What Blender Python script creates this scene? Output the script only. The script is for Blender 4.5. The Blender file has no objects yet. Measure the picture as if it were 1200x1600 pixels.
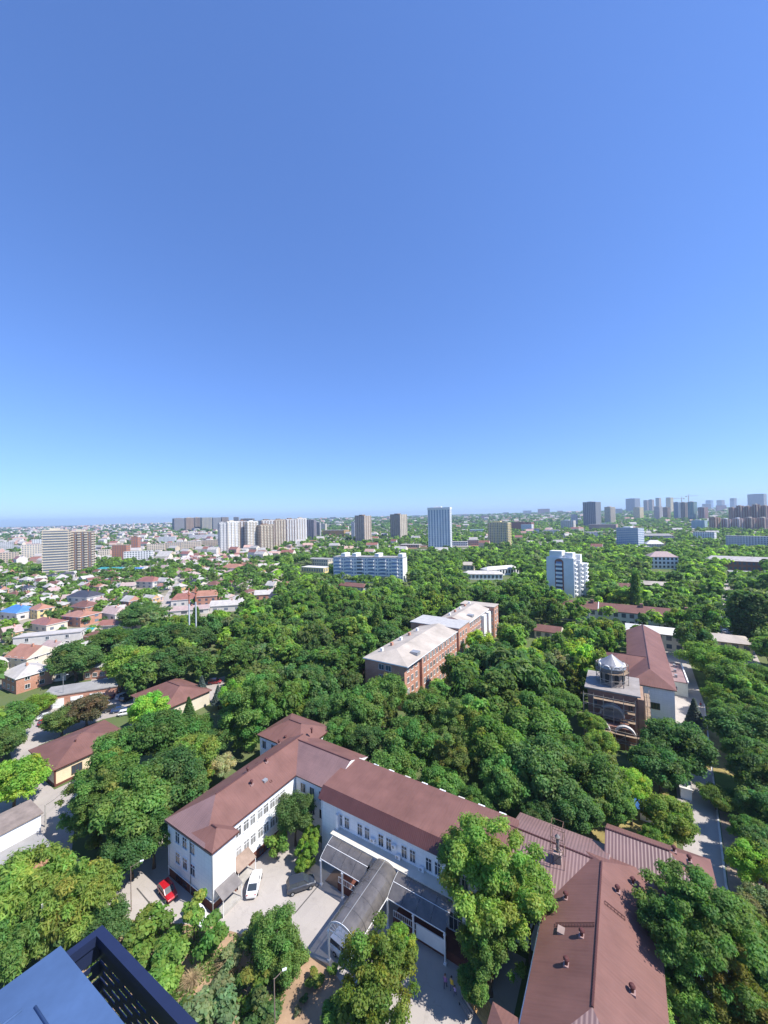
import bpy, math, random
import numpy as np
from mathutils import Vector, Matrix

S = bpy.context.scene
COL = S.collection
random.seed(7)
rng = np.random.default_rng(7)
R = math.radians

# ------------------------------------------------------------------ camera
FPX, EYE = 600.0, 58.0          # focal length in photo pixels (1200 x 1600), eye height in metres
PITCH, ROLL = math.atan(8.5 / 600), R(-1.26)
cam_d = bpy.data.cameras.new('camera')
cam = bpy.data.objects.new('camera', cam_d)
COL.objects.link(cam)
cam_d.sensor_fit = 'HORIZONTAL'
cam_d.sensor_width = 36.0
cam_d.lens = 18.0
cam_d.clip_start = 0.05
cam_d.clip_end = 60000
CM = Matrix.Rotation(math.pi / 2 + PITCH, 3, 'X') @ Matrix.Rotation(ROLL, 3, 'Z')
cam.matrix_world = Matrix.Translation((0, 0, EYE)) @ CM.to_4x4()
S.camera = cam
CMT = CM.transposed()

# ------------------------------------------------------------------ light
SUN_EL, SUN_AZ = R(52), R(110)   # azimuth clockwise from the viewing direction (+Y)
w = bpy.data.worlds.new('World')
S.world = w
w.use_nodes = True
nt = w.node_tree
nt.nodes.clear()
sky = nt.nodes.new('ShaderNodeTexSky')
sky.sky_type = 'NISHITA'
sky.sun_disc = False
sky.sun_elevation = SUN_EL
sky.sun_rotation = SUN_AZ
sky.altitude = 60
sky.air_density = 1.0
sky.dust_density = 0.2
sky.ozone_density = 2.6
bg = nt.nodes.new('ShaderNodeBackground')
bg.inputs['Strength'].default_value = 0.121
wo = nt.nodes.new('ShaderNodeOutputWorld')
gm = nt.nodes.new('ShaderNodeGamma')    # the camera's softer tone scale over the whole dome
gm.inputs['Gamma'].default_value = 0.76
nt.links.new(sky.outputs[0], gm.inputs['Color'])
hs = nt.nodes.new('ShaderNodeMix')
hs.data_type = 'RGBA'
hs.blend_type = 'MULTIPLY'
hs.inputs[0].default_value = 1.0
hs.inputs[7].default_value = (.67, .955, 1.58, 1)
nt.links.new(gm.outputs[0], hs.inputs[6])
nt.links.new(hs.outputs[2], bg.inputs[0])
nt.links.new(bg.outputs[0], wo.inputs[0])
sd = bpy.data.lights.new('sun', 'SUN')
sd.energy = 4.6
sd.angle = R(0.53)
sd.color = (1.0, 0.955, 0.89)
sun = bpy.data.objects.new('sun', sd)
COL.objects.link(sun)
sdir = Vector((math.sin(SUN_AZ) * math.cos(SUN_EL), math.cos(SUN_AZ) * math.cos(SUN_EL), math.sin(SUN_EL)))
sun.rotation_euler = sdir.to_track_quat('Z', 'Y').to_euler()
S.view_settings.view_transform = 'Standard'
S.view_settings.look = 'None'
S.view_settings.exposure = 0.75
S.view_settings.gamma = 1.0
S.view_settings.use_curve_mapping = False
S.render.engine = 'CYCLES'
S.cycles.use_denoising = True
S.cycles.max_bounces = 6
S.cycles.diffuse_bounces = 4
S.cycles.glossy_bounces = 2
S.cycles.transmission_bounces = 3
S.cycles.transparent_max_bounces = 6
S.cycles.volume_bounces = 0
S.cycles.caustics_reflective = False
S.cycles.caustics_refractive = False

# ------------------------------------------------------------------ helpers
def G(px, py, z=0.0):
    """point of the plane at height z that the photo shows at pixel (px, py)"""
    d = CM @ Vector(((px - 600) / FPX, -(py - 800) / FPX, -1))
    t = (z - EYE) / d.z
    return Vector((d.x * t, d.y * t, z))

def PR(x, y, z):
    v = CMT @ Vector((x, y, z - EYE))
    if v.z > -0.01:
        return (-9999, -9999)
    return (600 + FPX * v.x / -v.z, 800 - FPX * v.y / -v.z)

class MB:
    """collects faces; build() links them as ONE mesh object"""
    def __init__(s):
        s.v, s.f, s.m = [], [], []
    def poly(s, pts, m=0):
        n = len(s.v)
        s.v += [tuple(p) for p in pts]
        s.f.append(tuple(range(n, n + len(pts))))
        s.m.append(m)
        return s
    def box(s, x0, x1, y0, y1, z0, z1, m=0, top=None, bottom=True):
        n = len(s.v)
        s.v += [(x0, y0, z0), (x1, y0, z0), (x1, y1, z0), (x0, y1, z0), (x0, y0, z1), (x1, y0, z1), (x1, y1, z1), (x0, y1, z1)]
        fs = [(0, 1, 5, 4), (1, 2, 6, 5), (2, 3, 7, 6), (3, 0, 4, 7), (4, 5, 6, 7)]
        ms = [m, m, m, m, m if top is None else top]
        if bottom:
            fs.append((3, 2, 1, 0)); ms.append(m)
        s.f += [tuple(n + i for i in f) for f in fs]
        s.m += ms
        return s
    def bar(s, p, q, wd, ht, m=0):
        p, q = Vector(p), Vector(q)
        d = (q - p).normalized()
        up = Vector((0, 0, 1)) if abs(d.z) < .95 else Vector((0, 1, 0))
        a = d.cross(up).normalized() * wd / 2
        b = a.cross(d).normalized() * ht / 2
        n = len(s.v)
        for c in (p, q):
            s.v += [tuple(c - a - b), tuple(c + a - b), tuple(c + a + b), tuple(c - a + b)]
        for f in ((0, 1, 5, 4), (1, 2, 6, 5), (2, 3, 7, 6), (3, 0, 4, 7), (3, 2, 1, 0), (4, 5, 6, 7)):
            s.f.append(tuple(n + i for i in f)); s.m.append(m)
        return s
    def tube(s, p, q, r0, r1=None, k=8, m=0, caps=True):
        r1 = r0 if r1 is None else r1
        p, q = Vector(p), Vector(q)
        d = (q - p).normalized()
        up = Vector((0, 0, 1)) if abs(d.z) < .95 else Vector((0, 1, 0))
        a = d.cross(up).normalized(); b = a.cross(d)
        n = len(s.v)
        for c, r in ((p, r0), (q, r1)):
            for i in range(k):
                t = 2 * math.pi * i / k
                s.v.append(tuple(c + (a * math.cos(t) + b * math.sin(t)) * r))
        for i in range(k):
            j = (i + 1) % k
            s.f.append((n + i, n + j, n + k + j, n + k + i)); s.m.append(m)
        if caps:
            s.f.append(tuple(n + i for i in range(k))[::-1]); s.m.append(m)
            s.f.append(tuple(n + k + i for i in range(k))); s.m.append(m)
        return s
    def lathe(s, prof, c=(0, 0), k=12, m=0):
        n = len(s.v)
        for r, z in prof:
            for i in range(k):
                t = 2 * math.pi * i / k
                s.v.append((c[0] + r * math.cos(t), c[1] + r * math.sin(t), z))
        for a in range(len(prof) - 1):
            for i in range(k):
                j = (i + 1) % k
                s.f.append((n + a * k + i, n + a * k + j, n + a * k + k + j, n + a * k + k + i)); s.m.append(m)
        return s
    def mesh(s, name, mats):
        me = bpy.data.meshes.new(name)
        me.from_pydata(s.v, [], s.f)
        for x in mats:
            me.materials.append(x)
        if len(mats) > 1:
            me.polygons.foreach_set('material_index', s.m)
        me.update()
        return me
    def build(s, name, mats, parent=None, smooth=False):
        if not isinstance(mats, (list, tuple)):
            mats = [mats]
        me = s.mesh(name, mats)
        if smooth:
            me.polygons.foreach_set('use_smooth', [True] * len(me.polygons))
        return link(name, me, parent)

def link(name, data, parent=None, loc=None, rz=0.0, sc=None):
    o = bpy.data.objects.new(name, data)
    COL.objects.link(o)
    if parent is not None:
        o.parent = parent
    if loc is not None:
        o.location = loc
    if rz:
        o.rotation_euler = (0, 0, rz)
    if sc is not None:
        o.scale = sc
    return o

def tag(o, label=None, cat=None, group=None, kind=None):
    if label: o['label'] = label
    if cat: o['category'] = cat
    if group: o['group'] = group
    if kind: o['kind'] = kind
    return o

def thing(name, label, cat, loc=(0, 0, 0), rz=0.0, group=None):
    o = link(name, None, None, loc, rz)
    o.empty_display_size = 0.5
    return tag(o, label, cat, group)

def copy_tree(o, parent=None):
    c = o.copy()
    COL.objects.link(c)
    c.parent = parent
    for ch in list(o.children):
        copy_tree(ch, c)
    return c

# ------------------------------------------------------------------ materials
MATS = {}
def NN(t, kind, **kw):
    n = t.nodes.new(kind)
    for k, v in kw.items():
        setattr(n, k, v)
    return n

def mixc(t, fac, a, b, mode='MIX'):
    n = NN(t, 'ShaderNodeMix', data_type='RGBA', blend_type=mode)
    for sock, val in ((n.inputs[0], fac), (n.inputs[6], a), (n.inputs[7], b)):
        if isinstance(val, bpy.types.NodeSocket):
            t.links.new(val, sock)
        elif isinstance(val, (int, float)):
            sock.default_value = val
        else:
            sock.default_value = (*val, 1) if len(val) == 3 else val
    return n.outputs[2]

def mth(t, op, a, b=0.0, clamp=False):
    n = NN(t, 'ShaderNodeMath', operation=op, use_clamp=clamp)
    for sock, val in ((n.inputs[0], a), (n.inputs[1], b)):
        if isinstance(val, bpy.types.NodeSocket):
            t.links.new(val, sock)
        else:
            sock.default_value = val
    return n.outputs[0]

def noise(t, vec, scale, detail=3, rough=.6):
    n = NN(t, 'ShaderNodeTexNoise')
    n.inputs['Scale'].default_value = scale
    n.inputs['Detail'].default_value = detail
    n.inputs['Roughness'].default_value = rough
    t.links.new(vec, n.inputs['Vector'])
    return n.outputs[0]

def ramp(t, fac, lo, hi):
    n = NN(t, 'ShaderNodeMapRange')
    n.inputs[1].default_value = lo
    n.inputs[2].default_value = hi
    t.links.new(fac, n.inputs[0])
    return n.outputs[0]

def newmat(name):
    m = bpy.data.materials.new(name)
    m.use_nodes = True
    t = m.node_tree
    p = t.nodes['Principled BSDF']
    return m, t, p

def mat(name, col, rough=.75, var=.14, sc=.6, spec=.3, metal=0.0, bump=0.0, bsc=8.0, tint=None, joints=None):
    """painted / mineral surface: two noise octaves of colour variation, optional relief and cladding joints"""
    if name in MATS: return MATS[name]
    m, t, p = newmat(name)
    tc = NN(t, 'ShaderNodeTexCoord').outputs['Object']
    n1 = noise(t, tc, sc, 4)
    n2 = noise(t, tc, sc * 9, 3)
    lo = tuple(c * (1 - var * 1.6) for c in (tint or col))
    hi = tuple(min(1, c * (1 + var)) for c in col)
    c = mixc(t, ramp(t, n1, .3, .72), lo, hi)
    c = mixc(t, mth(t, 'MULTIPLY', ramp(t, n2, .35, .75), .3), c, tuple(x * .8 for x in col))
    if joints:
        bw, bh, jc = joints
        b = NN(t, 'ShaderNodeTexBrick', offset=0.0)
        b.inputs['Scale'].default_value = 1.0
        b.inputs['Brick Width'].default_value = bw
        b.inputs['Row Height'].default_value = bh
        b.inputs['Mortar Size'].default_value = .02
        b.inputs['Mortar Smooth'].default_value = .3
        sp = NN(t, 'ShaderNodeSeparateXYZ'); t.links.new(tc, sp.inputs[0])
        cb = NN(t, 'ShaderNodeCombineXYZ')
        t.links.new(mth(t, 'ADD', sp.outputs[0], sp.outputs[1]), cb.inputs[0])
        t.links.new(sp.outputs[2], cb.inputs[1])
        t.links.new(cb.outputs[0], b.inputs['Vector'])
        c = mixc(t, mth(t, 'MULTIPLY', b.outputs['Fac'], .6), c, jc)
    t.links.new(c, p.inputs['Base Color'])
    p.inputs['Roughness'].default_value = rough
    p.inputs['Specular IOR Level'].default_value = spec
    p.inputs['Metallic'].default_value = metal
    if bump:
        bn = NN(t, 'ShaderNodeBump')
        bn.inputs['Strength'].default_value = bump
        bn.inputs['Distance'].default_value = .05
        t.links.new(noise(t, tc, bsc, 3), bn.inputs['Height'])
        t.links.new(bn.outputs[0], p.inputs['Normal'])
    MATS[name] = m
    return m

def asphalt(name, col):
    """worn paving: broad tone changes, repaired patches, oil stains and fine cracks"""
    if name in MATS: return MATS[name]
    m, t, p = newmat(name)
    tc = NN(t, 'ShaderNodeTexCoord').outputs['Object']
    c = mixc(t, ramp(t, noise(t, tc, .11, 5), .32, .7), tuple(x * .82 for x in col), tuple(x * 1.08 for x in col))
    vo = NN(t, 'ShaderNodeTexVoronoi'); vo.inputs['Scale'].default_value = .16; t.links.new(tc, vo.inputs['Vector'])
    sc_ = NN(t, 'ShaderNodeSeparateColor'); t.links.new(vo.outputs['Color'], sc_.inputs[0])
    c = mixc(t, mth(t, 'MULTIPLY', mth(t, 'GREATER_THAN', sc_.outputs[0], .85), .18), c, tuple(x * .68 for x in col))
    ve = NN(t, 'ShaderNodeTexVoronoi', feature='DISTANCE_TO_EDGE'); ve.inputs['Scale'].default_value = .3
    wob = NN(t, 'ShaderNodeVectorMath', operation='ADD'); t.links.new(tc, wob.inputs[0])
    nz = NN(t, 'ShaderNodeTexNoise'); nz.inputs['Scale'].default_value = .9; t.links.new(tc, nz.inputs['Vector']); t.links.new(nz.outputs['Color'], wob.inputs[1])
    t.links.new(wob.outputs[0], ve.inputs['Vector'])
    c = mixc(t, mth(t, 'MULTIPLY', mth(t, 'LESS_THAN', ve.outputs['Distance'], .01), .16), c, tuple(x * .4 for x in col))
    c = mixc(t, mth(t, 'MULTIPLY', ramp(t, noise(t, tc, .7, 3), .62, .78), .4), c, tuple(x * .5 for x in col))
    c = mixc(t, mth(t, 'MULTIPLY', noise(t, tc, 9, 2), .25), c, tuple(x * .7 for x in col))
    t.links.new(c, p.inputs['Base Color'])
    p.inputs['Roughness'].default_value = .92
    p.inputs['Specular IOR Level'].default_value = .2
    MATS[name] = m
    return m

def roofmat(name, col, pitch=.36, strength=.55, rough=.42, spec=.45, rows=0.0):
    """profiled sheet metal: ribs run down whichever slope the face belongs to"""
    if name in MATS: return MATS[name]
    m, t, p = newmat(name)
    tcn = NN(t, 'ShaderNodeTexCoord')
    tc = tcn.outputs['Object']
    sn = NN(t, 'ShaderNodeSeparateXYZ'); t.links.new(tcn.outputs['Normal'], sn.inputs[0])
    sp = NN(t, 'ShaderNodeSeparateXYZ'); t.links.new(tc, sp.inputs[0])
    isx = mth(t, 'GREATER_THAN', mth(t, 'ABSOLUTE', sn.outputs[0]), mth(t, 'ABSOLUTE', sn.outputs[1]))
    along = mth(t, 'ADD', mth(t, 'MULTIPLY', isx, sp.outputs[1]), mth(t, 'MULTIPLY', mth(t, 'SUBTRACT', 1.0, isx), sp.outputs[0]))
    wv = mth(t, 'SINE', mth(t, 'MULTIPLY', along, 2 * math.pi / pitch))
    n1 = noise(t, tc, .35, 4)
    n2 = noise(t, tc, 2.6, 3)
    c = mixc(t, ramp(t, n1, .3, .7), tuple(x * .82 for x in col), tuple(min(1, x * 1.12) for x in col))
    c = mixc(t, mth(t, 'MULTIPLY', ramp(t, n2, .45, .8), .35), c, tuple(x * .7 + .03 for x in col))
    st = NN(t, 'ShaderNodeMapping'); st.inputs['Scale'].default_value = (.25, .25, .25)
    fade = ramp(t, noise(t, tc, .09, 3), .35, .65)
    c = mixc(t, mth(t, 'MULTIPLY', fade, .35), c, tuple(x * 1.25 + .015 for x in col))
    acr0 = mth(t, 'ADD', mth(t, 'MULTIPLY', isx, sp.outputs[0]), mth(t, 'MULTIPLY', mth(t, 'SUBTRACT', 1.0, isx), sp.outputs[1]))
    cb0 = NN(t, 'ShaderNodeCombineXYZ'); t.links.new(mth(t, 'MULTIPLY', along, 3.0), cb0.inputs[0]); t.links.new(mth(t, 'MULTIPLY', acr0, .25), cb0.inputs[1])
    c = mixc(t, mth(t, 'MULTIPLY', ramp(t, noise(t, cb0.outputs[0], 1.0, 4), .5, .8), .45), c, tuple(x * .62 for x in col))
    jn = mth(t, 'LESS_THAN', mth(t, 'FRACT', mth(t, 'MULTIPLY', along, 1 / 1.1)), .035)
    c = mixc(t, mth(t, 'MULTIPLY', jn, .15), c, tuple(x * .55 for x in col))
    h = wv
    if rows:
        acr = mth(t, 'ADD', mth(t, 'MULTIPLY', isx, sp.outputs[0]), mth(t, 'MULTIPLY', mth(t, 'SUBTRACT', 1.0, isx), sp.outputs[1]))
        h = mth(t, 'ADD', wv, mth(t, 'MULTIPLY', mth(t, 'FRACT', mth(t, 'MULTIPLY', acr, 1 / rows)), 2.0))
    t.links.new(c, p.inputs['Base Color'])
    p.inputs['Roughness'].default_value = rough
    p.inputs['Specular IOR Level'].default_value = spec
    bn = NN(t, 'ShaderNodeBump')
    bn.inputs['Strength'].default_value = strength
    bn.inputs['Distance'].default_value = .04
    t.links.new(h, bn.inputs['Height'])
    t.links.new(bn.outputs[0], p.inputs['Normal'])
    MATS[name] = m
    return m

def brickmat(name, col, col2, mortar):
    if name in MATS: return MATS[name]
    m, t, p = newmat(name)
    tc = NN(t, 'ShaderNodeTexCoord').outputs['Object']
    sp = NN(t, 'ShaderNodeSeparateXYZ'); t.links.new(tc, sp.inputs[0])
    cb = NN(t, 'ShaderNodeCombineXYZ')
    t.links.new(mth(t, 'ADD', sp.outputs[0], sp.outputs[1]), cb.inputs[0])
    t.links.new(sp.outputs[2], cb.inputs[1])
    b = NN(t, 'ShaderNodeTexBrick')
    b.inputs['Scale'].default_value = 1.0
    b.inputs['Brick Width'].default_value = .52
    b.inputs['Row Height'].default_value = .16
    b.inputs['Mortar Size'].default_value = .012
    b.inputs['Color1'].default_value = (*col, 1)
    b.inputs['Color2'].default_value = (*col2, 1)
    b.inputs['Mortar'].default_value = (*mortar, 1)
    t.links.new(cb.outputs[0], b.inputs['Vector'])
    c = mixc(t, ramp(t, noise(t, tc, .25, 4), .35, .7), b.outputs[0], tuple(x * .6 for x in col), 'MIX')
    c = mixc(t, .55, b.outputs[0], c)
    t.links.new(c, p.inputs['Base Color'])
    p.inputs['Roughness'].default_value = .9
    MATS[name] = m
    return m

def glassmat(name='window_glass', col=(.03, .04, .05), rough=.12):
    if name in MATS: return MATS[name]
    m, t, p = newmat(name)
    tc = NN(t, 'ShaderNodeTexCoord').outputs['Object']
    oi = NN(t, 'ShaderNodeObjectInfo')
    c = mixc(t, oi.outputs['Random'], tuple(x * .5 for x in col), tuple(x * 2.6 + .02 for x in col))
    t.links.new(c, p.inputs['Base Color'])
    p.inputs['Roughness'].default_value = rough
    p.inputs['Specular IOR Level'].default_value = .6
    MATS[name] = m
    return m

def paintmat():
    if 'car_paint' in MATS: return MATS['car_paint']
    m, t, p = newmat('car_paint')
    oi = NN(t, 'ShaderNodeObjectInfo')
    t.links.new(oi.outputs['Color'], p.inputs['Base Color'])
    p.inputs['Roughness'].default_value = .28
    p.inputs['Coat Weight'].default_value = .7
    p.inputs['Coat Roughness'].default_value = .08
    MATS['car_paint'] = m
    return m

def leafmat(name, from_obj=True, trans=.56):
    """leaf faces: colour of the tree times a per-leaf tint, part of the light passes through"""
    if name in MATS: return MATS[name]
    m = bpy.data.materials.new(name)
    m.use_nodes = True
    t = m.node_tree
    t.nodes.clear()
    out = NN(t, 'ShaderNodeOutputMaterial')
    at = NN(t, 'ShaderNodeAttribute', attribute_name='tint')
    if from_obj:
        oi = NN(t, 'ShaderNodeObjectInfo')
        c = mixc(t, 1.0, oi.outputs['Color'], at.outputs['Color'], 'MULTIPLY')
    else:
        c = at.outputs['Color']
    p = NN(t, 'ShaderNodeBsdfPrincipled')
    t.links.new(c, p.inputs['Base Color'])
    p.inputs['Roughness'].default_value = .55
    p.inputs['Specular IOR Level'].default_value = .25
    tr = NN(t, 'ShaderNodeBsdfTranslucent')
    t.links.new(mixc(t, 1.0, c, (1.25, 1.3, .55), 'MULTIPLY'), tr.inputs[0])
    mx = NN(t, 'ShaderNodeMixShader')
    mx.inputs[0].default_value = trans
    t.links.new(p.outputs[0], mx.inputs[1])
    t.links.new(tr.outputs[0], mx.inputs[2])
    t.links.new(mx.outputs[0], out.inputs[0])
    MATS[name] = m
    return m

WHITE = mat('white_cladding', (.82, .83, .83), .55, .05, .5, joints=(.9, .62, (.55, .57, .6)))
WHITEP = mat('white_paint', (.8, .8, .79), .5, .05)
PLINTH = mat('plinth_red', (.15, .055, .04), .8, .2)
ROOF = roofmat('brown_roof_sheet', (.17, .083, .068), .38, .12, .6, .2)
ROOFC = roofmat('brown_roof_corrugated_and_lit_hip', (.2, .12, .11), .42, .4, .42, .5)
ROOFT = roofmat('brown_roof_tile_and_lit_hip', (.2, .12, .11), .42, .35, .42, .5, rows=.8)
FASCIA = roofmat('brown_fascia', (.09, .034, .028), .3, .3)
GLASS = glassmat()
DARK = mat('dark_metal', (.03, .03, .033), .5, .1)
GREYM = mat('grey_metal', (.35, .36, .37), .45, .1, metal=.3)
CONC = mat('concrete', (.42, .4, .37), .9, .15, .7, bump=.2)
BARK = mat('bark', (.12, .09, .065), .95, .3, 3, bump=.4)
LEAF = leafmat('leaf')
LEAFW = leafmat('leaf_woodland', False)
PAINT = paintmat()
RUBBER = mat('tyre_rubber', (.018, .018, .018), .85, .1)
# ------------------------------------------------------------------ ground
def hgt(x, y):
    r = math.hypot(x, y)
    if r < 900: return 0.0
    az = math.atan2(x, y)
    s = min(1, (r - 900) / 4600.0)
    s = s * s * (3 - 2 * s)
    right = 1 / (1 + math.exp(-(az + .34) * 9))
    a = 20 + 46 * right
    wob = 7 * math.sin(x * .0011 + 1.3) * math.sin(y * .0009 + .4) + 4 * math.sin(x * .0031 + y * .0023)
    return max(0.0, s * (a + wob))

def ground_material():
    m, t, p = newmat('ground')
    tc = NN(t, 'ShaderNodeTexCoord').outputs['Object']
    n1 = noise(t, tc, .035, 5)
    n2 = noise(t, tc, .6, 4)
    c = mixc(t, ramp(t, n1, .4, .62), (.08, .125, .04), (.14, .15, .075))
    c = mixc(t, mth(t, 'MULTIPLY', ramp(t, n2, .4, .75), .6), c, (.1, .145, .045))
    vo = NN(t, 'ShaderNodeTexVoronoi'); vo.inputs['Scale'].default_value = .035
    t.links.new(tc, vo.inputs['Vector'])
    sc_ = NN(t, 'ShaderNodeSeparateColor'); t.links.new(vo.outputs['Color'], sc_.inputs[0])
    town = mixc(t, sc_.outputs[0], (.3, .26, .23), (.45, .42, .4))
    town = mixc(t, mth(t, 'GREATER_THAN', sc_.outputs[1], .72), town, (.3, .15, .11))
    green = mixc(t, n2, (.03, .055, .018), (.06, .1, .03))
    far = mixc(t, mth(t, 'GREATER_THAN', mth(t, 'ADD', mth(t, 'MULTIPLY', sc_.outputs[2], .6), mth(t, 'MULTIPLY', noise(t, tc, .0022, 3), .8)), .78), green, town)
    ln = NN(t, 'ShaderNodeVectorMath', operation='LENGTH'); t.links.new(tc, ln.inputs[0])
    c = mixc(t, ramp(t, ln.outputs['Value'], 500, 800), c, far)
    t.links.new(c, p.inputs['Base Color'])
    p.inputs['Roughness'].default_value = .95
    p.inputs['Specular IOR Level'].default_value = .1
    bn = NN(t, 'ShaderNodeBump'); bn.inputs['Strength'].default_value = .5; bn.inputs['Distance'].default_value = .1
    t.links.new(noise(t, tc, 3.0, 4), bn.inputs['Height']); t.links.new(bn.outputs[0], p.inputs['Normal'])
    return m

def make_ground():
    radii = [0] + [30 * 1.22 ** i for i in range(33)]
    na = 144
    vs, fs = [(0, 0, 0)], []
    for r in radii[1:]:
        for i in range(na):
            a = 2 * math.pi * i / na
            x, y = r * math.sin(a), r * math.cos(a)
            vs.append((x, y, hgt(x, y)))
    for i in range(na):
        fs.append((0, 1 + (i + 1) % na, 1 + i))
    for k in range(len(radii) - 2):
        for i in range(na):
            j = (i + 1) % na
            b, c = 1 + k * na, 1 + (k + 1) * na
            fs.append((b + i, b + j, c + j, c + i))
    me = bpy.data.meshes.new('ground')
    me.from_pydata(vs, [], fs)
    me.materials.append(ground_material())
    me.update()
    tag(link('ground', me), kind='structure')
make_ground()

ASPH = asphalt('asphalt_pale', (.42, .38, .345))
ASPHD = asphalt('asphalt_street', (.4, .36, .33))
SOIL = mat('dry_soil', (.36, .24, .15), .95, .2, .35, bump=.5, bsc=5)
LAWN = mat('lawn', (.13, .19, .04), .95, .3, .25, bump=.6, bsc=12)
DRYLAWN = mat('dry_lawn', (.3, .24, .09), .95, .25, .3, bump=.6, bsc=12)
KERB = mat('kerb_stone', (.6, .58, .54), .85, .12)

def sheet(name, pts, z, m):
    mb = MB()
    mb.poly([(p[0], p[1], z) for p in pts])
    o = mb.build(name, m)
    if o.data.polygons[0].normal.z < 0:
        o.data.flip_normals()
    return tag(o, kind='structure')

# the campus grid: origin at the front left corner of the central block, u along its facade, v away from the camera
O2, UA = Vector((-12.1, 68.1)), R(-32)
U, V = Vector((math.cos(UA), math.sin(UA))), Vector((-math.sin(UA), math.cos(UA)))
def LW(a, b): return O2 + U * a + V * b
def wl(p): d = Vector((p[0], p[1])) - O2; return d.dot(U), d.dot(V)
def PXP(lst): return [G(x, y)[:2] for x, y in lst]
def LWP(lst): return [LW(a, b)[:] for a, b in lst]

sheet('courtyard', LWP([(-30, -24), (34, -24), (34, 1), (-30, 1)]), .012, ASPH)
sheet('planting_bed', PXP([(60, 1418), (190, 1436), (335, 1448), (445, 1478), (512, 1506), (540, 1545), (580, 1640), (60, 1640)]), .03, SOIL)
sheet('suburb_ground', PXP([(-120, 1085), (40, 1075), (155, 1045), (180, 1010), (270, 968), (400, 962), (460, 930), (450, 880), (340, 868), (-120, 868)]), .006, mat('suburb_yards', (.36, .31, .25), .95, .25, .05, bump=.3, tint=(.12, .14, .06)))
sheet('street', PXP([(-60, 1262), (40, 1235), (18, 1185), (10, 1150), (55, 1118), (72, 1098), (130, 1083), (160, 1035), (185, 1050), (212, 1084), (212, 1112), (160, 1124), (60, 1165), (48, 1200), (85, 1234), (150, 1203), (185, 1215), (120, 1262), (112, 1330), (170, 1398), (90, 1425), (66, 1330), (52, 1290), (-60, 1330)]), .02, ASPHD)
sheet('street_far', PXP([(150, 1040), (172, 1010), (240, 960), (275, 905), (290, 905), (262, 960), (188, 1050)]), .02, ASPHD)
sheet('campus_road', LWP([(53.3, 8), (58.2, 8), (58.2, 27), (65.2, 97), (66.5, 150), (57, 150), (58, 97), (54.5, 60), (53.3, 27)]), .02, ASPH)
sheet('lawn', LWP([(60.5, 46), (95, 46), (100, 130), (67, 130), (65.5, 97)]), .012, LAWN)
sheet('bare_verge', LWP([(58.5, 8), (90, 8), (94, 45.9), (60.4, 45.9), (58.5, 27)]), .012, mat('verge_soil', (.3, .23, .17), .95, .3, .25, bump=.5, bsc=6))
sheet('dry_lawn', LWP([(59.1, 60), (66, 60), (69, 95), (65.6, 95)]), .03, DRYLAWN)
sheet('dry_clearing', LWP([(36, 17), (52.6, 17), (52.6, 50), (36, 50)]), .012, DRYLAWN)
sheet('boulevard', PXP([(1195, 1115), (1110, 1088), (1125, 960), (1132, 905), (1150, 905), (1150, 960), (1200, 1060), (1330, 1085), (1330, 1140)]), .02, ASPHD)
sheet('clearing_lawn', PXP([(300, 1056), (352, 1046), (352, 1020), (310, 1020)]), .015, LAWN)
sheet('park_lawn', PXP([(505, 1040), (535, 1040), (532, 1008), (512, 1008)]), .015, LAWN)
sheet('parking_apron', PXP([(320, 1066), (352, 1056), (345, 1100), (330, 1100)]), .018, ASPHD)
for (a0, b0), (a1, b1) in (((58.2, 8), (58.2, 27)), ((58.2, 27), (65.2, 97))):
    p, q = LW(a0, b0), LW(a1, b1)
    o = MB().bar((p.x, p.y, .07), (q.x, q.y, .07), .3, .16).build('kerb', KERB)
    tag(o, kind='structure')
for A, B in (((461, 1427), (500, 1381)), ((214, 1388), (256, 1438))):
    p, q = G(*A), G(*B)
    tag(MB().bar((p.x, p.y, .03), (q.x, q.y, .03), .16, .03).build('drain_channel', mat('drain_iron', (.1, .095, .09), .8, .2)), kind='structure')

# ------------------------------------------------------------------ building helpers
def roof(mb, x0, x1, y0, y1, z0, zr, axis='x', i0=0.0, i1=0.0, over=.4, th=.22, off=0.0):
    """hip (inset > 0) or gable (inset 0) roof over a rectangle; material 0 sheet, 1 gable wall, 2 eave board"""
    X0, X1, Y0, Y1 = x0 - over, x1 + over, y0 - over, y1 + over
    if axis == 'x':
        ym = (y0 + y1) / 2 + off
        a = (x0 + i0 if i0 else X0, ym, zr); b = (x1 - i1 if i1 else X1, ym, zr)
    else:
        xm = (x0 + x1) / 2 + off
        a = (xm, y0 + i0 if i0 else Y0, zr); b = (xm, y1 - i1 if i1 else Y1, zr)
    c = [(X0, Y0, z0), (X1, Y0, z0), (X1, Y1, z0), (X0, Y1, z0)]
    if axis == 'x':
        mb.poly([c[0], c[1], b, a]); mb.poly([c[2], c[3], a, b])
        mb.poly([c[3], c[0], a], 0 if i0 else 1); mb.poly([c[1], c[2], b], 0 if i1 else 1)
    else:
        mb.poly([c[1], c[2], b, a]); mb.poly([c[3], c[0], a, b])
        mb.poly([c[0], c[1], a], 0 if i0 else 1); mb.poly([c[2], c[3], b], 0 if i1 else 1)
    d = [(x, y, z0 - th) for x, y, _ in c]
    for i in range(4):
        j = (i + 1) % 4
        mb.poly([d[i], d[j], c[j], c[i]], 2)
    mb.poly([d[3], d[2], d[1], d[0]], 2)
    return a, b

def ridge_cap(parent, a, b, m, r=.13):
    return MB().tube((a[0], a[1], a[2] + .02), (b[0], b[1], b[2] + .02), r, k=6).build('ridge_cap', m, parent)

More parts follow.
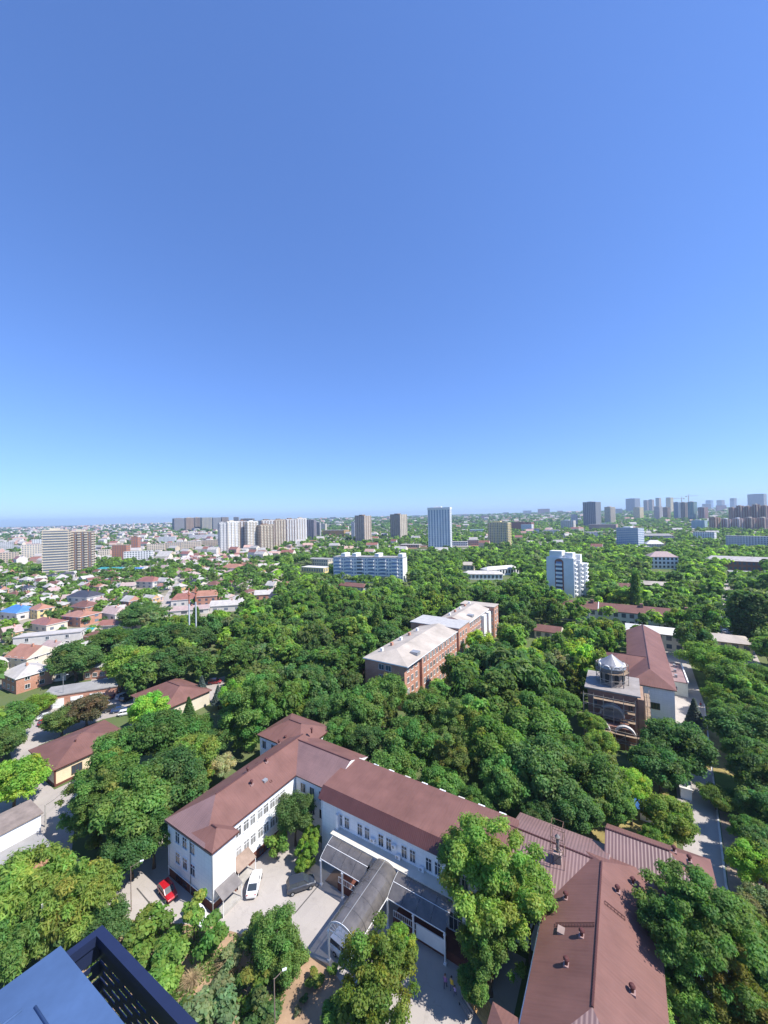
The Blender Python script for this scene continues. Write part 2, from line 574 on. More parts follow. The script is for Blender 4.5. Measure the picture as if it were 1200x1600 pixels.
WMESH = {}
def add_window(parent, x, y, z, rz, wd, ht, fm=None, gm=None, mull=1, trans=0.0, sill=True):
    """window centred at x, sill height z; local -Y of the window is the outside"""
    fm, gm = fm or WHITEP, gm or GLASS
    k = (round(wd, 2), round(ht, 2), fm.name, gm.name, mull, trans, sill)
    if k not in WMESH:
        f = MB(); t = .075; dp = .09
        f.box(-wd / 2 - t, wd / 2 + t, -dp, -.003, ht, ht + t)
        f.box(-wd / 2 - t, -wd / 2, -dp, -.003, 0, ht)
        f.box(wd / 2, wd / 2 + t, -dp, -.003, 0, ht)
        if sill:
            f.box(-wd / 2 - t - .06, wd / 2 + t + .06, -dp - .08, -.003, -.07, 0)
        else:
            f.box(-wd / 2 - t, wd / 2 + t, -dp, -.003, -t, 0)
        for i in range(mull):
            c = -wd / 2 + wd * (i + 1) / (mull + 1)
            f.box(c - .03, c + .03, -dp + .02, -.02, 0, ht)
        if trans:
            f.box(-wd / 2, wd / 2, -dp + .015, -.025, ht * trans - .03, ht * trans + .03)
        g = MB().box(-wd / 2, wd / 2, -.035, -.006, 0, ht)
        WMESH[k] = (f.mesh('window', [fm]), g.mesh('pane', [gm]))
    a, b = WMESH[k]
    o = link('window', a, parent, (x, y, z), rz)
    link('pane', b, o)
    return o

def wall_windows(parent, p0, p1, ss, zs, wd, ht, **kw):
    """rows of windows along the wall p0 -> p1 (outside on the right-hand side of that direction)"""
    d = Vector(p1) - Vector(p0); L = d.length; d /= L
    rz = math.atan2(d.y, d.x)
    for z in zs:
        for s_ in ss:
            q = Vector(p0) + d * s_
            add_window(parent, q.x, q.y, z, rz, wd, ht, **kw)

def win_quads(mb, p0, p1, z0, nfl, fh, ncol, wf=.55, hf=.55, out=.06, m=0, sill=.28, depth=False):
    """many far windows along wall p0 -> p1 (outside to the right), as thin proud faces of one mesh"""
    p0, p1 = Vector(p0), Vector(p1)
    d = p1 - p0; L = d.length; d /= L
    n = Vector((d.y, -d.x))
    cw = L / ncol
    for f in range(nfl):
        za = z0 + f * fh + fh * sill; zb = za + fh * hf
        for c in range(ncol):
            a = p0 + d * (cw * (c + .5 - wf / 2)) + n * out
            b = p0 + d * (cw * (c + .5 + wf / 2)) + n * out
            mb.poly([(a.x, a.y, za), (b.x, b.y, za), (b.x, b.y, zb), (a.x, a.y, zb)], m)

LANDMARKS = []     # (phrase, photo pixel) used to word the labels of trees and houses
FOOT = []          # (x, y, radius) circles that trees and houses keep clear of
KEEP = []          # (x0, y0, x1, y1, depth): parts of the view that nothing random in front may cover
def landmark(phrase, px, py): LANDMARKS.append((phrase, px, py))
def foot_rect(cx, cy, w_, d_, rz, margin=2.0):
    n = max(1, int(max(w_, d_) / 6))
    c, s_ = math.cos(rz), math.sin(rz)
    nx, ny = max(1, int(w_ / 6) + 1), max(1, int(d_ / 6) + 1)
    for i in range(nx):
        for j in range(ny):
            lx = -w_ / 2 + w_ * (i + .5) / nx; ly = -d_ / 2 + d_ * (j + .5) / ny
            FOOT.append((cx + lx * c - ly * s_, cy + lx * s_ + ly * c, max(w_ / nx, d_ / ny) * .7 + margin))
# ------------------------------------------------------------------ hospital complex in front
HB = thing('hospital_building', 'long white two-storey hospital with brown metal roofs across the foreground', 'building', (O2.x, O2.y, 0), UA)
for a0, a1, b0, b1 in ((-19, -6.5, -17, 9), (-26, -12, 7, 19), (-9, 37, -2, 14), (36, 49, -20, 14), (43, 56, 9, 20), (11, 18, -13, 0), (3, 26, -6, 0)):
    c = LW((a0 + a1) / 2, (b0 + b1) / 2)
    foot_rect(c.x, c.y, a1 - a0, b1 - b0, UA, 1.2)
landmark('the white hospital wing', 300, 1310)
landmark('the brown mansard roof of the hospital', 640, 1260)
landmark('the arched glass canopy', 580, 1420)
landmark('the gabled brown roof at lower right', 960, 1450)

hw = MB()
hw.box(-18.5, -8.5, -16.5, 9, 0, 9.15).box(-8.499, -6.7, -16.5, -12.6, 0, 9.15)
wing = hw.build('wall', WHITE, HB)
tag(wing, 'white clad walls of the left wing')
MB().box(-25.5, -13, 8.0, 18, 0, 9.15).build('wall', WHITE, HB)
MB().box(-8.4, 0, 2.2, 13, 0, 9.15).build('wall', WHITE, HB)
MB().box(0, 31, 0, 9.4, 0, 9.3).build('wall', WHITE, HB)
MB().box(31, 37, 2.4, 13.5, 0, 8.9).build('wall', WHITE, HB)
MB().box(36.9, 48.3, -16, 13, 0, 8.45).build('wall', WHITE, HB)
MB().box(47, 55, 9.5, 19, 0, 8.4).build('wall', WHITE, HB)
MB().box(3.6, 31, -1.6, -.001, 0, 5.4).build('ground_floor_wall', WHITE, HB)
MB().box(33.9, 36.8, -19, -12.2, 0, 7.95).build('wall', WHITE, HB)
pl = MB()
pl.box(-18.56, -8.44, -16.56, 8.9, 0, 1.55).box(-8.44, -6.64, -16.56, -12.54, 0, 1.552)
pl.build('plinth', PLINTH, HB)
MB().box(-18.66, -6.54, -16.66, -16.565, 1.5, 1.62).box(-6.635, -6.54, -16.6, -12.5, 1.5, 1.62).build('plinth_ledge', WHITEP, HB)
MB().box(6.9, 11.5, -4.3, -1.61, 0, 1.1).build('porch', PLINTH, HB)
MB().box(17, 31, -4.3, -1.61, 0, 1.1).build('porch', PLINTH, HB)
st = MB()
for i in range(7):
    st.box(4.3 + i * .37, 4.3 + (i + 1) * .37 - .004, -4.2, -1.62, 0, .157 * (i + 1))
st.build('stairs', mat('brown_stone', (.3, .2, .14), .8, .15), HB)
ledge = mat('cream_ledge', (.62, .57, .48), .7, .1)
MB().box(3.45, 31, -1.8, -.002, 5.4, 5.58).build('ledge', ledge, HB)
MB().box(3.6, 4.1, -.62, -.004, 5.6, 8.0).build('pilaster', WHITEP, HB)

def hroof(x0, x1, y0, y1, z0, zr, axis, i0, i1, m=ROOF, e0=None, e1=None, over=.45, th=.25, f0=None):
    """roof part of the hospital; e0 / e1 / f0: other material on the end slopes / the front slope"""
    mb = MB()
    a, b = roof(mb, x0, x1, y0, y1, z0, zr, axis, i0, i1, over, th)
    mats = [m, WHITE, FASCIA]
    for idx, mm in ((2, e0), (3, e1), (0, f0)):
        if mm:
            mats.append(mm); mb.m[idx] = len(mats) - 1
    o = mb.build('roof', mats, HB)
    ridge_cap(o, a, b, FASCIA)
    return o
R1 = hroof(-18.5, -8.5, -16.5, 9, 9.2, 11.8, 'y', 5.2, 0, e0=ROOFT)  # hip end gets a lighter sheet: the brighter light there is painted in
hroof(-12.4, -6.7, -16.45, -12.6, 9.215, 10.35, 'x', 2.6, 1.9, th=.27)
R2 = hroof(-25.5, -13, 8.0, 18, 9.19, 11.3, 'x', 4.4, 4.4, th=.28)
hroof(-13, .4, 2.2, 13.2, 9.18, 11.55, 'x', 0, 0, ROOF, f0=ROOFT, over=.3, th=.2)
R3 = MB()
A0, A1 = -.35, 31.4
for q0, q1 in (((1.0, 10.62), (9.8, 11.02)),):
    R3.poly([(A0, q0[0], q0[1]), (A1, q0[0], q0[1]), (A1, q1[0], q1[1]), (A0, q1[0], q1[1])])
R3.poly([(A1, 9.8, 11.02), (A1, 9.8, 9.2), (A0, 9.8, 9.2), (A0, 9.8, 11.02)])
for aa in (A0, A1):
    R3.poly([(aa, -.48, 9.18), (aa, 1.0, 10.62), (aa, 9.8, 11.02), (aa, 9.8, 9.2)])
R3.poly([(A0, -.48, 9.18), (A0, 9.8, 9.2), (A1, 9.8, 9.2), (A1, -.48, 9.18)])
R3 = R3.build('flat_roof', ROOF, HB)
fs = MB()
fs.poly([(A0 - .02, -.5, 9.16), (A1 + .02, -.5, 9.16), (A1 + .02, .98, 10.66), (A0 - .02, .98, 10.66)])
fs.build('mansard_fascia', FASCIA, HB)
for s_ in range(9):
    a = 1.2 + s_ * 3.4
    MB().box(a, a + 1.1, 9.72, 9.95, 10.98, 11.06).build('roof_flashing', WHITEP if s_ % 3 else ledge, R3)
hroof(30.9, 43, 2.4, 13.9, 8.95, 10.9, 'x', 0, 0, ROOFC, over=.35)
R4 = hroof(36.9, 48.3, -16, 13, 8.5, 11.5, 'y', 5.7, 5.5, e0=ROOFC)  # near hip end lighter too, its sky sheen put into the colour
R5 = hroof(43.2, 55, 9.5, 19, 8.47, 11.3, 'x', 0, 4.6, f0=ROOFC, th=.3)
hroof(33.9, 38, -19, -12.2, 8.0, 9.6, 'x', 2.6, 0, over=.3)

# openings of the left wing
gl2 = glassmat('window_curtain', (.13, .13, .125), .2)
wall_windows(HB, (-18.5, -16.5), (-6.7, -16.5), (2.6, 4.6, 6.7), (3.15, 6.4), 1.12, 1.65, trans=.7)
wall_windows(HB, (-8.5, -12.6), (-8.5, 2.2), (1.9, 3.4, 4.75, 6.3, 7.6, 9.0, 10.2, 11.5), (3.15, 6.4), .98, 1.6, trans=.7, gm=gl2)
wall_windows(HB, (-18.5, -16.56), (-6.7, -16.56), (2.6, 4.6, 6.7), (.35,), 1.0, .75, fm=PLINTH, sill=False)
wall_windows(HB, (-8.44, -12.5), (-8.44, 2.2), (4.75, 6.3, 7.6), (.35,), .9, .75, fm=PLINTH, sill=False)
wall_windows(HB, (-25.5, 8), (-19, 8), (1.5, 4.4), (3.15, 6.4), 1.1, 1.65)
wall_windows(HB, (-8.4, 2.2), (0, 2.2), (1.9, 4.2, 6.5), (3.15, 6.4), 1.1, 1.65)
for c in (4.9, 9.0, 13.1, 17.3, 21.4, 25.5, 29.2):
    wall_windows(HB, (0, 0), (31, 0), (c - .72, c + .72), (6.05,), .86, 1.75, trans=.72)
wall_windows(HB, (3.6, -1.6), (31, -1.6), (3.2, 5.6, 8.0, 14.6, 17.0, 19.4, 21.8, 24.2), (1.3,), 1.9, 2.3, mull=2, trans=.72)
wall_windows(HB, (36.9, 10), (36.9, -16), (9.5, 12.5, 15.5, 18.5, 21.5), (2.2, 5.6), 1.3, 1.6)
for x, y, z1 in ((-12.35, -16.6, 9.0), (-18.44, -16.62, 9.0), (-6.62, -16.62, 9.0), (.15, -.1, 9.1), (30.8, -.1, 9.1)):
    MB().tube((x, y, .2), (x, y, z1), .07, k=6).build('drainpipe', GREYM if x < 0 and x > -13 else WHITEP, HB)
MB().tube((-18.9, -17.02, 9.0), (-6.3, -17.02, 9.0), .08, k=6).build('gutter', DARK, HB)
MB().tube((36.4, -16.4, 8.3), (36.4, 2.0, 8.3), .09, k=6).build('gutter', WHITEP, HB)
# porches on the long wall of the wing
por = mat('porch_roof', (.2, .18, .17), .5, .2)
mb = MB()
mb.poly([(-6.64, -16.3, 3.3), (-4.7, -16.3, 2.6), (-4.7, -12.9, 2.6), (-6.64, -12.9, 3.3)])
mb.poly([(-6.64, -16.3, 3.2), (-6.64, -12.9, 3.2), (-4.7, -12.9, 2.5), (-4.7, -16.3, 2.5)])
mb.poly([(-4.7, -16.3, 2.5), (-4.7, -12.9, 2.5), (-4.7, -12.9, 2.6), (-4.7, -16.3, 2.6)])
mb.poly([(-6.64, -16.3, 3.2), (-4.7, -16.3, 2.5), (-4.7, -16.3, 2.6), (-6.64, -16.3, 3.3)])
pc = mb.build('porch_canopy', por, HB)
for y in (-16.2, -13.0):
    MB().tube((-4.8, y, 0), (-4.8, y, 2.55), .06, k=6).build('post', WHITEP, pc)
MB().box(-6.6, -4.9, -16.2, -13.0, 0, .45).build('step', CONC, pc)
mb = MB()
mb.poly([(-8.44, -12.4, 3.5), (-6.4, -12.4, 2.7), (-6.4, -8.9, 2.7), (-8.44, -8.9, 3.5)])
mb.poly([(-8.44, -12.4, 3.4), (-8.44, -8.9, 3.4), (-6.4, -8.9, 2.6), (-6.4, -12.4, 2.6)])
mb.poly([(-6.4, -12.4, 2.6), (-6.4, -8.9, 2.6), (-6.4, -8.9, 2.7), (-6.4, -12.4, 2.7)])
pc = mb.build('porch_canopy', mat('porch_roof_brown', (.3, .22, .17), .5, .2), HB)
for y in (-12.3, -9.0):
    MB().tube((-6.5, y, 0), (-6.5, y, 2.65), .06, k=6).build('post', WHITEP, pc)
MB().box(-8.4, -6.5, -12.3, -9.0, 0, .5).build('step', CONC, pc)

# ------------------------------------------------------------------ arched polycarbonate canopies
def polycarb():
    m, t, p = newmat('smoked_polycarbonate')
    tc = NN(t, 'ShaderNodeTexCoord').outputs['Object']
    c = mixc(t, ramp(t, noise(t, tc, .8, 4), .3, .7), (.085, .078, .075), (.15, .135, .125))
    t.links.new(c, p.inputs['Base Color'])
    t.links.new(mth(t, 'ADD', mth(t, 'MULTIPLY', noise(t, tc, 2.5, 3), .2), .1), p.inputs['Roughness'])
    p.inputs['Specular IOR Level'].default_value = .8
    p.inputs['Alpha'].default_value = .86
    return m
POLY = polycarb()
CAN = MB()
CAN.bar((4.0, -4.95, 4.05), (12.0, -4.95, 4.05), .1, .12).bar((16.5, -4.95, 4.05), (25.3, -4.95, 4.05), .1, .12)
CAN.bar((12.0, -12.4, 4.14), (12.0, -1.7, 4.14), .09, .11).bar((16.5, -12.4, 4.14), (16.5, -1.7, 4.14), .09, .11)
CAN.bar((12, -12.4, 4.12), (16.5, -12.4, 4.12), .12, .14)
CAN = CAN.build('entrance_canopy', WHITEP, HB)
tag(CAN, 'smoked glass arched canopies on white posts')
def lean(t_): return (-1.62 - 3.33 * t_, 5.42 - 1.3 * t_ ** 1.9)
def curved(pts, axis, s0, s1, th=.03):
    mb = MB()
    for i in range(len(pts) - 1):
        (a0, z0), (a1, z1) = pts[i], pts[i + 1]
        P = (lambda a, s, z: (a, s, z)) if axis == 'y' else (lambda a, s, z: (s, a, z))
        mb.poly([P(a0, s0, z0), P(a0, s1, z0), P(a1, s1, z1), P(a1, s0, z1)])
    return mb
def sector(t0, t1, fn, n=6): return [fn(t0 + (t1 - t0) * i / n) for i in range(n + 1)]
for s0, s1, n in ((4.0, 12.0, 4), (16.5, 25.3, 4)):
    for i in range(n):
        a0 = s0 + (s1 - s0) * i / n; a1 = s0 + (s1 - s0) * (i + 1) / n
        for t0, t1 in ((0, .5), (.5, 1)):
            curved(sector(t0, t1, lean), 'x', a0 + .03, a1 - .03).build('panel', POLY, CAN, True)
        pts = sector(0, 1, lean, 8)
        rb = MB()
        for j in range(8):
            rb.bar((a0, pts[j][0], pts[j][1] - .03), (a0, pts[j + 1][0], pts[j + 1][1] - .03), .05, .05)
        rb.build('rib', DARK if i else WHITEP, CAN)
    q = lean(.5)
    MB().bar((s0, q[0], q[1] + .03), (s1, q[0], q[1] + .03), .07, .04).build('purlin', WHITEP, CAN)
def vault(t_): th = math.pi * t_; return (14.25 - 2.25 * math.cos(th), 4.2 + 1.75 * math.sin(th))
nb = 5
for i in range(nb):
    b0 = -12.4 + 10.7 * i / nb; b1 = -12.4 + 10.7 * (i + 1) / nb
    for t0, t1 in ((0, .5), (.5, 1)):
        curved(sector(t0, t1, vault, 8), 'y', b0 + .03, b1 - .03).build('panel', POLY, CAN, True)
for i in range(nb + 1):
    b0 = -12.4 + 10.7 * i / nb
    pts = sector(0, 1, vault, 14)
    rb = MB()
    for j in range(14):
        rb.bar((pts[j][0], b0, pts[j][1] - .03), (pts[j + 1][0], b0, pts[j + 1][1] - .03), .06, .06)
    rb.build('rib', WHITEP if i in (0, nb) else DARK, CAN)
MB().bar((14.25, -12.4, 5.99), (14.25, -1.7, 5.99), .07, .05).build('purlin', GREYM, CAN)
sp = MB()
for r_ in (.5, .95):
    pts = [(14.25 - 2.2 * r_ * math.cos(math.pi * i / 12), 4.2 + 1.7 * r_ * math.sin(math.pi * i / 12)) for i in range(13)]
    for j in range(12):
        sp.bar((pts[j][0], -12.42, pts[j][1]), (pts[j + 1][0], -12.42, pts[j + 1][1]), .05, .06)
for i in range(1, 8):
    th = math.pi * i / 8
    sp.bar((14.25 - .9 * math.cos(th), -12.42, 4.2 + .7 * math.sin(th)), (14.25 - 2.15 * math.cos(th), -12.42, 4.2 + 1.65 * math.sin(th)), .05, .05)
sp.build('sunburst_gable', WHITEP, CAN)
for a, b, z1 in ((12.0, -12.4, 4.1), (16.5, -12.4, 4.1), (12.0, -4.95, 4.05), (16.5, -4.95, 4.05), (4.1, -4.95, 4.0), (8.4, -4.95, 4.0), (20.6, -4.95, 4.0), (25.2, -4.95, 4.0)):
    c = MB()
    c.box(a - .1, a + .1, b - .1, b + .1, 0, z1 - .05).box(a - .2, a + .2, b - .2, b + .2, 0, .25).box(a - .15, a + .15, b - .15, b + .15, z1 - .3, z1 - .12)
    c.build('column', WHITEP, CAN)
for s0, s1 in ((17.0, 25.0), (7.0, 11.4)):
    rl = MB()
    rl.bar((s0, -4.2, 2.05), (s1, -4.2, 2.05), .08, .08).bar((s0, -4.2, 1.2), (s1, -4.2, 1.2), .06, .06)
    n = int((s1 - s0) / .3)
    for i in range(n + 1):
        x = s0 + (s1 - s0) * i / n
        rl.bar((x, -4.2, 1.1), (x, -4.2, 2.05), .05, .05)
    rl.build('railing', WHITEP, HB)
MB().box(20.8, 25.1, -4.62, -4.5, .7, 2.6).build('side_screen', WHITEP, HB)

# ------------------------------------------------------------------ things on the roofs
def slope_z(a, b):
    if a < -8: return 11.8 - abs(a + 13.5) * .48
    if a < 36.9: return 10.9 - abs(b - 8.15) * .32
    if b > 9.5 and a > 44: return 11.3 - abs(b - 14.25) * .54
    return 11.5 - abs(a - 42.6) * .49
def on_roof(px, py, fn=slope_z):
    z = 10.5
    for _ in range(8):
        g = G(px, py, z); a, b = wl(g); z = fn(a, b)
    return a, b, z
VENT = MB().lathe([(0.0, .78), (.2, .74), (.3, .6), (.3, .5), (.17, .46), (.17, -.4)], k=12).mesh('roof_vent', [mat('vent_brown', (.1, .035, .03), .45, .1)])
VBASE = MB().box(-.3, .3, -.3, .3, -.35, .1).mesh('vent_base', [mat('vent_flashing', (.34, .22, .2), .5, .1)])
for px, py, par in ((416, 1191, R1), (387, 1206, R1), (393, 1226, R1), (436, 1162, R1), (446, 1155, R1), (884, 1404, R4), (909, 1463, R4), (885, 1508, R4), (989, 1381, R4), (965, 1394, R4), (988, 1551, R4), (1053, 1331, R5), (1077, 1346, R5)):
    a, b, z = on_roof(px, py)
    v_ = link('vent_base', VBASE, par, (a, b, z + .02))
    link('roof_vent', VENT, par, (a, b, z + .1))
z2 = lambda a, b: 11.3 - abs(b - 13) * .4
a, b, z = on_roof(487, 1143, z2)
link('roof_vent', VENT, R2, (a, b, z + .1))
def roof_ladder(p, q, par):
    A, B = Vector(on_roof(*p)), Vector(on_roof(*q))
    A.z += .12; B.z += .12
    d = (B - A); sd_ = d.cross(Vector((0, 0, 1))).normalized() * .2
    mb = MB().bar(A - sd_, B - sd_, .04, .06).bar(A + sd_, B + sd_, .04, .06)
    n = int(d.length / .35)
    for i in range(n + 1):
        c = A + d * i / n
        mb.bar(c - sd_, c + sd_, .03, .03)
    mb.build('roof_ladder', mat('ladder_brown', (.08, .03, .025), .5, .1), par)
roof_ladder((401, 1193), (424, 1223), R1)
roof_ladder((868, 1446), (929, 1446), R4)
roof_ladder((945, 1411), (977, 1437), R4)
a, b, z = on_roof(414, 1220)
MB().box(a - .35, a + .35, b - .4, b + .4, z - .1, z + .25).build('roof_hatch', GREYM, R1)
a, b, z = on_roof(877, 1455)
MB().box(a - .4, a + .4, b - .45, b + .45, z - .2, z + .18).build('roof_hatch', mat('hatch_brown', (.3, .22, .19), .6, .15), R4)
ch = MB()
ca, cb = 37.4, 6.2
ch.box(ca - .45, ca + .45, cb - .45, cb + .45, 9.5, 11.3).box(ca - .55, ca + .55, cb - .55, cb + .55, 11.3, 11.45)
chim = ch.build('chimney', brickmat('chimney_brick', (.3, .2, .17), (.4, .3, .26), (.5, .48, .45)), HB)
MB().tube((ca, cb, 11.4), (ca, cb, 13.4), .22, .2, 10).lathe([(.3, 13.3), (.36, 13.5), (.02, 13.9)], (ca, cb), 10).build('flue', mat('dull_flue', (.22, .2, .19), .7, .2), chim)
an = MB()
for dx, dy in ((-.9, -.9), (.9, -.9), (.9, .9), (-.9, .9)):
    an.bar((ca + dx, cb + dy, 9.6), (ca + dx * .8, cb + dy * .8, 15.4), .05, .05)
for z in (12.2, 13.8, 15.3):
    k = 1 - .2 * (z - 9.6) / 5.8
    for (x0, y0), (x1, y1) in (((-.9, -.9), (.9, -.9)), ((.9, -.9), (.9, .9)), ((.9, .9), (-.9, .9)), ((-.9, .9), (-.9, -.9))):
        an.bar((ca + x0 * k, cb + y0 * k, z), (ca + x1 * k, cb + y1 * k, z), .05, .05)
an.bar((ca - .9, cb - .9, 10), (ca + .85, cb - .85, 12.2), .04, .04).bar((ca + .9, cb - .9, 12.2), (ca - .75, cb - .75, 13.8), .04, .04)
an.build('flue_frame', mat('rusty_steel', (.2, .12, .08), .8, .3), chim)

# wall mounted air conditioners
ACM = MB().box(-.42, .42, -.34, 0, 0, .6).mesh('casing', [WHITEP])
ACF = MB().tube((-.08, -.345, .3), (-.08, -.36, .3), .22, k=14).mesh('fan_grille', [GREYM])
for i, (px, py, wd) in enumerate(((585, 1326, 'left of the arched canopy top'), (620, 1333, 'above the arched canopy, the higher one'), (623, 1350, 'just right of the arched canopy top'), (662, 1368, 'nearest the big leafy tree'))):
    zg = (6.2, 6.9, 5.65, 5.65)[i]
    a = (10.95, 14.9, 15.6, 19.6)[i]
    bq = -.12
    c = LW(a, bq)
    t = thing('air_conditioner', 'white wall air conditioner on the hospital ledge, ' + wd, 'air conditioner', (c.x, c.y, zg), UA, 'air conditioners on the hospital facade')
    link('casing', ACM, t); link('fan_grille', ACF, t)
    MB().bar((-.3, .0, -.04), (-.3, -.34, -.04), .04, .06).bar((.3, 0, -.04), (.3, -.34, -.04), .04, .06).build('bracket', GREYM, t)
# ------------------------------------------------------------------ campus and neighbouring buildings
CREAM = mat('cream_render', (.72, .6, .4), .8, .08, .4)
CREAMS = mat('pale_cream_render', (.7, .62, .5), .8, .1, .3)
BRICK = brickmat('red_brick', (.48, .2, .12), (.56, .28, .18), (.5, .45, .4))
BRICKD = brickmat('dark_brick', (.23, .11, .08), (.31, .16, .12), (.3, .26, .23))
BEIGER = mat('beige_roof_felt', (.44, .385, .325), .85, .2, .12)
GREYR = mat('grey_roof_felt', (.3, .29, .28), .9, .16, .2)
SLATE = mat('pale_slate_roof', (.52, .49, .46), .85, .16, .3)
WHITER = mat('white_roof', (.62, .6, .56), .7, .08, .2)
WOOD = mat('scaffold_planks', (.3, .22, .15), .85, .25, 1.5)
BROWNF = mat('brown_frames', (.12, .07, .05), .6, .1)

def small_vent(par, x, y, z, s_=1.0):
    o = link('roof_vent', VENT, par, (x, y, z), 0, (s_, s_, s_))
    return o

# cream single storey building by the street
c = G(86, 1230)
t = thing('cream_building', 'cream single-storey building with brown hip roof beside the street', 'building', c, UA)
MB().box(-14.2, 0, 0, 15, 0, 3.95).build('wall', CREAM, t)
MB().box(-14.26, .06, -.06, 15.06, 0, .55).build('plinth', PLINTH, t)
for x, y in ((0, 0), (-14.2, 0)):
    MB().box(x - .14, x + .14, y - .14, y + .14, .56, 3.7).build('corner_trim', PLINTH, t)
mb = MB(); a, b = roof(mb, -14.2, 0, 0, 15, 4.0, 6.3, 'y', 7.2, 7.2, .5)
r_ = mb.build('roof', [ROOF, CREAM, FASCIA], t); ridge_cap(r_, a, b, FASCIA)
small_vent(r_, -5.2, 5.6, 5.6, .8)
wall_windows(t, (-14.2, 0), (0, 0), (3.4, 5.6, 7.8, 10.0), (1.0,), 1.05, 2.0, fm=BROWNF)
wall_windows(t, (0, 0), (0, 15), (4.0, 9.5, 12.9), (1.15,), 1.9, 1.7, fm=BROWNF, mull=2)
foot_rect(*(c.xy + U * -7.1 + V * 7.5), 14, 15, UA, 1)
landmark('the cream single-storey building', 100, 1185)
KEEP.append((45, 1128, 152, 1236, 90))

# white garage and low lean-to
c = G(64, 1295, 2.5); c.z = 0
t = thing('garage', 'white-walled flat-roofed garage at the left edge', 'garage', c, UA)
MB().box(-6, 0, -11, 0, 0, 5.2).build('wall', mat('shed_white', (.78, .8, .84), .6, .06), t)
MB().box(-6.3, .3, -11.3, .3, 5.2, 5.4).build('roof', mat('shed_roof', (.26, .21, .18), .9, .2), t)
MB().box(-5, -2, -.0, .06, .0, 2.4).build('door', mat('pale_blue_panel', (.55, .66, .8), .5, .06), t)
t2 = thing('lean_to', 'low grey-roofed brick lean-to beside the white garage', 'shed', c, UA)
MB().box(.5, 7.3, -10.5, -.6, 0, 2.3).build('wall', BRICK, t2)
MB().box(.35, 7.6, -10.8, -.3, 2.3, 2.5).build('roof', GREYR, t2)
MB().box(7.3, 7.6, -10.8, -.3, 2.502, 2.6).build('parapet', CONC, t2)
foot_rect(*(c.xy + V * -5), 16, 11, UA, .6)
KEEP.append((8, 1268, 92, 1330, 66))
landmark('the white garage', 40, 1300)

# brown roofed house among the trees
c = Vector((-68, 121.5, 0))
t = thing('brown_roof_house', 'wide brown-roofed house half hidden by trees, spruce in front', 'house', c, UA)
MB().box(-9, 9, -7, 7, 0, 4.4).box(2, 10.5, -13, -7.001, 0, 3.8).build('wall', CREAMS, t)
mb = MB(); a, b = roof(mb, -9, 9, -7, 7, 4.45, 7.4, 'x', 6.5, 4.5, .6)
r_ = mb.build('roof', [ROOF, CREAMS, FASCIA], t); ridge_cap(r_, a, b, FASCIA)
mb = MB(); a, b = roof(mb, 2, 10.5, -13, -6, 3.85, 5.2, 'x', 0, 2.5, .5)
r_ = mb.build('roof', [ROOF, CREAMS, FASCIA], t)
wall_windows(t, (10.5, -13), (10.5, -7), (3.0,), (1.2,), 2.0, 1.5, mull=2)
wall_windows(t, (2, -13), (10.5, -13), (2.0, 5.5), (1.2,), 1.4, 1.5)
wall_windows(t, (-9, -7), (2, -7), (2.0, 5.0, 8.5), (1.3,), 1.4, 1.6)
foot_rect(-66, 119, 20, 20, UA, .5)
KEEP.append((205, 1066, 335, 1112, 118))
landmark('the wide brown-roofed house', 265, 1090)

# four storey brick block with pale roof
c = Vector((5.8, 114.8, 0))
t = thing('brick_block', 'long four-storey red brick hospital block with pale beige roof', 'building', c, UA)
WZ = 13.6
wm = mat('white_surround', (.74, .72, .68), .7, .08)
MB().box(-15.2, -.9, 0, 10, 0, WZ - .003).build('wall', BRICK, t)
MB().box(-15.2, 0, 10, 40, 0, WZ).build('wall', BRICK, t)
MB().box(-20, .8, 40, 52, 0, WZ + .9).build('wall', BRICK, t)
MB().box(-13, -.1, 52, 81, 0, WZ).build('wall', BRICK, t)
MB().box(-14, 2.6, 81, 88, 0, WZ + .7).build('wall', BRICK, t)
for x0, x1, y0, y1, i0, i1 in ((-15.2, 0, 0, 40, 7, 0), (-13, 0, 52, 81, 0, 0)):
    mb = MB(); a, b = roof(mb, x0, x1, y0, y1, WZ + .05, WZ + 1.9, 'y', i0, i1, .5, .3)
    r_ = mb.build('roof', [BEIGER, BRICK, WHITEP], t)
    for k in range(5):
        yy = y0 + 5 + k * 6.3
        MB().box(x0 + 2.6, x0 + 3.4, yy, yy + .9, WZ + .3, WZ + 1.9).build('chimney', BRICK if k % 2 else WHITEP, r_)
    MB().box(x1 - 3.2, x1 - .6, y0 + 8, y0 + 10.2, WZ + .2, WZ + 1.4).build('dormer', GREYM, r_)
MB().box(-20.3, 1.1, 39.7, 52.3, WZ + .9, WZ + 1.2).build('roof', mat('grey_parapet_roof', (.42, .41, .4), .85, .12), t)
MB().box(-14.3, 2.9, 80.7, 88.3, WZ + .7, WZ + 1.0).build('roof', BEIGER, t)
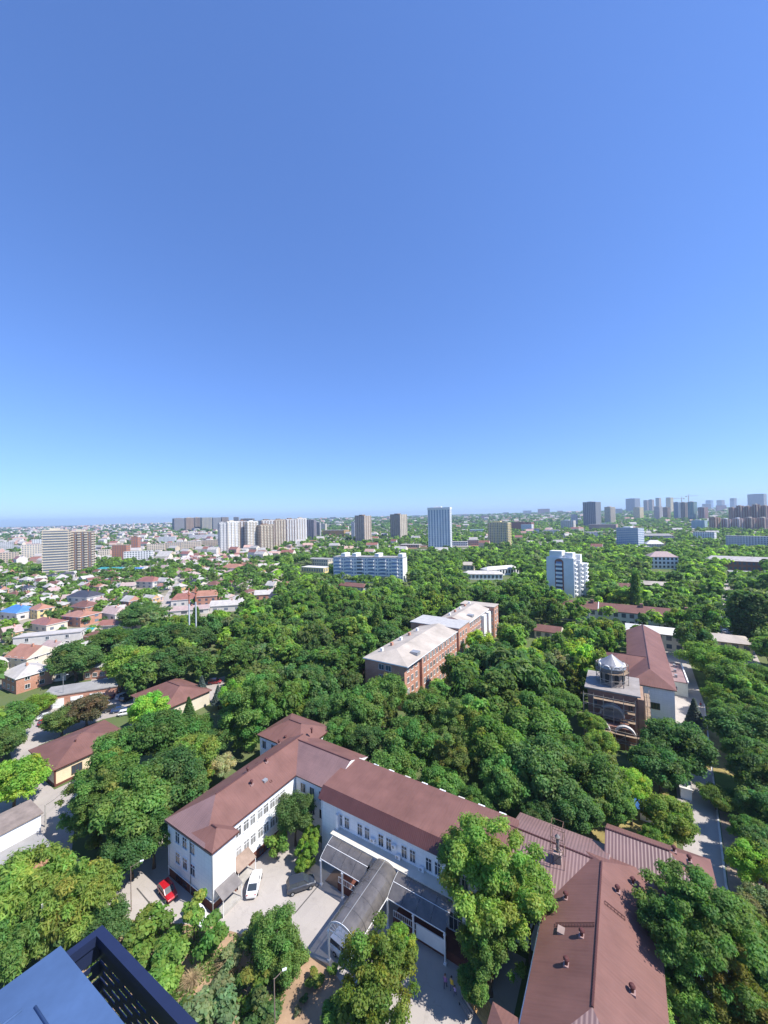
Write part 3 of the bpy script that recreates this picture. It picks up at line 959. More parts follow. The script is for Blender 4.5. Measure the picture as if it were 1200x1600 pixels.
for z in (1.0, 4.35, 7.7, 11.0):
    wall_windows(t, (0, 10), (0, 40), [1.6 + 2.45 * k for k in range(12)], (z,), 1.25, 1.7, fm=wm, gm=gl2)
    wall_windows(t, (-.9, 0), (-.9, 10), (2.2, 4.8, 7.6), (z,), 1.25, 1.7, fm=wm, gm=gl2)
    wall_windows(t, (-.1, 52), (-.1, 81), [1.5 + 2.6 * k for k in range(11)], (z,), 1.4, 1.7, fm=wm, gm=gl2)
    wall_windows(t, (.8, 40), (.8, 52), (2, 5, 8), (z,), 1.3, 1.7, fm=wm, gm=gl2)
    wall_windows(t, (-15.2, 0), (-.9, 0), (6.2, 8.7), (z,), 1.8, 1.6, fm=wm)
    wall_windows(t, (2.6, 81), (2.6, 88), (2.0, 5.0), (z,), 1.3, 1.7, fm=wm, gm=gl2)
    wall_windows(t, (-.1, 81), (2.6, 81), (1.3,), (z,), 1.2, 1.5, fm=wm)
for k in range(2):
    MB().box(-.6, 1.2, 70 + k * 7, 74 + k * 7, .2, WZ - 1).build('balcony_stack', WHITEP, t)
MB().tube((.1, 40.2, 0), (.1, 40.2, WZ), .09, k=6).build('drainpipe', WHITEP, t)
cc = c.xy + U * -7 + V * 44
foot_rect(cc.x, cc.y, 19, 90, UA, 1.0)
KEEP += [(566, 985, 706, 1040, 118), (640, 1035, 672, 1062, 112), (650, 938, 776, 986, 150), (706, 985, 735, 1000, 140), (740, 985, 774, 992, 180)]
landmark('the red brick hospital block', 670, 1000)

# church under construction
c = Vector((52.5, 101.6, 0))
t = thing('church', 'unfinished dark brick church with white tented turret, wrapped in scaffolding', 'church', c, UA)
CHZ = 12.2
MB().box(0, 10.9, 0, 11.2, 0, CHZ).build('wall', BRICKD, t)
MB().box(10.95, 12.3, 1.0, 10.2, 0, CHZ - 1).build('wall', mat('ochre_render', (.36, .24, .17), .85, .15), t)
MB().box(-.7, 11.6, -.7, 11.9, CHZ, CHZ + .35).build('roof_slab', mat('pale_slab', (.3, .27, .25), .9, .15, .4), t)
def arch(name, x, y, z, r_, th, dp, m, par, full=True):
    mb = MB(); n = 14
    for i in range(n):
        a0, a1 = math.pi * i / n, math.pi * (i + 1) / n
        def q(rr, a_, yy): return (x - rr * math.cos(a_), yy, z + rr * math.sin(a_))
        mb.poly([q(r_, a0, y - dp), q(r_, a1, y - dp), q(r_ - th, a1, y - dp), q(r_ - th, a0, y - dp)])
        mb.poly([q(r_, a0, y - dp), q(r_, a0, y), q(r_, a1, y), q(r_, a1, y - dp)])
        mb.poly([q(r_ - th, a0, y - dp), q(r_ - th, a1, y - dp), q(r_ - th, a1, y), q(r_ - th, a0, y)])
    return mb.build(name, m, par)
arch('arch_rim', 5.4, 0, 6.6, 2.75, .45, 1.1, mat('arch_plaster', (.5, .48, .46), .8, .15), t)
tp = MB().lathe([(2.2, 0), (2.2, .3), (0.01, .3)], k=24).build('tympanum', mat('grey_render', (.36, .33, .31), .9, .2), t)
tp.rotation_euler = (R(90), 0, 0); tp.location = (5.4, 0, 6.6)
MB().box(1.8, 9.0, -3.6, -.01, 0, 5.2).build('porch_wall', BRICKD, t)
arch('arch_rim', 8.2, -3.6, 4.0, 2.2, .4, .9, mat('arch_plaster', (.5, .48, .46)), t)
arch('arch_rim', 2.9, -3.6, 4.0, 2.2, .4, .9, mat('arch_plaster', (.5, .48, .46)), t)
MB().box(3.9, 6.6, -3.75, -3.61, 0, 3.2).build('door', mat('rust_door', (.3, .11, .06), .8, .2), t)
wall_windows(t, (0, 0), (10.9, 0), (1.6, 9.4), (8.3,), .9, 2.4, sill=False, fm=BRICKD)
dr = MB()
dr.lathe([(2.75, CHZ + .35), (2.75, 16.9)], (5.5, 5.2), 16)
dr = dr.build('turret', mat('turret_render', (.3, .24, .2), .9, .2), t)
for i in range(8):
    a = 2 * math.pi * (i + .5) / 8
    x, y = 5.5 + 2.8 * math.cos(a), 5.2 + 2.8 * math.sin(a)
    o = MB().box(-.45, .45, -.12, .1, 0, 2.6).build('turret_window', DARK, dr)
    o.location = (x, y, 13.3); o.rotation_euler = (0, 0, a + math.pi / 2)
    am = MB()
    for j in range(8):
        a0, a1 = math.pi * j / 8, math.pi * (j + 1) / 8
        am.poly([(-1.05 * math.cos(a0), -.15, 1.05 * math.sin(a0)), (-1.05 * math.cos(a1), -.15, 1.05 * math.sin(a1)), (-.85 * math.cos(a1), -.15, .85 * math.sin(a1)), (-.85 * math.cos(a0), -.15, .85 * math.sin(a0))])
        am.poly([(-1.05 * math.cos(a0), -.15, 1.05 * math.sin(a0)), (-1.05 * math.cos(a0), .3, 1.05 * math.sin(a0)), (-1.05 * math.cos(a1), .3, 1.05 * math.sin(a1)), (-1.05 * math.cos(a1), -.15, 1.05 * math.sin(a1))])
    o = am.build('turret_arch', WHITEP, dr)
    o.location = (5.5 + 2.95 * math.cos(a), 5.2 + 2.95 * math.sin(a), 16.9); o.rotation_euler = (0, 0, a + math.pi / 2)
MB().lathe([(3.3, 16.9), (3.3, 17.1), (2.9, 17.9), (1.6, 18.9), (.5, 19.8), (.02, 20.2)], (5.5, 5.2), 16).build('tented_roof', mat('galvanised', (.3, .3, .31), .45, .08, metal=.2), t)
foot_rect(*(c.xy + U * 6 + V * 4), 15, 16, UA, 2)
KEEP += [(912, 1020, 1004, 1140, 98), (975, 1140, 1004, 1165, 92)]
landmark('the church under scaffolding', 955, 1100)
sf = thing('scaffolding', 'wooden and steel scaffolding wrapped round the unfinished church', 'scaffolding', c, UA)
def frame(xs, y, zs, plank=True, nm='scaffold_frame', dy=1.1):
    mb = MB()
    for x in xs:
        for yy in (y, y - dy):
            mb.tube((x, yy, 0), (x, yy, zs[-1] + 1.0), .075, k=5)
    for z in zs:
        mb.bar((xs[0], y, z), (xs[-1], y, z), .06, .06).bar((xs[0], y - dy, z + .9), (xs[-1], y - dy, z + .9), .09, .12)
        for x in xs:
            mb.bar((x, y, z), (x, y - dy, z), .06, .06)
    for i in range(len(xs) - 1):
        k = i % len(zs)
        z0 = zs[k - 1] if k else 0
        mb.bar((xs[i], y - dy, z0), (xs[i + 1], y - dy, zs[k]), .09, .09)
    o = mb.build(nm, mat('scaffold_steel', (.4, .34, .28), .7, .2), sf)
    for z in zs:
        for i in range(len(xs) - 1):
            if random.random() < .8:
                MB().box(xs[i], xs[i + 1] - .05, y - dy, y - .1, z + .04, z + .12).build('plank_deck', WOOD, o)
frame([-.2, 1.9, 4.0, 6.1, 8.2, 10.6, 12.4], -4.3, [2.2, 4.2], dy=1.0)
frame([-.9, 1.4, 3.6, 5.8, 8.0, 10.4], -.9, [6.0, 8.2, 10.4], dy=1.2)
ts = MB()
for i in range(8):
    a = 2 * math.pi * i / 8
    x, y = 5.5 + 3.7 * math.cos(a), 5.2 + 3.7 * math.sin(a)
    ts.tube((x, y, CHZ + .35), (x, y, 18.0), .09, k=5)
    b_ = 2 * math.pi * (i + 1) / 8
    x2, y2 = 5.5 + 3.7 * math.cos(b_), 5.2 + 3.7 * math.sin(b_)
    for z in (14.2, 15.9, 17.8):
        ts.bar((x, y, z), (x2, y2, z), .08, .1)
    ts.bar((x, y, 12.6), (x2, y2, 14.2), .1, .1)
ts.build('turret_scaffold', mat('scaffold_steel', (.32, .27, .23)), sf)
MB().lathe([(3.0, 15.9), (3.9, 15.9), (3.9, 16.05), (3.0, 16.05)], (5.5, 5.2), 8).build('turret_deck', WOOD, sf)
rs = MB()
for y in (.5, 3.2, 5.9, 8.6):
    for x in (12.5, 13.6):
        rs.tube((x, y, 0), (x, y, 11.5), .05, k=5)
for z in (2.5, 5, 7.5, 10):
    rs.bar((12.5, .5, z), (12.5, 8.6, z), .06, .06).bar((13.6, .5, z + .9), (13.6, 8.6, z + .9), .06, .06)
rs.build('side_scaffold', mat('scaffold_steel', (.32, .27, .23)), sf)
for z in (2.5, 5, 7.5, 10):
    MB().box(12.5, 13.6, .5, 8.6, z + .04, z + .1).build('plank_deck', WOOD, sf)

# long white building with brown hip roof behind the church
c = Vector((78.5, 105.9, 0))
t = thing('ward_building', 'white two-storey ward with brown hip roof beside the church', 'building', c, UA)
MB().box(-10.5, 0, 0, 57, 0, 8.9).build('wall', WHITE, t)
MB().box(-19, -10.51, 9, 24, 0, 8.7).build('wall', WHITE, t)
mb = MB(); a, b = roof(mb, -10.5, 0, 0, 57, 9.0, 12.0, 'y', 5.2, 0, .5)
r_ = mb.build('roof', [ROOF, WHITE, FASCIA], t); ridge_cap(r_, a, b, FASCIA)
mb = MB(); a, b = roof(mb, -19, -5.5, 9, 24, 8.95, 11.7, 'x', 6.2, 0, .5)
r2_ = mb.build('roof', [ROOF, WHITE, FASCIA], t); ridge_cap(r2_, a, b, FASCIA)
MB().box(0.01, 5.0, 20, 38, 0, 4.2).build('annex', mat('annex_render', (.62, .62, .55), .8, .1), t)
MB().box(0.02, 5.2, 19.8, 38.2, 4.2, 4.45, 0).build('annex_roof', mat('mauve_roof', (.3, .2, .19), .7, .15), t)
MB().box(4.9, 5.25, 19.75, 38.25, 4.46, 4.8).build('parapet', WHITEP, t)
for k in range(3):
    MB().box(2.0 + k * .2, 2.7 + k * .2, 23 + k * 5, 24 + k * 5, 4.46, 5.3).build('roof_unit', GREYM, t)
wall_windows(t, (-10.5, 0), (0, 0), (6.0,), (2.8,), 2.1, 1.6, mull=2, fm=BROWNF)
wall_windows(t, (0, 0), (0, 57), [2.5 + 3 * k for k in range(18)], (5.3,), 1.3, 1.7)
wall_windows(t, (0, 20), (5.0, 20), (1.6,), (1.6,), 1.4, 1.2)
MB().tube((-10.4, -.12, 0), (-10.4, -.12, 9), .1, k=6).build('drainpipe', DARK, t)
foot_rect(*(c.xy + U * -5 + V * 28), 12, 58, UA, 1.0); foot_rect(*(c.xy + U * -14 + V * 16), 10, 16, UA, 1)
foot_rect(*(c.xy + U * 3 + V * 28), 6, 20, UA, 1)
KEEP += [(984, 988, 1056, 1115, 104), (1045, 1018, 1078, 1092, 118), (1056, 1090, 1104, 1150, 95)]
landmark('the white ward with brown roof', 1030, 1050)
p = G(1020, 1108)
tag(MB().bar((p.x - 3, p.y - 1, 1.5), (p.x + 3, p.y - 4, 1.5), 3, .4).bar((p.x - 2.8, p.y - 1.6, 0), (p.x - 2.8, p.y - 1.6, 1.3), .2, .2).bar((p.x + 2.8, p.y - 3.4, 0), (p.x + 2.8, p.y - 3.4, 1.3), .2, .2).build('material_rack', mat('rusty_rebar', (.32, .14, .09), .8, .3)), 'rust-coloured stacked building material rack beside the church', 'building material')

# low building with white and tan roofs behind the ward
def simple_block(name, label, cat, x, y, w_, d_, h, rz, wallm, roofm, zr=None, axis='x', ins=0, nf=2, nc=8, ncd=3, fh=None, over=.4, lm=None, eave=None, winm=None, dep=None):
    t = thing(name, label, cat, (x, y, 0), rz)
    MB().box(-w_ / 2, w_ / 2, 0, d_, 0, h).build('wall', wallm, t)
    if zr:
        mb = MB(); a, b = roof(mb, -w_ / 2, w_ / 2, 0, d_, h + .04, zr, axis, ins, ins, over, .25)
        r_ = mb.build('roof', [roofm, wallm, eave or FASCIA], t)
    else:
        r_ = MB().box(-w_ / 2 - .3, w_ / 2 + .3, -.3, d_ + .3, h, h + .35).build('roof', roofm, t)
    fh = fh or h / nf
    wq = MB()
    for p0, p1, n in (((-w_ / 2, 0), (w_ / 2, 0), nc), ((w_ / 2, 0), (w_ / 2, d_), ncd), ((w_ / 2, d_), (-w_ / 2, d_), nc), ((-w_ / 2, d_), (-w_ / 2, 0), ncd)):
        win_quads(wq, p0, p1, 0, nf, fh, n)
    tag(wq.build('windows', winm or GLASS, t), kind='stuff')
    cx, cy = x - math.sin(rz) * d_ / 2, y + math.cos(rz) * d_ / 2
    foot_rect(cx, cy, w_, d_, rz, 1.0)
    if lm: landmark(lm, *PR(cx, cy, h))
    return t, r_
SB = simple_block
t, r_ = SB('clinic', 'low clinic with bright white roof behind the ward', 'building', 113, 163, 20, 12, 6.6, UA, CREAMS, WHITER, 8.0, 'x', 4, 2, 6, 4, lm='the white-roofed clinic')
t, r_ = SB('clinic', 'low ochre clinic with tan roof and yellow entrance bay', 'building', 130.5, 152, 20, 12, 6.4, UA, mat('ochre_wall', (.6, .5, .3), .8, .1), BEIGER, 7.9, 'x', 4, 2, 6, 4)
MB().box(-9.8, -6, -1.8, -.002, 0, 6.2).build('entrance_bay', mat('yellow_render', (.7, .45, .1), .8, .08), t)
KEEP += [(982, 970, 1128, 1000, 150), (1036, 1000, 1075, 1018, 150)]
t, r_ = SB('brown_roof_terrace', 'long pale two-storey block with dark brown roof and white balconies', 'building', 121.5, 194, 62, 12, 7.4, UA, mat('pale_grey_render', (.62, .6, .55), .8, .1), ROOF, 10.2, 'x', 5, 2, 18, 3, lm='the long brown-roofed block')
for x in (-20.6, 9):
    MB().box(x - 3.6, x + 3.6, -1.6, -.01, 0, 7.2).build('balcony_bay', WHITEP, t)
    wq = MB()
    for f in range(2):
        wq.poly([(x - 3.3, -1.64, 1.6 + f * 3.3), (x + 3.3, -1.64, 1.6 + f * 3.3), (x + 3.3, -1.64, 3.0 + f * 3.3), (x - 3.3, -1.64, 3.0 + f * 3.3)])
    wq.build('balcony_glazing', glassmat('blue_glass', (.12, .18, .25)), t)
for x in (-16, 6, 24):
    MB().box(x - .7, x + .7, 4.5, 6, 9.5, 11.4).build('chimney', BRICKD, r_)
MB().bar((-13, .2, 7.6), (-13, 6, 10.35), .35, .25).build('fire_wall', WHITEP, r_)
KEEP += [(882, 932, 992, 962, 195), (1024, 945, 1075, 968, 180)]
t, r_ = SB('mauve_roof_house', 'low house with mauve roof half sunk in the forest, church nearby', 'house', 74, 178, 11, 8, 3.6, UA, CREAMS, ROOF, 5.6, 'x', 0, 1, 3, 2)
KEEP.append((826, 972, 860, 990, 176))
t, r_ = SB('tan_roof_block', 'long low building with tan roof in the trees, right of the stepped tower', 'building', 190, 268, 44, 11, 6.5, UA, mat('brown_render', (.3, .2, .16), .8, .15), BEIGER, 8.5, 'x', 0, 2, 12, 3)
KEEP.append((965, 898, 1034, 910, 266))
t, r_ = SB('dark_red_block', 'dark red low building right of the stepped tower', 'building', 162, 262, 16, 10, 7, UA, BRICKD, ROOF, 9.0, 'x', 0, 2, 4, 3)
# ------------------------------------------------------------------ apartment towers and blocks of the city
PAL = {
 'white': (.78, .78, .77), 'cream': (.68, .6, .47), 'beige': (.56, .46, .35), 'brown': (.25, .17, .125), 'dkbrown': (.13, .095, .08),
 'grey': (.42, .42, .42), 'dkgrey': (.19, .2, .215), 'lgrey': (.62, .62, .62), 'brickor': (.46, .2, .11), 'pink': (.55, .36, .3), 'blue': (.22, .32, .46),
 'cyan': (.4, .55, .6), 'teal': (.12, .3, .3), 'ochre': (.62, .38, .1), 'redbr': (.34, .15, .11), 'dpurple': (.16, .12, .14), 'yellow': (.75, .62, .3), 'ltblue': (.5, .62, .75),
}
def PM(k): return mat('facade_' + k, PAL[k], .8, .09, .08)
FARGL = glassmat('far_glass', (.07, .085, .11), .2)
FARGL2 = glassmat('far_glass_blue', (.08, .115, .18), .15)

def tower(label, x0, x1, ytop, ybase, c1, c2=None, rz=-25, ratio=.6, style='grid', fl=3.0, lmk=None, top=True, name='apartment_tower', cat='tower', gl=None, zb=None, cols=None, side=None, group=None):
    """block whose nearest bottom corner stands on the ground seen at ybase and whose visible width spans x0..x1"""
    th = R(abs(rz))
    k0 = 1 / (math.cos(th) + ratio * math.sin(th))
    if rz <= 0:
        xc = x0 + (x1 - x0) * math.cos(th) * k0
    else:
        xc = x1 - (x1 - x0) * math.cos(th) * k0
    g = G(xc, ybase)
    z0 = hgt(g.x, g.y)
    if z0 > 0:
        for _ in range(12):
            g = G(xc, ybase, z0 * .999); z0 = hgt(g.x, g.y)
    # turn with the line of sight so that the shares of the two faces hold away from the picture centre
    az = math.atan2(g.x, g.y)
    dist = g.y
    fx = dist / FPX
    rot = R(rz) - az
    W = (x1 - x0) * fx * math.cos(az) / (math.cos(th) + ratio * math.sin(th))
    D = W * ratio
    Hh = (ybase - ytop) * fx
    t = thing(name, label, cat, (g.x, g.y, z0 - .5), rot, group)
    xa, xb = (-W, 0) if rz <= 0 else (0, W)
    m1 = PM(c1); m2 = PM(c2) if c2 else m1; m3 = PM(side) if side else None
    nf = max(2, round(Hh / fl)); fh = Hh / nf
    ncw = cols or max(2, round(W / 3.4)); ncd = max(2, round(D / 3.6))
    b = MB().box(xa, xb, 0, D, 0, Hh, 0, 1)
    if m3:
        for i in (1, 3): b.m[i] = 2
    b.build('wall', [m1, GREYR, m3 or m1], t)
    faces = (((xa, 0), (xb, 0), ncw), ((xb, 0), (xb, D), ncd), ((xb, D), (xa, D), ncw), ((xa, D), (xa, 0), ncd))
    wq = MB()
    for p0, p1, n in faces:
        if style == 'band': win_quads(wq, p0, p1, 0, nf, fh, 1, .94, .42, sill=.4)
        elif style == 'vstrip': win_quads(wq, p0, p1, 0, nf - 1, fh, n, .42, .8, sill=.1)
        elif style == 'office': win_quads(wq, p0, p1, 0, nf, fh, n, .86, .6, sill=.2)
        else: win_quads(wq, p0, p1, 0, nf, fh, n, .52, .52)
    tag(wq.build('windows', gl or FARGL, t), kind='stuff')
    if style in ('stripe', 'balcony'):
        st = MB()
        for p0, p1, n in faces:
            p0, p1 = Vector(p0), Vector(p1); d = (p1 - p0); L = d.length; d /= L; nr = Vector((d.y, -d.x))
            for i in range(0, n, 2):
                s0, s1 = L * (i + .06) / n, L * (i + .94) / n
                if style == 'stripe':
                    q = [p0 + d * s0, p0 + d * (s0 + (s1 - s0) * .3), p0 + d * (s0 + (s1 - s0) * .3) + nr * .5, p0 + d * s0 + nr * .5]
                    lo, hi = 0.3, Hh - .2
                    st.poly([(*q[3], lo), (*q[2], lo), (*q[2], hi), (*q[3], hi)]); st.poly([(*q[0], lo), (*q[3], lo), (*q[3], hi), (*q[0], hi)]); st.poly([(*q[2], lo), (*q[1], lo), (*q[1], hi), (*q[2], hi)])
                else:
                    for f in range(nf):
                        lo = f * fh + .1; hi = lo + fh * .42
                        a, b2 = p0 + d * s0, p0 + d * s1
                        c_, e_ = a + nr * 1.1, b2 + nr * 1.1
                        st.poly([(*c_, lo), (*e_, lo), (*e_, hi), (*c_, hi)]); st.poly([(*a, hi), (*c_, hi), (*e_, hi), (*b2, hi)])
                        st.poly([(*a, lo), (*c_, lo), (*c_, hi), (*a, hi)]); st.poly([(*e_, lo), (*b2, lo), (*b2, hi), (*e_, hi)])
        tag(st.build('pilasters' if style == 'stripe' else 'balconies', m2, t), kind='stuff')
    if style == 'band':
        st = MB()
        for f in range(nf):
            st.box(xa - .35, xb + .35, -.35, D + .35, f * fh + .05, f * fh + fh * .36)
        tag(st.build('floor_bands', m2, t), kind='stuff')
    if top and Hh > 15:
        MB().box(xa + W * .25, xa + W * .6, D * .25, D * .7, Hh, Hh + 2.6).box(xa, xb, 0, .3, Hh, Hh + .9).build('roof_house', m2, t)
    cc = Vector((g.x, g.y)) + Matrix.Rotation(rot, 2) @ Vector(((xa + xb) / 2, D / 2))
    if dist < 1500: foot_rect(cc.x, cc.y, W, D, rot, 2)
    if lmk: landmark(lmk, (x0 + x1) / 2, (ytop + ybase) / 2)
    return t, W, D, Hh
T = tower

# the big slab at left: grey half and striped brown half
T('tall grey residential slab at far left, upper bands of glazing', 67, 113, 828, 899, 'beige', 'cream', -14, .5, 'band', 2.9, 'the tall grey slab at far left', side='brown')
T('tall brown and cream striped slab adjoining the grey slab at far left', 111, 149, 830, 896, 'brown', 'cream', -20, .5, 'balcony', 2.9)
KEEP.append((66, 826, 151, 892, 420))
# construction row on the horizon at left
for x0, x1, yt, c1, c2, wd in ((270, 290, 810, 'dkgrey', 'brown', 'leftmost dark frame'), (289, 303, 809, 'brown', 'beige', 'beige-balconied one, second from left'), (304, 313, 808.5, 'dkbrown', 'beige', 'third from left'), (314, 331, 808.5, 'dkgrey', 'yellow', 'cream-striped one, fourth from left'), (332, 345, 808.5, 'dkgrey', 'grey', 'fifth from left'), (346, 357, 808, 'dkbrown', 'beige', 'rightmost')):
    T('unfinished dark tower on the left horizon, ' + wd, x0 - .5, x1 + .5, yt, 830, c1, c2, 22, .4, 'stripe', 3.2, group='unfinished towers on the left horizon', top=x1 < 320)
T('slim dark tower just behind the long white tower row', 365, 374, 808, 826, 'dkgrey', 'grey', -20, .6, 'stripe'); T('wide low dark block just behind the long white tower row', 376, 398, 810, 826, 'dkbrown', 'grey', -20, .5, 'stripe')
# the long white row
row = [(342, 353, 817, 865, 'lgrey', 'grey', 'leftmost blue-grey section'), (352, 374, 815, 864, 'white', 'cream', 'second section from left'), (373, 385, 814, 862, 'lgrey', 'brown', 'narrow third section'), (384, 403, 815, 862, 'cream', 'white', 'fourth section from left'), (403, 428, 820, 861, 'cream', 'brown', 'lower projecting cream section'), (406, 429, 813, 857, 'white', 'brown', 'tall section behind the cream one'), (427, 446, 812, 854, 'cream', 'brown', 'brown-striped section near the right end'), (445, 463, 811, 851, 'white', 'brown', 'second section from the right end'), (462, 479, 810, 848, 'white', 'beige', 'rightmost section')]
for i, (x0, x1, yt, yb, c1, c2, wd) in enumerate(row):
    T('pale high-rise in the long white tower row, ' + wd, x0 - 1, x1 + 1, yt, yb, c1, c2, 32, .35, 'balcony', 3.0, 'the long white tower row' if i == 3 else None, group='long white tower row')
KEEP.append((342, 810, 480, 856, 640))
T('dark plum tower at the right end of the white tower row', 479, 495, 812, 843, 'dpurple', 'grey', -25, .7, 'stripe')
T('narrow grey tower beside the dark plum tower', 494, 502, 816, 842, 'grey', 'lgrey', -25, .7, 'grid')
T('pale low block beside the ochre market hall', 500, 511, 818, 830, 'cream', None, -25, .7, 'grid', name='apartment_block', cat='apartment block')
T('low ochre-walled market hall right of the white tower row', 503, 546, 828, 838, 'ochre', None, -25, .5, 'band', 4, top=False, name='market_hall', cat='hall')
T('slim grey tower hugging the brown twin tower', 549, 556, 816, 842, 'lgrey', 'grey', -20, .8, 'grid')
T('brown and beige twin tower, left one of the pair', 555, 581, 805.5, 848, 'beige', 'brown', -42, .9, 'stripe', 3.0, 'the left brown twin tower', side='beige')
T('brown and beige twin tower, right one of the pair', 610, 637, 803.5, 842, 'beige', 'brown', -40, .9, 'stripe', 3.0, 'the right brown twin tower', side='cream')
t, W, D, Hh = T('tall white tower with blue glazing stripes at centre', 669, 707, 793, 862, 'white', 'white', -9, .5, 'vstrip', 3.0, 'the tall white tower', cols=8, gl=FARGL2)
MB().box(-W - .4, .4, -.4, D + .4, Hh - 2.5, Hh + 1.2).build('white_crown', PM('white'), t)
KEEP.append((668, 792, 708, 852, 560))
T('cream gridded mid-rise right of the tall white tower', 762, 799, 816, 856, 'cream', 'yellow', -16, .5, 'balcony', 3.0, 'the cream gridded mid-rise', side='cream')
KEEP.append((761, 815, 800, 848, 600))
T('low brown brick block right of the cream mid-rise', 797, 835, 816, 830, 'redbr', 'brown', -20, .4, 'grid', name='apartment_block', cat='apartment block')
T('small white block in front of the brown brick block', 814, 834, 819, 831, 'white', None, -20, .5, 'grid', name='apartment_block', cat='apartment block', top=False)
T('pale hotel-like block left of the dark grey tower', 876, 900, 813, 828, 'cream', 'white', -20, .5, 'stripe', name='apartment_block', cat='apartment block')
T('slim grey block behind the pale hotel-like block', 892, 903, 804, 824, 'lgrey', None, -20, .6, 'grid')
T('dark grey high-rise right of centre skyline', 911, 940, 784, 824, 'dkgrey', 'grey', -28, .8, 'stripe', 3.0, 'the dark grey high-rise')
T('cream rounded-looking tower right of the dark grey high-rise', 945, 962, 792, 819, 'cream', 'beige', -40, 1, 'balcony')
T('pinkish long low building below the dark grey high-rise', 918, 966, 819, 829, 'pink', None, -14, .3, 'grid', top=False, name='office_block', cat='building')
sky_r = [(978, 1001, 788, 809, 'dkgrey', 'grey', 'broad grey one'), (990, 1006, 794, 814, 'yellow', 'cream', 'low cream-striped one'), (1006, 1015, 791, 809, 'brown', 'beige', 'first brown one'), (1014, 1023, 790, 809, 'beige', 'brown', 'beige one beside it'), (1025, 1034, 787.5, 810, 'beige', 'cream', 'cream one'), (1022, 1036, 793, 813, 'grey', 'beige', 'low greyish one'), (1036, 1048, 794, 813, 'brown', 'beige', 'low brown one'), (1041, 1053, 787, 809, 'yellow', 'cream', 'yellowish one'), (1053, 1064, 786, 813, 'blue', 'dkgrey', 'blue-grey one under the cranes'), (1064, 1075, 786, 813, 'dkbrown', 'beige', 'dark one under the cranes'), (1075, 1090, 784.5, 814, 'teal', 'beige', 'unfinished teal one'), (1091, 1107, 793, 814, 'redbr', 'lgrey', 'low red-brown one'), (1103, 1115, 787, 802, 'blue', 'ltblue', 'far pale blue one'), (1120, 1133, 788, 803, 'brown', 'grey', 'far brownish one'), (1141, 1152, 786, 803, 'dkgrey', 'lgrey', 'far slim grey one')]
for x0, x1, yt, yb, c1, c2, wd in sky_r:
    T('tower on the right skyline, ' + wd, x0, x1, yt, yb, c1, c2, -36, .8, 'stripe', 3.1, group='towers on the right skyline')
for i, (x0, x1, yt) in enumerate(((1139, 1152, 793), (1151, 1164, 790), (1163, 1177, 791), (1176, 1189, 788), (1188, 1206, 790))):
    T('red brick stepped tower on the right edge, ' + ('first', 'second', 'third', 'fourth', 'fifth')[i] + ' from left', x0, x1, yt, 824, 'redbr', 'cream' if i % 2 else 'beige', -48, .9, 'balcony', 3.0, 'the red brick stepped towers' if i == 2 else None, group='red brick stepped towers')
T('grey tower with rounded crown behind the red brick towers', 1168, 1199, 782, 806, 'grey', 'dkgrey', -20, .5, 'stripe')
for i, (x0, x1, yt, c1, c2) in enumerate(((1108, 1126, 808, 'brickor', 'cream'), (1127, 1144, 811, 'redbr', 'white'), (1145, 1163, 810, 'brickor', 'white'), (1164, 1182, 809, 'redbr', 'cream'), (1183, 1204, 809, 'brickor', 'cream'))):
    T('orange brick mid-rise below the red brick towers, ' + ('first', 'second', 'third', 'fourth', 'fifth')[i] + ' from left', x0, x1, yt, 829, c1, c2, -48, .8, 'balcony', 3.0, name='apartment_block', cat='apartment block', group='orange brick mid-rises')
T('pale cyan block left of the orange brick mid-rises', 1080, 1106, 813, 828, 'cyan', 'lgrey', -24, .5, 'grid', name='apartment_block', cat='apartment block')
T('blue-grey office block with bright stepped balconies on its right side', 962, 1007, 825, 853, 'lgrey', 'white', -28, .5, 'office', 3.2, 'the blue-grey office block', name='office_block', cat='office', gl=FARGL2, side='white')
KEEP.append((962, 824, 1008, 848, 700))
T('long white panel block at right edge, nearer one', 1128, 1215, 838, 857, 'lgrey', 'white', -10, .16, 'grid', 3.0, 'the long white panel block', name='apartment_block', cat='apartment block', top=False)
T('low white annex left of the long white panel block', 1082, 1120, 831, 846, 'white', None, -14, .4, 'grid', name='apartment_block', cat='apartment block', top=False)
KEEP.append((1082, 830, 1200, 850, 600))
# left: panel blocks
T('orange brick apartment block left of the white tower row', 175, 204, 851, 876, 'brickor', 'beige', -30, .5, 'grid', 3.0, 'the orange brick apartment block', name='apartment_block', cat='apartment block')
T('orange brick stair tower beside the orange apartment block', 205, 220, 839, 866, 'brickor', 'brown', -28, .8, 'grid', 3.0)
T('pale white panel block in front of the orange stair tower', 194, 240, 860, 879, 'white', 'lgrey', -16, .3, 'grid', 2.9, name='apartment_block', cat='apartment block', top=False)
for i, (x0, x1, yt, yb, c1) in enumerate(((230, 258, 849, 864, 'cream'), (256, 285, 847, 862, 'beige'), (284, 315, 845, 859, 'cream'), (314, 343, 843, 856, 'beige'))):
    T('long beige panel block left of the white tower row, ' + ('first', 'second', 'third', 'fourth')[i] + ' from left', x0, x1, yt, yb, c1, None, -12, .2, 'grid', 2.9, name='apartment_block', cat='apartment block', top=False, group='beige panel blocks')
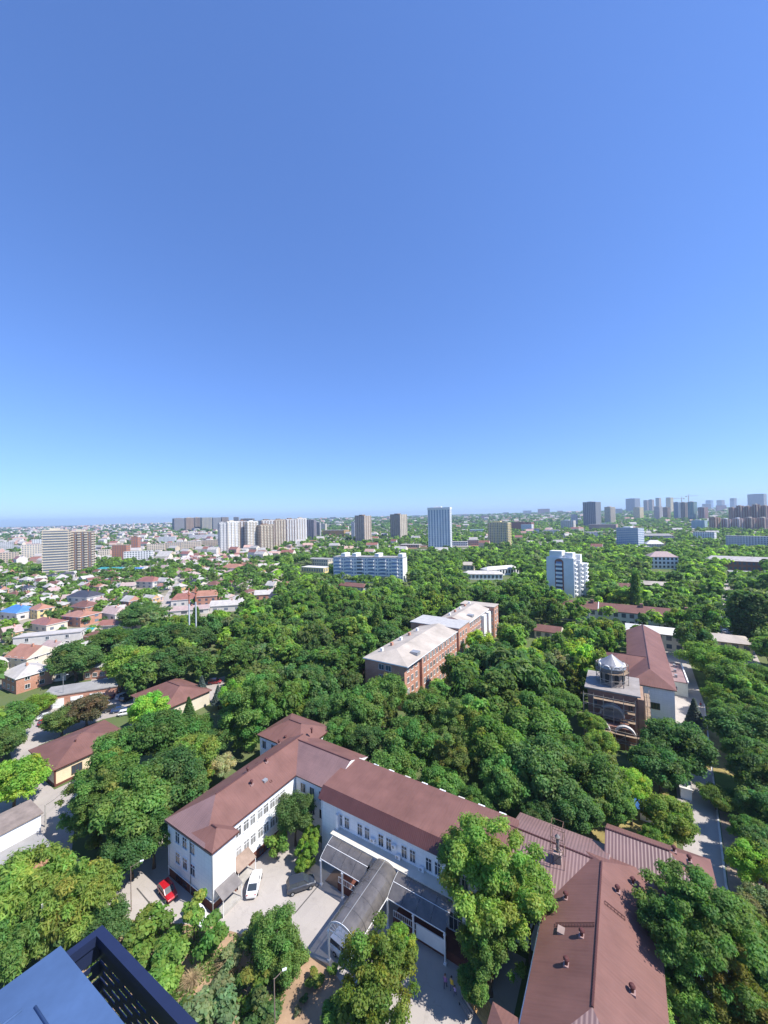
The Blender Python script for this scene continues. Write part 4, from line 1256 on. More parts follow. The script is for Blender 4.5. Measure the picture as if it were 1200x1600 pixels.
for i, (x0, x1, yt, yb, c1, wd) in enumerate(((34, 66, 850, 876, 'cream', 'pale blocky offices left of the tall grey slab'), (0, 30, 862, 880, 'beige', 'low beige works hall at the left picture edge'), (-12, 22, 846, 860, 'lgrey', 'grey slab at the left picture edge near the horizon'), (50, 68, 842, 856, 'white', 'white slab behind the offices at far left'), (153, 172, 858, 872, 'cream', 'cream block just right of the brown striped slab'), (248, 276, 838, 848, 'lgrey', 'grey panel block under the left horizon towers'), (296, 345, 835, 842, 'white', 'long low white hall under the left horizon towers'))):
    T(wd, x0, x1, yt, yb, c1, None, -16, .4, 'grid', 3.0, name='apartment_block', cat='apartment block', top=False)

# white flats with blue shaded balconies
c = G(630, 913)
t = thing('white_flats', 'seven-storey white flats with blue-shaded balconies and blank bright end wall', 'apartment block', c, R(-20))
Lf, Df, Hf = 67, 13, 22.5
MB().box(-Lf, 0, 0, Df, 0, Hf).build('wall', PM('white'), t)
wq = MB(); win_quads(wq, (-Lf, 0), (0, 0), .4, 7, 3.1, 26, .6, .5); tag(wq.build('windows', FARGL2, t), kind='stuff')
for k in range(6):
    x = -Lf + 2 + k * 11
    bl = MB()
    for f in range(7):
        bl.box(x, x + 5.4, -1.5, -.01, .5 + f * 3.1, 1.7 + f * 3.1)
    bl.build('balcony_stack', PM('white'), t)
    gq = MB()
    for f in range(7):
        gq.poly([(x + .1, -1.3, 1.7 + f * 3.1), (x + 5.3, -1.3, 1.7 + f * 3.1), (x + 5.3, -1.3, 3.2 + f * 3.1), (x + .1, -1.3, 3.2 + f * 3.1)])
    gq.build('balcony_glazing', FARGL2, t)
    if k in (0, 1, 3, 5):
        MB().box(x + 5.6, x + 9.6, 1, Df - 1, Hf, Hf + 3.4).build('roof_house', PM('white'), t)
MB().box(-Lf - .3, .3, -.3, Df + .3, Hf, Hf + .5).build('roof', GREYR, t)
foot_rect(*(c.xy + Vector((-.94, .34)) * Lf / 2), Lf, Df + 8, R(-20), 1)
KEEP.append((521, 860, 646, 896, 334)); KEEP.append((628, 890, 646, 905, 334))
landmark('the white flats', 585, 888)
# stepped white tower with arched balcony recess
c = G(898, 934)
rzs = R(-43)
t = thing('stepped_tower', 'nine-storey white tower block with brown arched balcony strip and stepped right side', 'apartment block', c, rzs)
WS, DS, HS = 18.5, 17, 27
MB().box(-WS, 0, 0, 6, 0, HS).box(-WS + 1, 2.2, 6.001, 11, 0, HS - 2).box(-WS + 2, 4.0, 11.002, DS, 0, HS - 4.5).build('wall', mat('tower_white', (.72, .73, .74), .75, .08, .1), t)
MB().box(-WS + 2, -8, 1, 8, HS, HS + 4.5).box(-6.5, -1.2, 2, 8, HS, HS + 3.4).box(-5.6, 1.8, 8.5, 12, HS - 2, HS + 2).build('roof_house', PM('white'), t)
MB().box(-12.6, -6.8, -.12, -.003, 2, HS - 3.0).build('recess_surround', mat('brown_arch', (.3, .13, .09), .8, .15), t)
ab = MB()
for i in range(10):
    a0, a1 = math.pi * i / 10, math.pi * (i + 1) / 10
    ab.poly([(-9.7 - 2.9 * math.cos(a0), -.13, HS - 3 + 2.2 * math.sin(a0)), (-9.7 - 2.9 * math.cos(a1), -.13, HS - 3 + 2.2 * math.sin(a1)), (-9.7, -.13, HS - 3)])
ab.build('recess_arch', mat('brown_arch', (.3, .13, .09)), t)
for f in range(8):
    MB().box(-11.8, -7.6, -1.2, -.2, 1.2 + f * 2.9, 2.5 + f * 2.9).build('balcony', PM('white'), t)
    MB().box(-11.7, -7.7, -.2, -.125, 2.55 + f * 2.9, 3.9 + f * 2.9).build('balcony_glazing', FARGL2, t)
    for y0, x0 in ((1.2, 0), (6.8, 2.2), (12.0, 4.0)):
        MB().box(x0 + .003, x0 + 1.1, y0, y0 + 3.6, 1.2 + f * 2.9, 2.3 + f * 2.9).build('balcony', PM('white'), t)
wq = MB(); win_quads(wq, (0, 0), (0, 6), 0, 9, 2.95, 2); win_quads(wq, (2.2, 6), (2.2, 11), 0, 8, 2.95, 2); win_quads(wq, (4, 11), (4, DS), 0, 7, 2.95, 2)
tag(wq.build('windows', FARGL, t), kind='stuff')
foot_rect(c.x - 6, c.y + 8, 24, 18, rzs, 1)
KEEP.append((854, 856, 920, 916, 268)); KEEP.append((890, 914, 919, 930, 268))
landmark('the stepped white tower', 887, 890)

# mid-distance low buildings
def bpx(label, px, py, w_, d_, h, wk, rm, zr=None, rz=-32, nf=2, ins=0, name='low_building', cat='building', lm=None, keep=None):
    g = G(px, py)
    wm_ = PM(wk) if isinstance(wk, str) else wk
    o = SB(name, label, cat, g.x, g.y, w_, d_, h, R(rz), wm_, rm, zr, 'x', ins, nf, max(3, int(w_ / 3.2)), max(2, int(d_ / 3.5)), winm=FARGL, lm=lm)
    if keep: KEEP.append((*keep, g.y))
    return o
RRED = roofmat('red_tile_roof', (.27, .115, .085), .5, .4)
RORG = roofmat('orange_tile_roof', (.35, .17, .11), .5, .4)
RBLUE = roofmat('blue_metal_roof', (.07, .2, .46), .5, .4)
RTEAL = roofmat('teal_metal_roof', (.04, .27, .26), .5, .4)
RBLK = roofmat('black_tile_roof', (.05, .05, .06), .5, .4)
RGREY = mat('grey_slate_roof', (.42, .4, .38), .85, .2, .4)
RPALE = mat('pale_asbestos_roof', (.45, .42, .395), .85, .14, .4)
RGREEN = roofmat('pale_green_roof', (.3, .5, .36), .5, .3)
bpx('low white hall with grey upper storey left of the white flats', 495, 884, 34, 16, 8, 'cream', GREYR, None, -28, 2, keep=(461, 866, 520, 880))
bpx('yellow-walled low wing below the white hall', 488, 895, 30, 12, 5.5, 'yellow', WHITER, None, -28, 1, keep=(470, 880, 512, 892))
bpx('brown-roofed low house below the white flats', 547, 925, 26, 10, 4.5, 'cream', ROOF, 6.5, -32, 1, 3, keep=(528, 909, 570, 917))
bpx('rambling low building with pale roof in the forest, nearer part', 755, 906, 34, 12, 5, 'white', SLATE, 7.5, -10, 1, 4, keep=(737, 888, 790, 903), lm='the pale-roofed low building in the forest')
bpx('rambling low building with pale roof in the forest, farther part', 787, 899, 36, 12, 6, 'white', WHITER, 8.5, 20, 1, 4, keep=(764, 880, 812, 893))
bpx('white mansion with mauve hip roof in the right forest', 1038, 889, 24, 16, 12, 'white', mat('mauve_tile', (.4, .3, .28), .7, .12), 17, -20, 3, 7, keep=(1019, 857, 1057, 890), lm='the white mansion')
bpx('white hip-roofed pavilion above the mansion', 1024, 856, 24, 16, 6, 'cream', WHITER, 12, -20, 2, 7, keep=(1012, 841, 1040, 852))
bpx('long grey building behind the pavilion', 1028, 846, 50, 14, 11, 'grey', GREYR, 15, -24, 3, 6)
bpx('long brown brick hall with pale roof at right', 1160, 892, 52, 15, 9, 'redbr', RPALE, 13, -38, 2, 4, keep=(1130, 866, 1186, 888), lm='the brick hall with pale roof')
bpx('grey flat-roofed annex below the brick hall at right', 1180, 908, 30, 14, 6, 'grey', GREYR, None, -34, 1)
bpx('tan low building with flat roof near the tall white tower', 640, 856, 36, 14, 6, 'beige', SLATE, None, -16, 1, keep=(626, 849, 664, 856))
bpx('white school-like block right of the tall white tower', 718, 853, 30, 12, 8, 'white', RPALE, None, -16, 2, keep=(707, 845, 728, 853))
bpx('pale three-storey block left of the cream mid-rise', 739, 852, 22, 12, 10, 'pink', RPALE, None, -16, 3, keep=(729, 842, 752, 852))
bpx('small pink house left of the cream mid-rise', 733, 868, 14, 10, 5, 'pink', RGREY, 8, -16, 1)
bpx('tan hip-roofed house in the forest below the cream mid-rise', 729, 892, 15, 10, 6, 'cream', BEIGER, 9, -20, 1, 3, keep=(722, 879, 738, 890))
for px, py, rk, wd in ((745, 834, RGREEN, 'pale green-roofed shed left of the cream mid-rise'), (836, 833, RRED, 'far red-roofed house right of the brown brick block'), (862, 835, RPALE, 'far pale house, middle of the right forest edge'), (945, 824, RGREEN, 'green-roofed hall by the dark grey high-rise'), (1075, 818, RGREEN, 'long green roof under the cranes'), (930, 838, RPALE, 'pale low hall left of the blue-grey office'), (1003, 862, RPALE, 'pale low hall below the blue-grey office'), (950, 868, BEIGER, 'tan-roofed low building above the stepped tower')):
    g = G(px, py)
    s_ = max(14, g.y * .022)
    bpx(wd, px, py, s_ * 1.6, s_ * .8, s_ * .5, 'white', rk, None, -16, 2)
# blocks on the far ridges, placed by bearing and distance
for i, (px, dist, w_, h, wk, wd) in enumerate(((850, 4300, 120, 55, 'pink', 'long pinkish slab on the far ridge'), (824, 4500, 90, 40, 'lgrey', 'grey slab on the far ridge, left of the pinkish one'), (725, 4200, 110, 24, 'lgrey', 'low grey slab on the ridge right of the tall white tower'), (757, 3000, 60, 26, 'pink', 'small pink block on the slope above the cream mid-rise'), (790, 4700, 70, 26, 'grey', 'small grey block on the far ridge at centre right'), (875, 4600, 60, 30, 'beige', 'beige block on the far ridge, right of the pinkish slab'), (650, 4600, 90, 26, 'lgrey', 'pale block on the ridge between brown and white towers'), (520, 4800, 80, 24, 'grey', 'grey block on the ridge above the ochre hall'), (965, 3300, 70, 40, 'grey', 'grey slab behind the cream rounded tower'), (1105, 3600, 60, 60, 'grey', 'grey slab peeking behind the right skyline'), (1128, 3000, 60, 45, 'pink', 'pinkish slab peeking behind the right skyline'), (600, 4400, 90, 18, 'white', 'white shed on the ridge between the twin towers'))):
    x = (px - 600) / 600 * dist
    t_, r_ = SB('far_block', wd, 'building', x, dist, w_, w_ * .35, h, R(-14), PM(wk), GREYR, None, 'x', 0, max(3, int(h / 3.2)), max(4, int(w_ / 5)), 4, winm=FARGL)
    t_.location.z = hgt(x, dist) - 2
# ------------------------------------------------------------------ houses of the suburb
def house(label, x, y, w_, d_, h, zr, rz, wallm, roofm, ins, group=None, near=False, axis='x', chim=True, name='house', cat='house'):
    t = thing(name, label, cat, (x, y, hgt(x, y)), rz, group)
    MB().box(-w_ / 2, w_ / 2, -d_ / 2, d_ / 2, 0, h).build('wall', wallm, t)
    if zr > h:
        mb = MB(); roof(mb, -w_ / 2, w_ / 2, -d_ / 2, d_ / 2, h + .03, zr, axis, ins, ins, .45, .2)
        r_ = mb.build('roof', [roofm, wallm, WHITEP], t)
    else:
        r_ = MB().box(-w_ / 2 - .25, w_ / 2 + .25, -d_ / 2 - .25, d_ / 2 + .25, h, h + .3).build('roof', roofm, t)
    nf = 2 if h > 4.6 else 1
    if near:
        for z in [1.0 + 3 * i for i in range(nf)]:
            wall_windows(t, (-w_ / 2, -d_ / 2), (w_ / 2, -d_ / 2), [w_ * k for k in (.2, .5, .8)], (z,), 1.3, 1.4)
            wall_windows(t, (w_ / 2, -d_ / 2), (w_ / 2, d_ / 2), [d_ * k for k in (.3, .7)], (z,), 1.3, 1.4)
            wall_windows(t, (-w_ / 2, d_ / 2), (-w_ / 2, -d_ / 2), [d_ * k for k in (.3, .7)], (z,), 1.3, 1.4)
    else:
        wq = MB()
        for p0, p1, n in (((-w_ / 2, -d_ / 2), (w_ / 2, -d_ / 2), 3), ((w_ / 2, -d_ / 2), (w_ / 2, d_ / 2), 2), ((w_ / 2, d_ / 2), (-w_ / 2, d_ / 2), 3), ((-w_ / 2, d_ / 2), (-w_ / 2, -d_ / 2), 2)):
            win_quads(wq, p0, p1, .2, nf, 2.9, n, .35, .5)
        tag(wq.build('windows', FARGL, t), kind='stuff')
    if chim and zr > h + .6:
        MB().box(w_ * .12, w_ * .12 + .6, -.9, -.3, h, zr + .7).build('chimney', BRICK, r_)
    FOOT.append((x, y, max(w_, d_) * .5))
    return t
WC = {'white': mat('house_white', (.63, .6, .56), .8, .08), 'cream': CREAMS, 'brick': BRICK, 'ochre': mat('house_ochre', (.6, .4, .2), .8, .12), 'grey': mat('house_grey', (.45, .44, .42), .8, .12), 'pink': mat('house_pink', (.58, .42, .36), .8, .1), 'yellow': mat('house_yellow', (.72, .55, .28), .8, .1)}
RC = {'red': RRED, 'orange': RORG, 'grey': RGREY, 'pale': RPALE, 'brown': ROOF, 'black': RBLK, 'blue': RBLUE, 'teal': RTEAL, 'mauve': mat('mauve_tile', (.4, .3, .28)), 'felt': GREYR}
HOUSES = []
mh = [
 (20, 968, 17, 12, 4.6, 8.0, -20, 'white', 'blue', 4, 'bright blue hip-roofed white house at the left picture edge', 'the blue-roofed house'),
 (57, 966, 11, 9, 5.6, 8.2, -25, 'yellow', 'orange', 3, 'yellow villa with orange hip roof right of the blue-roofed house', None),
 (65, 986, 17, 10, 4.0, 6.4, -22, 'cream', 'red', 4, 'long cream house with red hip roof below the yellow villa', 'the long red-roofed house'),
 (126, 947, 20, 13, 6.6, 10.2, -18, 'white', 'black', 5, 'large white villa with black hip roof in the suburb', 'the black-roofed villa'),
 (127, 960, 14, 10, 5.0, 8.0, -20, 'brick', 'brown', 4, 'brick house with plum roof just below the black-roofed villa', None),
 (118, 978, 15, 12, 5.6, 7.6, -18, 'brick', 'orange', 4, 'red brick house with orange roof above the teal shed', None),
 (172, 968, 18, 10, 4.0, 7.0, -25, 'white', 'mauve', 3, 'white house with mauve roofs right of the orange brick house', None),
 (72, 1012, 26, 7, 6.0, 0, 18, 'white', 'pale', 0, 'long blank white flat-roofed building in the suburb', 'the long white flat-roofed building'),
 (121, 1002, 11, 8, 4.0, 5.6, 8, 'cream', 'teal', 0, 'cream shed with teal metal roof', 'the teal-roofed shed'),
 (34, 1046, 12, 11, 5.0, 8.6, -15, 'cream', 'orange', 0, 'cream house with orange gable roof at left', 'the orange gabled house'),
 (77, 1026, 9, 8, 3.6, 6.0, -20, 'white', 'mauve', 0, 'small white gabled house with mauve roof below the long white building', None),
 (188, 986, 22, 9, 3.6, 5.6, 5, 'cream', 'red', 0, 'long low house with crimson roof above the big parking trees', 'the crimson-roofed house'),
 (26, 1079, 12, 10, 5.4, 8.0, -28, 'brick', 'pale', 4, 'red brick house with pale hip roof at lower left', 'the pale-hipped brick house'),
 (68, 1066, 12, 9, 3.4, 5.4, 20, 'cream', 'grey', 0, 'cream shed with grey-beige roof right of the brick house', None),
 (120, 1099, 20, 8, 3.8, 0, 22, 'brick', 'felt', 0, 'brick garage row with flat grey roof and white doors', 'the brick garage row'),
 (148, 1060, 8, 8, 4.6, 6.2, 10, 'brick', 'grey', 3, 'small brick gatehouse above the garage row', None),
 (284, 947, 15, 10, 4.6, 8.2, 15, 'white', 'red', 3, 'white house with red dormered roof left of the orange house', None),
 (321, 947, 13, 12, 7.0, 10.0, 12, 'brick', 'orange', 0, 'tall orange brick house with orange roof beside the two masts', 'the tall orange brick house'),
 (286, 961, 28, 9, 3.2, 5.0, 14, 'white', 'mauve', 0, 'long low white house below the red dormered house', None),
 (352, 955, 20, 11, 4.0, 6.4, 10, 'white', 'pale', 0, 'low white house with pale roof right of the orange brick house', None),
 (229, 919, 19, 13, 6.0, 9.6, -15, 'white', 'red', 4, 'big white house with patchy red roof, middle of the suburb', 'the big white red-roofed house'),
 (206, 897, 24, 14, 5, 7, -8, 'white', 'blue', 0, 'workshop with bright blue roof right of the tall slabs', 'the blue-roofed workshop'),
 (172, 897, 30, 14, 6, 7.4, -8, 'white', 'teal', 0, 'white workshop with pale teal roof beside the blue-roofed workshop', None),
 (362, 896, 22, 14, 6, 10, -15, 'cream', 'orange', 4, 'orange-roofed house left of the dark grove', None),
 (384, 894, 18, 13, 6, 10, -15, 'white', 'red', 4, 'crimson-roofed house at the edge of the dark grove', None),
 (412, 937, 14, 10, 4, 6.5, 10, 'brick', 'pale', 0, 'brick shed with pale blue-grey roof below the dark grove', None),
]
for px, py, w_, d_, h, zr, rz, wk, rk, ins, lab, lm in mh:
    g = G(px, py)
    t = house(lab, g.x, g.y + d_ * .4, w_, d_, h, zr, R(rz), WC[wk], RC[rk], ins, near=py > 1000)
    ppx = PR(g.x, g.y, h)
    if lm: landmark(lm, *ppx)
    if py > 900: KEEP.append((px - w_ * .4 / g.y * 600, ppx[1] - 4, px + w_ * .4 / g.y * 600, py - 4, g.y))
t = [o for o in COL.objects if o.name.startswith('house') and o.get('label', '').startswith('brick garage row')][0]
for k in range(3):
    MB().box(-7.5 + k * 5, -4.2 + k * 5, -4.12, -4.0, 0, 2.8).build('garage_door', WHITEP, t)

def inpoly(x, y, P):
    c = False; n = len(P)
    for i in range(n):
        x0, y0 = P[i]; x1, y1 = P[i - 1]
        if (y0 > y) != (y1 > y) and x < (x1 - x0) * (y - y0) / (y1 - y0) + x0: c = not c
    return c
SUB = PXP([(-60, 1070), (40, 1062), (150, 1030), (175, 1005), (265, 962), (400, 957), (452, 930), (440, 898), (345, 884), (150, 900), (40, 902), (-60, 886)])
SUBPX = [(-60, 1070), (40, 1062), (150, 1030), (175, 1005), (265, 962), (400, 957), (452, 930), (440, 886), (345, 872), (240, 880), (150, 900), (40, 902), (-60, 880)]
ROADS = []
for o in COL.objects:
    if o.name in ('street', 'street_far', 'campus_road', 'boulevard', 'parking_apron', 'clearing_lawn'):
        ROADS.append([(v.co.x, v.co.y) for v in o.data.vertices])
xs = [p[0] for p in SUB]; ys = [p[1] for p in SUB]
hpos = []
rr = random.Random(5)
for _ in range(9000):
    x, y = rr.uniform(min(xs), max(xs)), rr.uniform(min(ys), 760)
    p = PR(x, y, 0)
    if not (-40 < p[0] < 480) or not inpoly(p[0], p[1], SUBPX): continue
    if any((x - a) ** 2 + (y - b) ** 2 < (r + 4) ** 2 for a, b, r in FOOT): continue
    if any((x - a) ** 2 + (y - b) ** 2 < 11.5 ** 2 for a, b in hpos): continue
    if any(inpoly(x, y, q) for q in ROADS): continue
    w_ = rr.uniform(8.5, 13.5)
    hit = False
    for (a, b, c_, d_, dep) in KEEP:
        if y < dep and a - 8 < p[0] < c_ + 8 and b < p[1] - 4 * 600 / y and p[1] - 9 * 600 / y < d_: hit = True
    if hit: continue
    hpos.append((x, y))
    if len(hpos) >= 270: break
RW = ['red', 'orange', 'grey', 'pale', 'pale', 'brown', 'mauve', 'grey', 'pale', 'mauve', 'mauve', 'black', 'pale', 'grey', 'brown', 'pale', 'grey', 'mauve']
for i, (x, y) in enumerate(hpos):
    w_, d_ = rr.uniform(6.5, 10.5), rr.uniform(5.5, 8)
    h = rr.choice((3.2, 3.4, 3.6, 5.6))
    rk = rr.choice(RW); wk = rr.choice(('white', 'cream', 'brick', 'white', 'grey', 'pink', 'ochre', 'white'))
    rz = R(rr.choice((-25, 65, -18, 20)) + rr.uniform(-5, 5))
    ins = rr.choice((0, 0, 3.0, 3.6))
    t = house('x', x, y, w_, d_, h, h + rr.uniform(1.8, 3.2), rz, WC[wk], RC[rk], ins, 'houses of the left suburb', chim=rr.random() < .5)
    nm = {'brick': 'brick', 'pink': 'pinkish'}.get(wk, wk)
    rn = {'pale': 'pale grey', 'black': 'black', 'mauve': 'mauve', 'teal': 'teal'}.get(rk, rk)
    HOUSES.append((t, f'{nm} house with {rn} {"hip" if ins else "gable"} roof', PR(x, y, h), None))

# ------------------------------------------------------------------ vehicles
TYRE = MB().tube((0, -.1, 0), (0, .1, 0), .33, k=16).mesh('tyre', [RUBBER])
RIM = MB().tube((0, -.112, 0), (0, .112, 0), .2, k=12).mesh('rim', [GREYM])
LAMP = mat('headlamp', (.8, .8, .78), .2, .03); TAIL = mat('tail_lamp', (.45, .02, .02), .3, .05)
def car_proto(kind):
    # stations: x, half width, z of shoulder; cabin: bottom x range, top x range, z
    P = {
     'hatch': dict(L=3.9, W=.84, st=[(-1.95, .70, .62), (-1.85, .8, .92), (-1.2, .84, .98), (.7, .84, .95), (1.45, .8, .86), (1.85, .72, .72), (1.95, .62, .6)], cab=(-1.85, .95, -1.35, .3, .96, 1.48, .66), wx=1.2),
     'sedan': dict(L=4.6, W=.88, st=[(-2.3, .72, .66), (-2.2, .82, .95), (-1.4, .88, 1.0), (.8, .88, .96), (1.7, .84, .86), (2.2, .76, .74), (2.3, .64, .6)], cab=(-1.75, 1.05, -.95, .35, .98, 1.44, .68), wx=1.4),
     'suv': dict(L=4.5, W=.92, st=[(-2.2, .8, .7), (-2.12, .88, 1.08), (-1.4, .92, 1.12), (.8, .92, 1.08), (1.6, .88, 1.0), (2.1, .8, .86), (2.2, .7, .68)], cab=(-2.1, 1.1, -1.75, .45, 1.09, 1.7, .72), wx=1.38),
     'van': dict(L=5.0, W=.96, st=[(-2.5, .9, .8), (-2.45, .95, 1.25), (-1.4, .96, 1.3), (1.3, .96, 1.28), (1.9, .92, 1.12), (2.4, .86, .95), (2.5, .74, .72)], cab=(-2.42, 1.85, -2.25, 1.15, 1.28, 2.05, .84), wx=1.5),
    }[kind]
    root = bpy.data.objects.new('car_source', None)
    b = MB(); st = P['st']; n = 8
    rows = []
    for x, hw, zs in st:
        zb = .3 if abs(x) < st[-1][0] - .12 else .42
        rows.append([(x, -hw * .9, zb), (x, -hw, (zb + zs) / 2), (x, -hw * .98, zs - .1), (x, -hw * .86, zs), (x, hw * .86, zs), (x, hw * .98, zs - .1), (x, hw, (zb + zs) / 2), (x, hw * .9, zb)])
    for i in range(len(rows) - 1):
        for j in range(8):
            k = (j + 1) % 8
            b.poly([rows[i][j], rows[i][k], rows[i + 1][k], rows[i + 1][j]][::-1])
    b.poly(rows[0]); b.poly(rows[-1][::-1])
    parts = []
    def add(nm, mb, m, loc=None, me=None, par=None):
        o = bpy.data.objects.new(nm, me or mb.mesh(nm, [m])); o.parent = par or root
        if loc: o.location = loc
        parts.append(o); return o
    add('body', b, PAINT)
    xb0, xb1, xt0, xt1, z0, z1, tw = P['cab']; bw = P['W'] * .87
    g = MB()
    B = [(xb0, -bw, z0 - .02), (xb1, -bw, z0 - .02), (xb1, bw, z0 - .02), (xb0, bw, z0 - .02)]; Tt = [(xt0, -tw, z1), (xt1, -tw, z1), (xt1, tw, z1), (xt0, tw, z1)]
    for i in range(4):
        j = (i + 1) % 4
        g.poly([B[i], B[j], Tt[j], Tt[i]])
    add('windows', g, GLASS)
    r_ = MB()
    r_.box(xt0 - .03, xt1 + .03, -tw - .03, tw + .03, z1 - .02, z1 + .045)
    for i in range(4):
        r_.bar(B[i], Tt[i], .09, .09)
    for s_ in (-1, 1):
        xm = (xb0 + xb1) / 2 - .1; xm2 = (xt0 + xt1) / 2
        r_.bar((xm, s_ * bw, z0), (xm2, s_ * tw, z1), .1, .05)
        if kind == 'van':
            r_.bar((xb1 - .9, s_ * bw, z0), (xt1 - .35, s_ * tw, z1), .1, .05)
    add('roof', r_, PAINT)
    for sx in (-1, 1):
        for sy in (-1, 1):
            w_ = add('wheel', None, None, (sx * P['wx'], sy * (P['W'] - .1), .33), TYRE)
            add('rim', None, None, None, RIM, w_)
    xf = st[-2][0]; hw = st[-2][1]; zf = st[-2][2]
    for s_ in (-1, 1):
        add('headlight', MB().box(xf - .12, xf + .05, s_ * hw * .72 - .16, s_ * hw * .72 + .16, zf - .17, zf - .03), LAMP)
        add('tail_light', MB().box(-st[-2][0] - .06, -st[-2][0] + .04, s_ * hw * .8 - .12, s_ * hw * .8 + .12, st[1][2] - .25, st[1][2] - .05), TAIL)
    add('bumper', MB().box(xf - .05, xf + .13, -hw * .85, hw * .85, .36, .5), DARK)
    return root
CARS = {k: car_proto(k) for k in ('hatch', 'sedan', 'suv', 'van')}
def place_car(kind, A, B, col, label, group=None, dy=0):
    a, b = G(*A), G(*B)
    c = (a + b) / 2; d = b - a
    t = thing('van' if kind == 'van' else 'car', label, 'van' if kind == 'van' else 'car', (c.x, c.y, .03), math.atan2(d.y, d.x), group)
    for ch in CARS[kind].children:
        o = ch.copy(); COL.objects.link(o); o.parent = t; o.color = (*col, 1)
        for g in ch.children:
            q = g.copy(); COL.objects.link(q); q.parent = o
    return t
CW, CS, CB, CRD, CBL = (.8, .8, .8), (.42, .43, .45), (.025, .028, .035), (.42, .012, .02), (.03, .06, .16)
place_car('hatch', (254, 1388), (270, 1409), CRD, 'red hatchback parked beside the white hospital wing')
place_car('sedan', (393, 1405), (402, 1368), CW, 'white sedan parked in the hospital courtyard')
place_car('suv', (453, 1394), (487, 1382), (.035, .042, .06), 'dark blue-grey SUV parked in the hospital courtyard')
place_car('van', (531, 1486), (556, 1508), (.72, .73, .74), 'white minivan standing under the arched canopy')
place_car('sedan', (296, 1424), (320, 1447), CW, 'white car mostly hidden by leaves near the wing corner')
place_car('suv', (-18, 1536), (14, 1512), CW, 'white car at the left picture edge behind the blue box')
pg = 'cars in the left parking lot'
for k, A, ang, col, lab in (
  ('hatch', (42, 1114), 20, CS, 'silver car in the left lot, under the small round tree'),
  ('sedan', (73, 1122), 40, (.6, .6, .6), 'light grey car behind the red car in the left lot'),
  ('hatch', (72, 1131), 75, CRD, 'red car at the edge of the bushes in the left lot'),
  ('sedan', (166, 1067), 10, CW, 'white car by the small gatehouse'),
  ('sedan', (181, 1089), 70, (.2, .01, .02), 'dark red car in the shade near the wide brown-roofed house'),
  ('suv', (192, 1091), 70, CS, 'silver car next to the dark red car in the lot'),
  ('suv', (200, 1094), 70, CB, 'black car at the corner of the wide brown-roofed house'),
  ('suv', (175, 1111), 25, CB, 'black SUV, left of three cars below the lot centre'),
  ('sedan', (187, 1112), 25, CBL, 'dark blue car, middle of three below the lot centre'),
  ('hatch', (196, 1117), 25, CW, 'white car, right of three below the lot centre'),
  ('sedan', (158, 1102), 60, CW, 'white car half hidden behind the brownish bushes'),
  ('suv', (336, 1068), 10, (.35, .02, .03), 'red SUV in the small clearing above the hospital')):
    a = G(*A); d = Vector((math.cos(R(ang)), math.sin(R(ang)), 0))
    b1, b2 = a - d, a + d
    place_car(k, PR(*b1), PR(*b2), col, lab, None if 'clearing' in lab else pg)
for k, (px, py, col, wd) in enumerate(((1129, 966, CW, 'farthest white one'), (1134, 973, CS, 'silver one behind the first whites'), (1128, 979, CW, 'white one at the left kerb'), (1137, 982, CW, 'white one in mid row'), (1132, 988, CW, 'nearest white one on the left'), (1144, 988, CS, 'silver one on the right'), (1136, 958, CRD, 'red one far up'), (1140, 950, CW, 'white one beyond the red car'), (1168, 1026, (.3, .45, .6), 'pale blue one by the poplar'), (1192, 1122, CB, 'black one near the picture edge'))):
    a = G(px, py); d = Vector((V.x, V.y, 0))
    place_car(('sedan', 'hatch', 'suv')[k % 3], PR(*(a - d)), PR(*(a + d)), col, 'car on the right boulevard, ' + wd, 'cars on the right boulevard')

# ------------------------------------------------------------------ lamps, poles, masts, cranes, kiosks, people
def lamp_post(px, py, h, label, arm=None, m=CONC, r_=.12, head=True, name='street_lamp', cat='street lamp'):
    g = G(px, py)
    t = thing(name, label, cat, g)
    MB().tube((0, 0, 0), (0, 0, h), r_, r_ * .65, 10).build('pole', m, t)
    if head:
        a = arm or (1.2, .3)
        MB().tube((0, 0, h - .1), (a[0], a[1], h + .35), .04, k=6).build('arm', m, t)
        q = MB(); q.bar((a[0] - .1, a[1], h + .33), (a[0] + .35, a[1] + .1, h + .38), .22, .1)
        q.build('lamp_head', WHITEP, t)
    return t
lamp_post(205, 1424, 6.6, 'street lamp with white head beside the red hatchback', (1.2, .5), mat('brown_pole', (.22, .16, .13), .8, .2), .065)
lamp_post(67, 1512, 8.2, 'pale concrete pole in front of the left willow trees', None, mat('pale_pole', (.55, .5, .43), .9, .1), .17, False, 'utility_pole', 'pole')
lamp_post(430, 1626, 6.8, 'street lamp with white head in the planting bed', (.9, .5), mat('brown_pole', (.22, .16, .13)), .09)
P1 = lamp_post(71, 1292, 4.2, 'grey pole at the corner of the white garage', None, CONC, .13, False, 'utility_pole', 'pole')
P2 = lamp_post(121, 1240, 3.6, 'short dark pole beside the cream building', None, DARK, .11, False, 'utility_pole', 'pole')
lamp_post(99, 1103, 9.5, 'tall thin lamp pole in front of the brick garage row', (1.0, .3), GREYM, .1)
lamp_post(1103, 1185, 3.0, 'short garden lamp on the lawn edge by the campus road', (.6, .1), WHITEP, .07)
lamp_post(1114, 1214, 6.0, 'thin lamp standing in shade beside the campus road kerb', (-1.2, 0), CONC, .09)
lamp_post(880, 1107, 8.0, 'pale lamp pole rising from the trees left of the church', (.8, .1), WHITEP, .1)
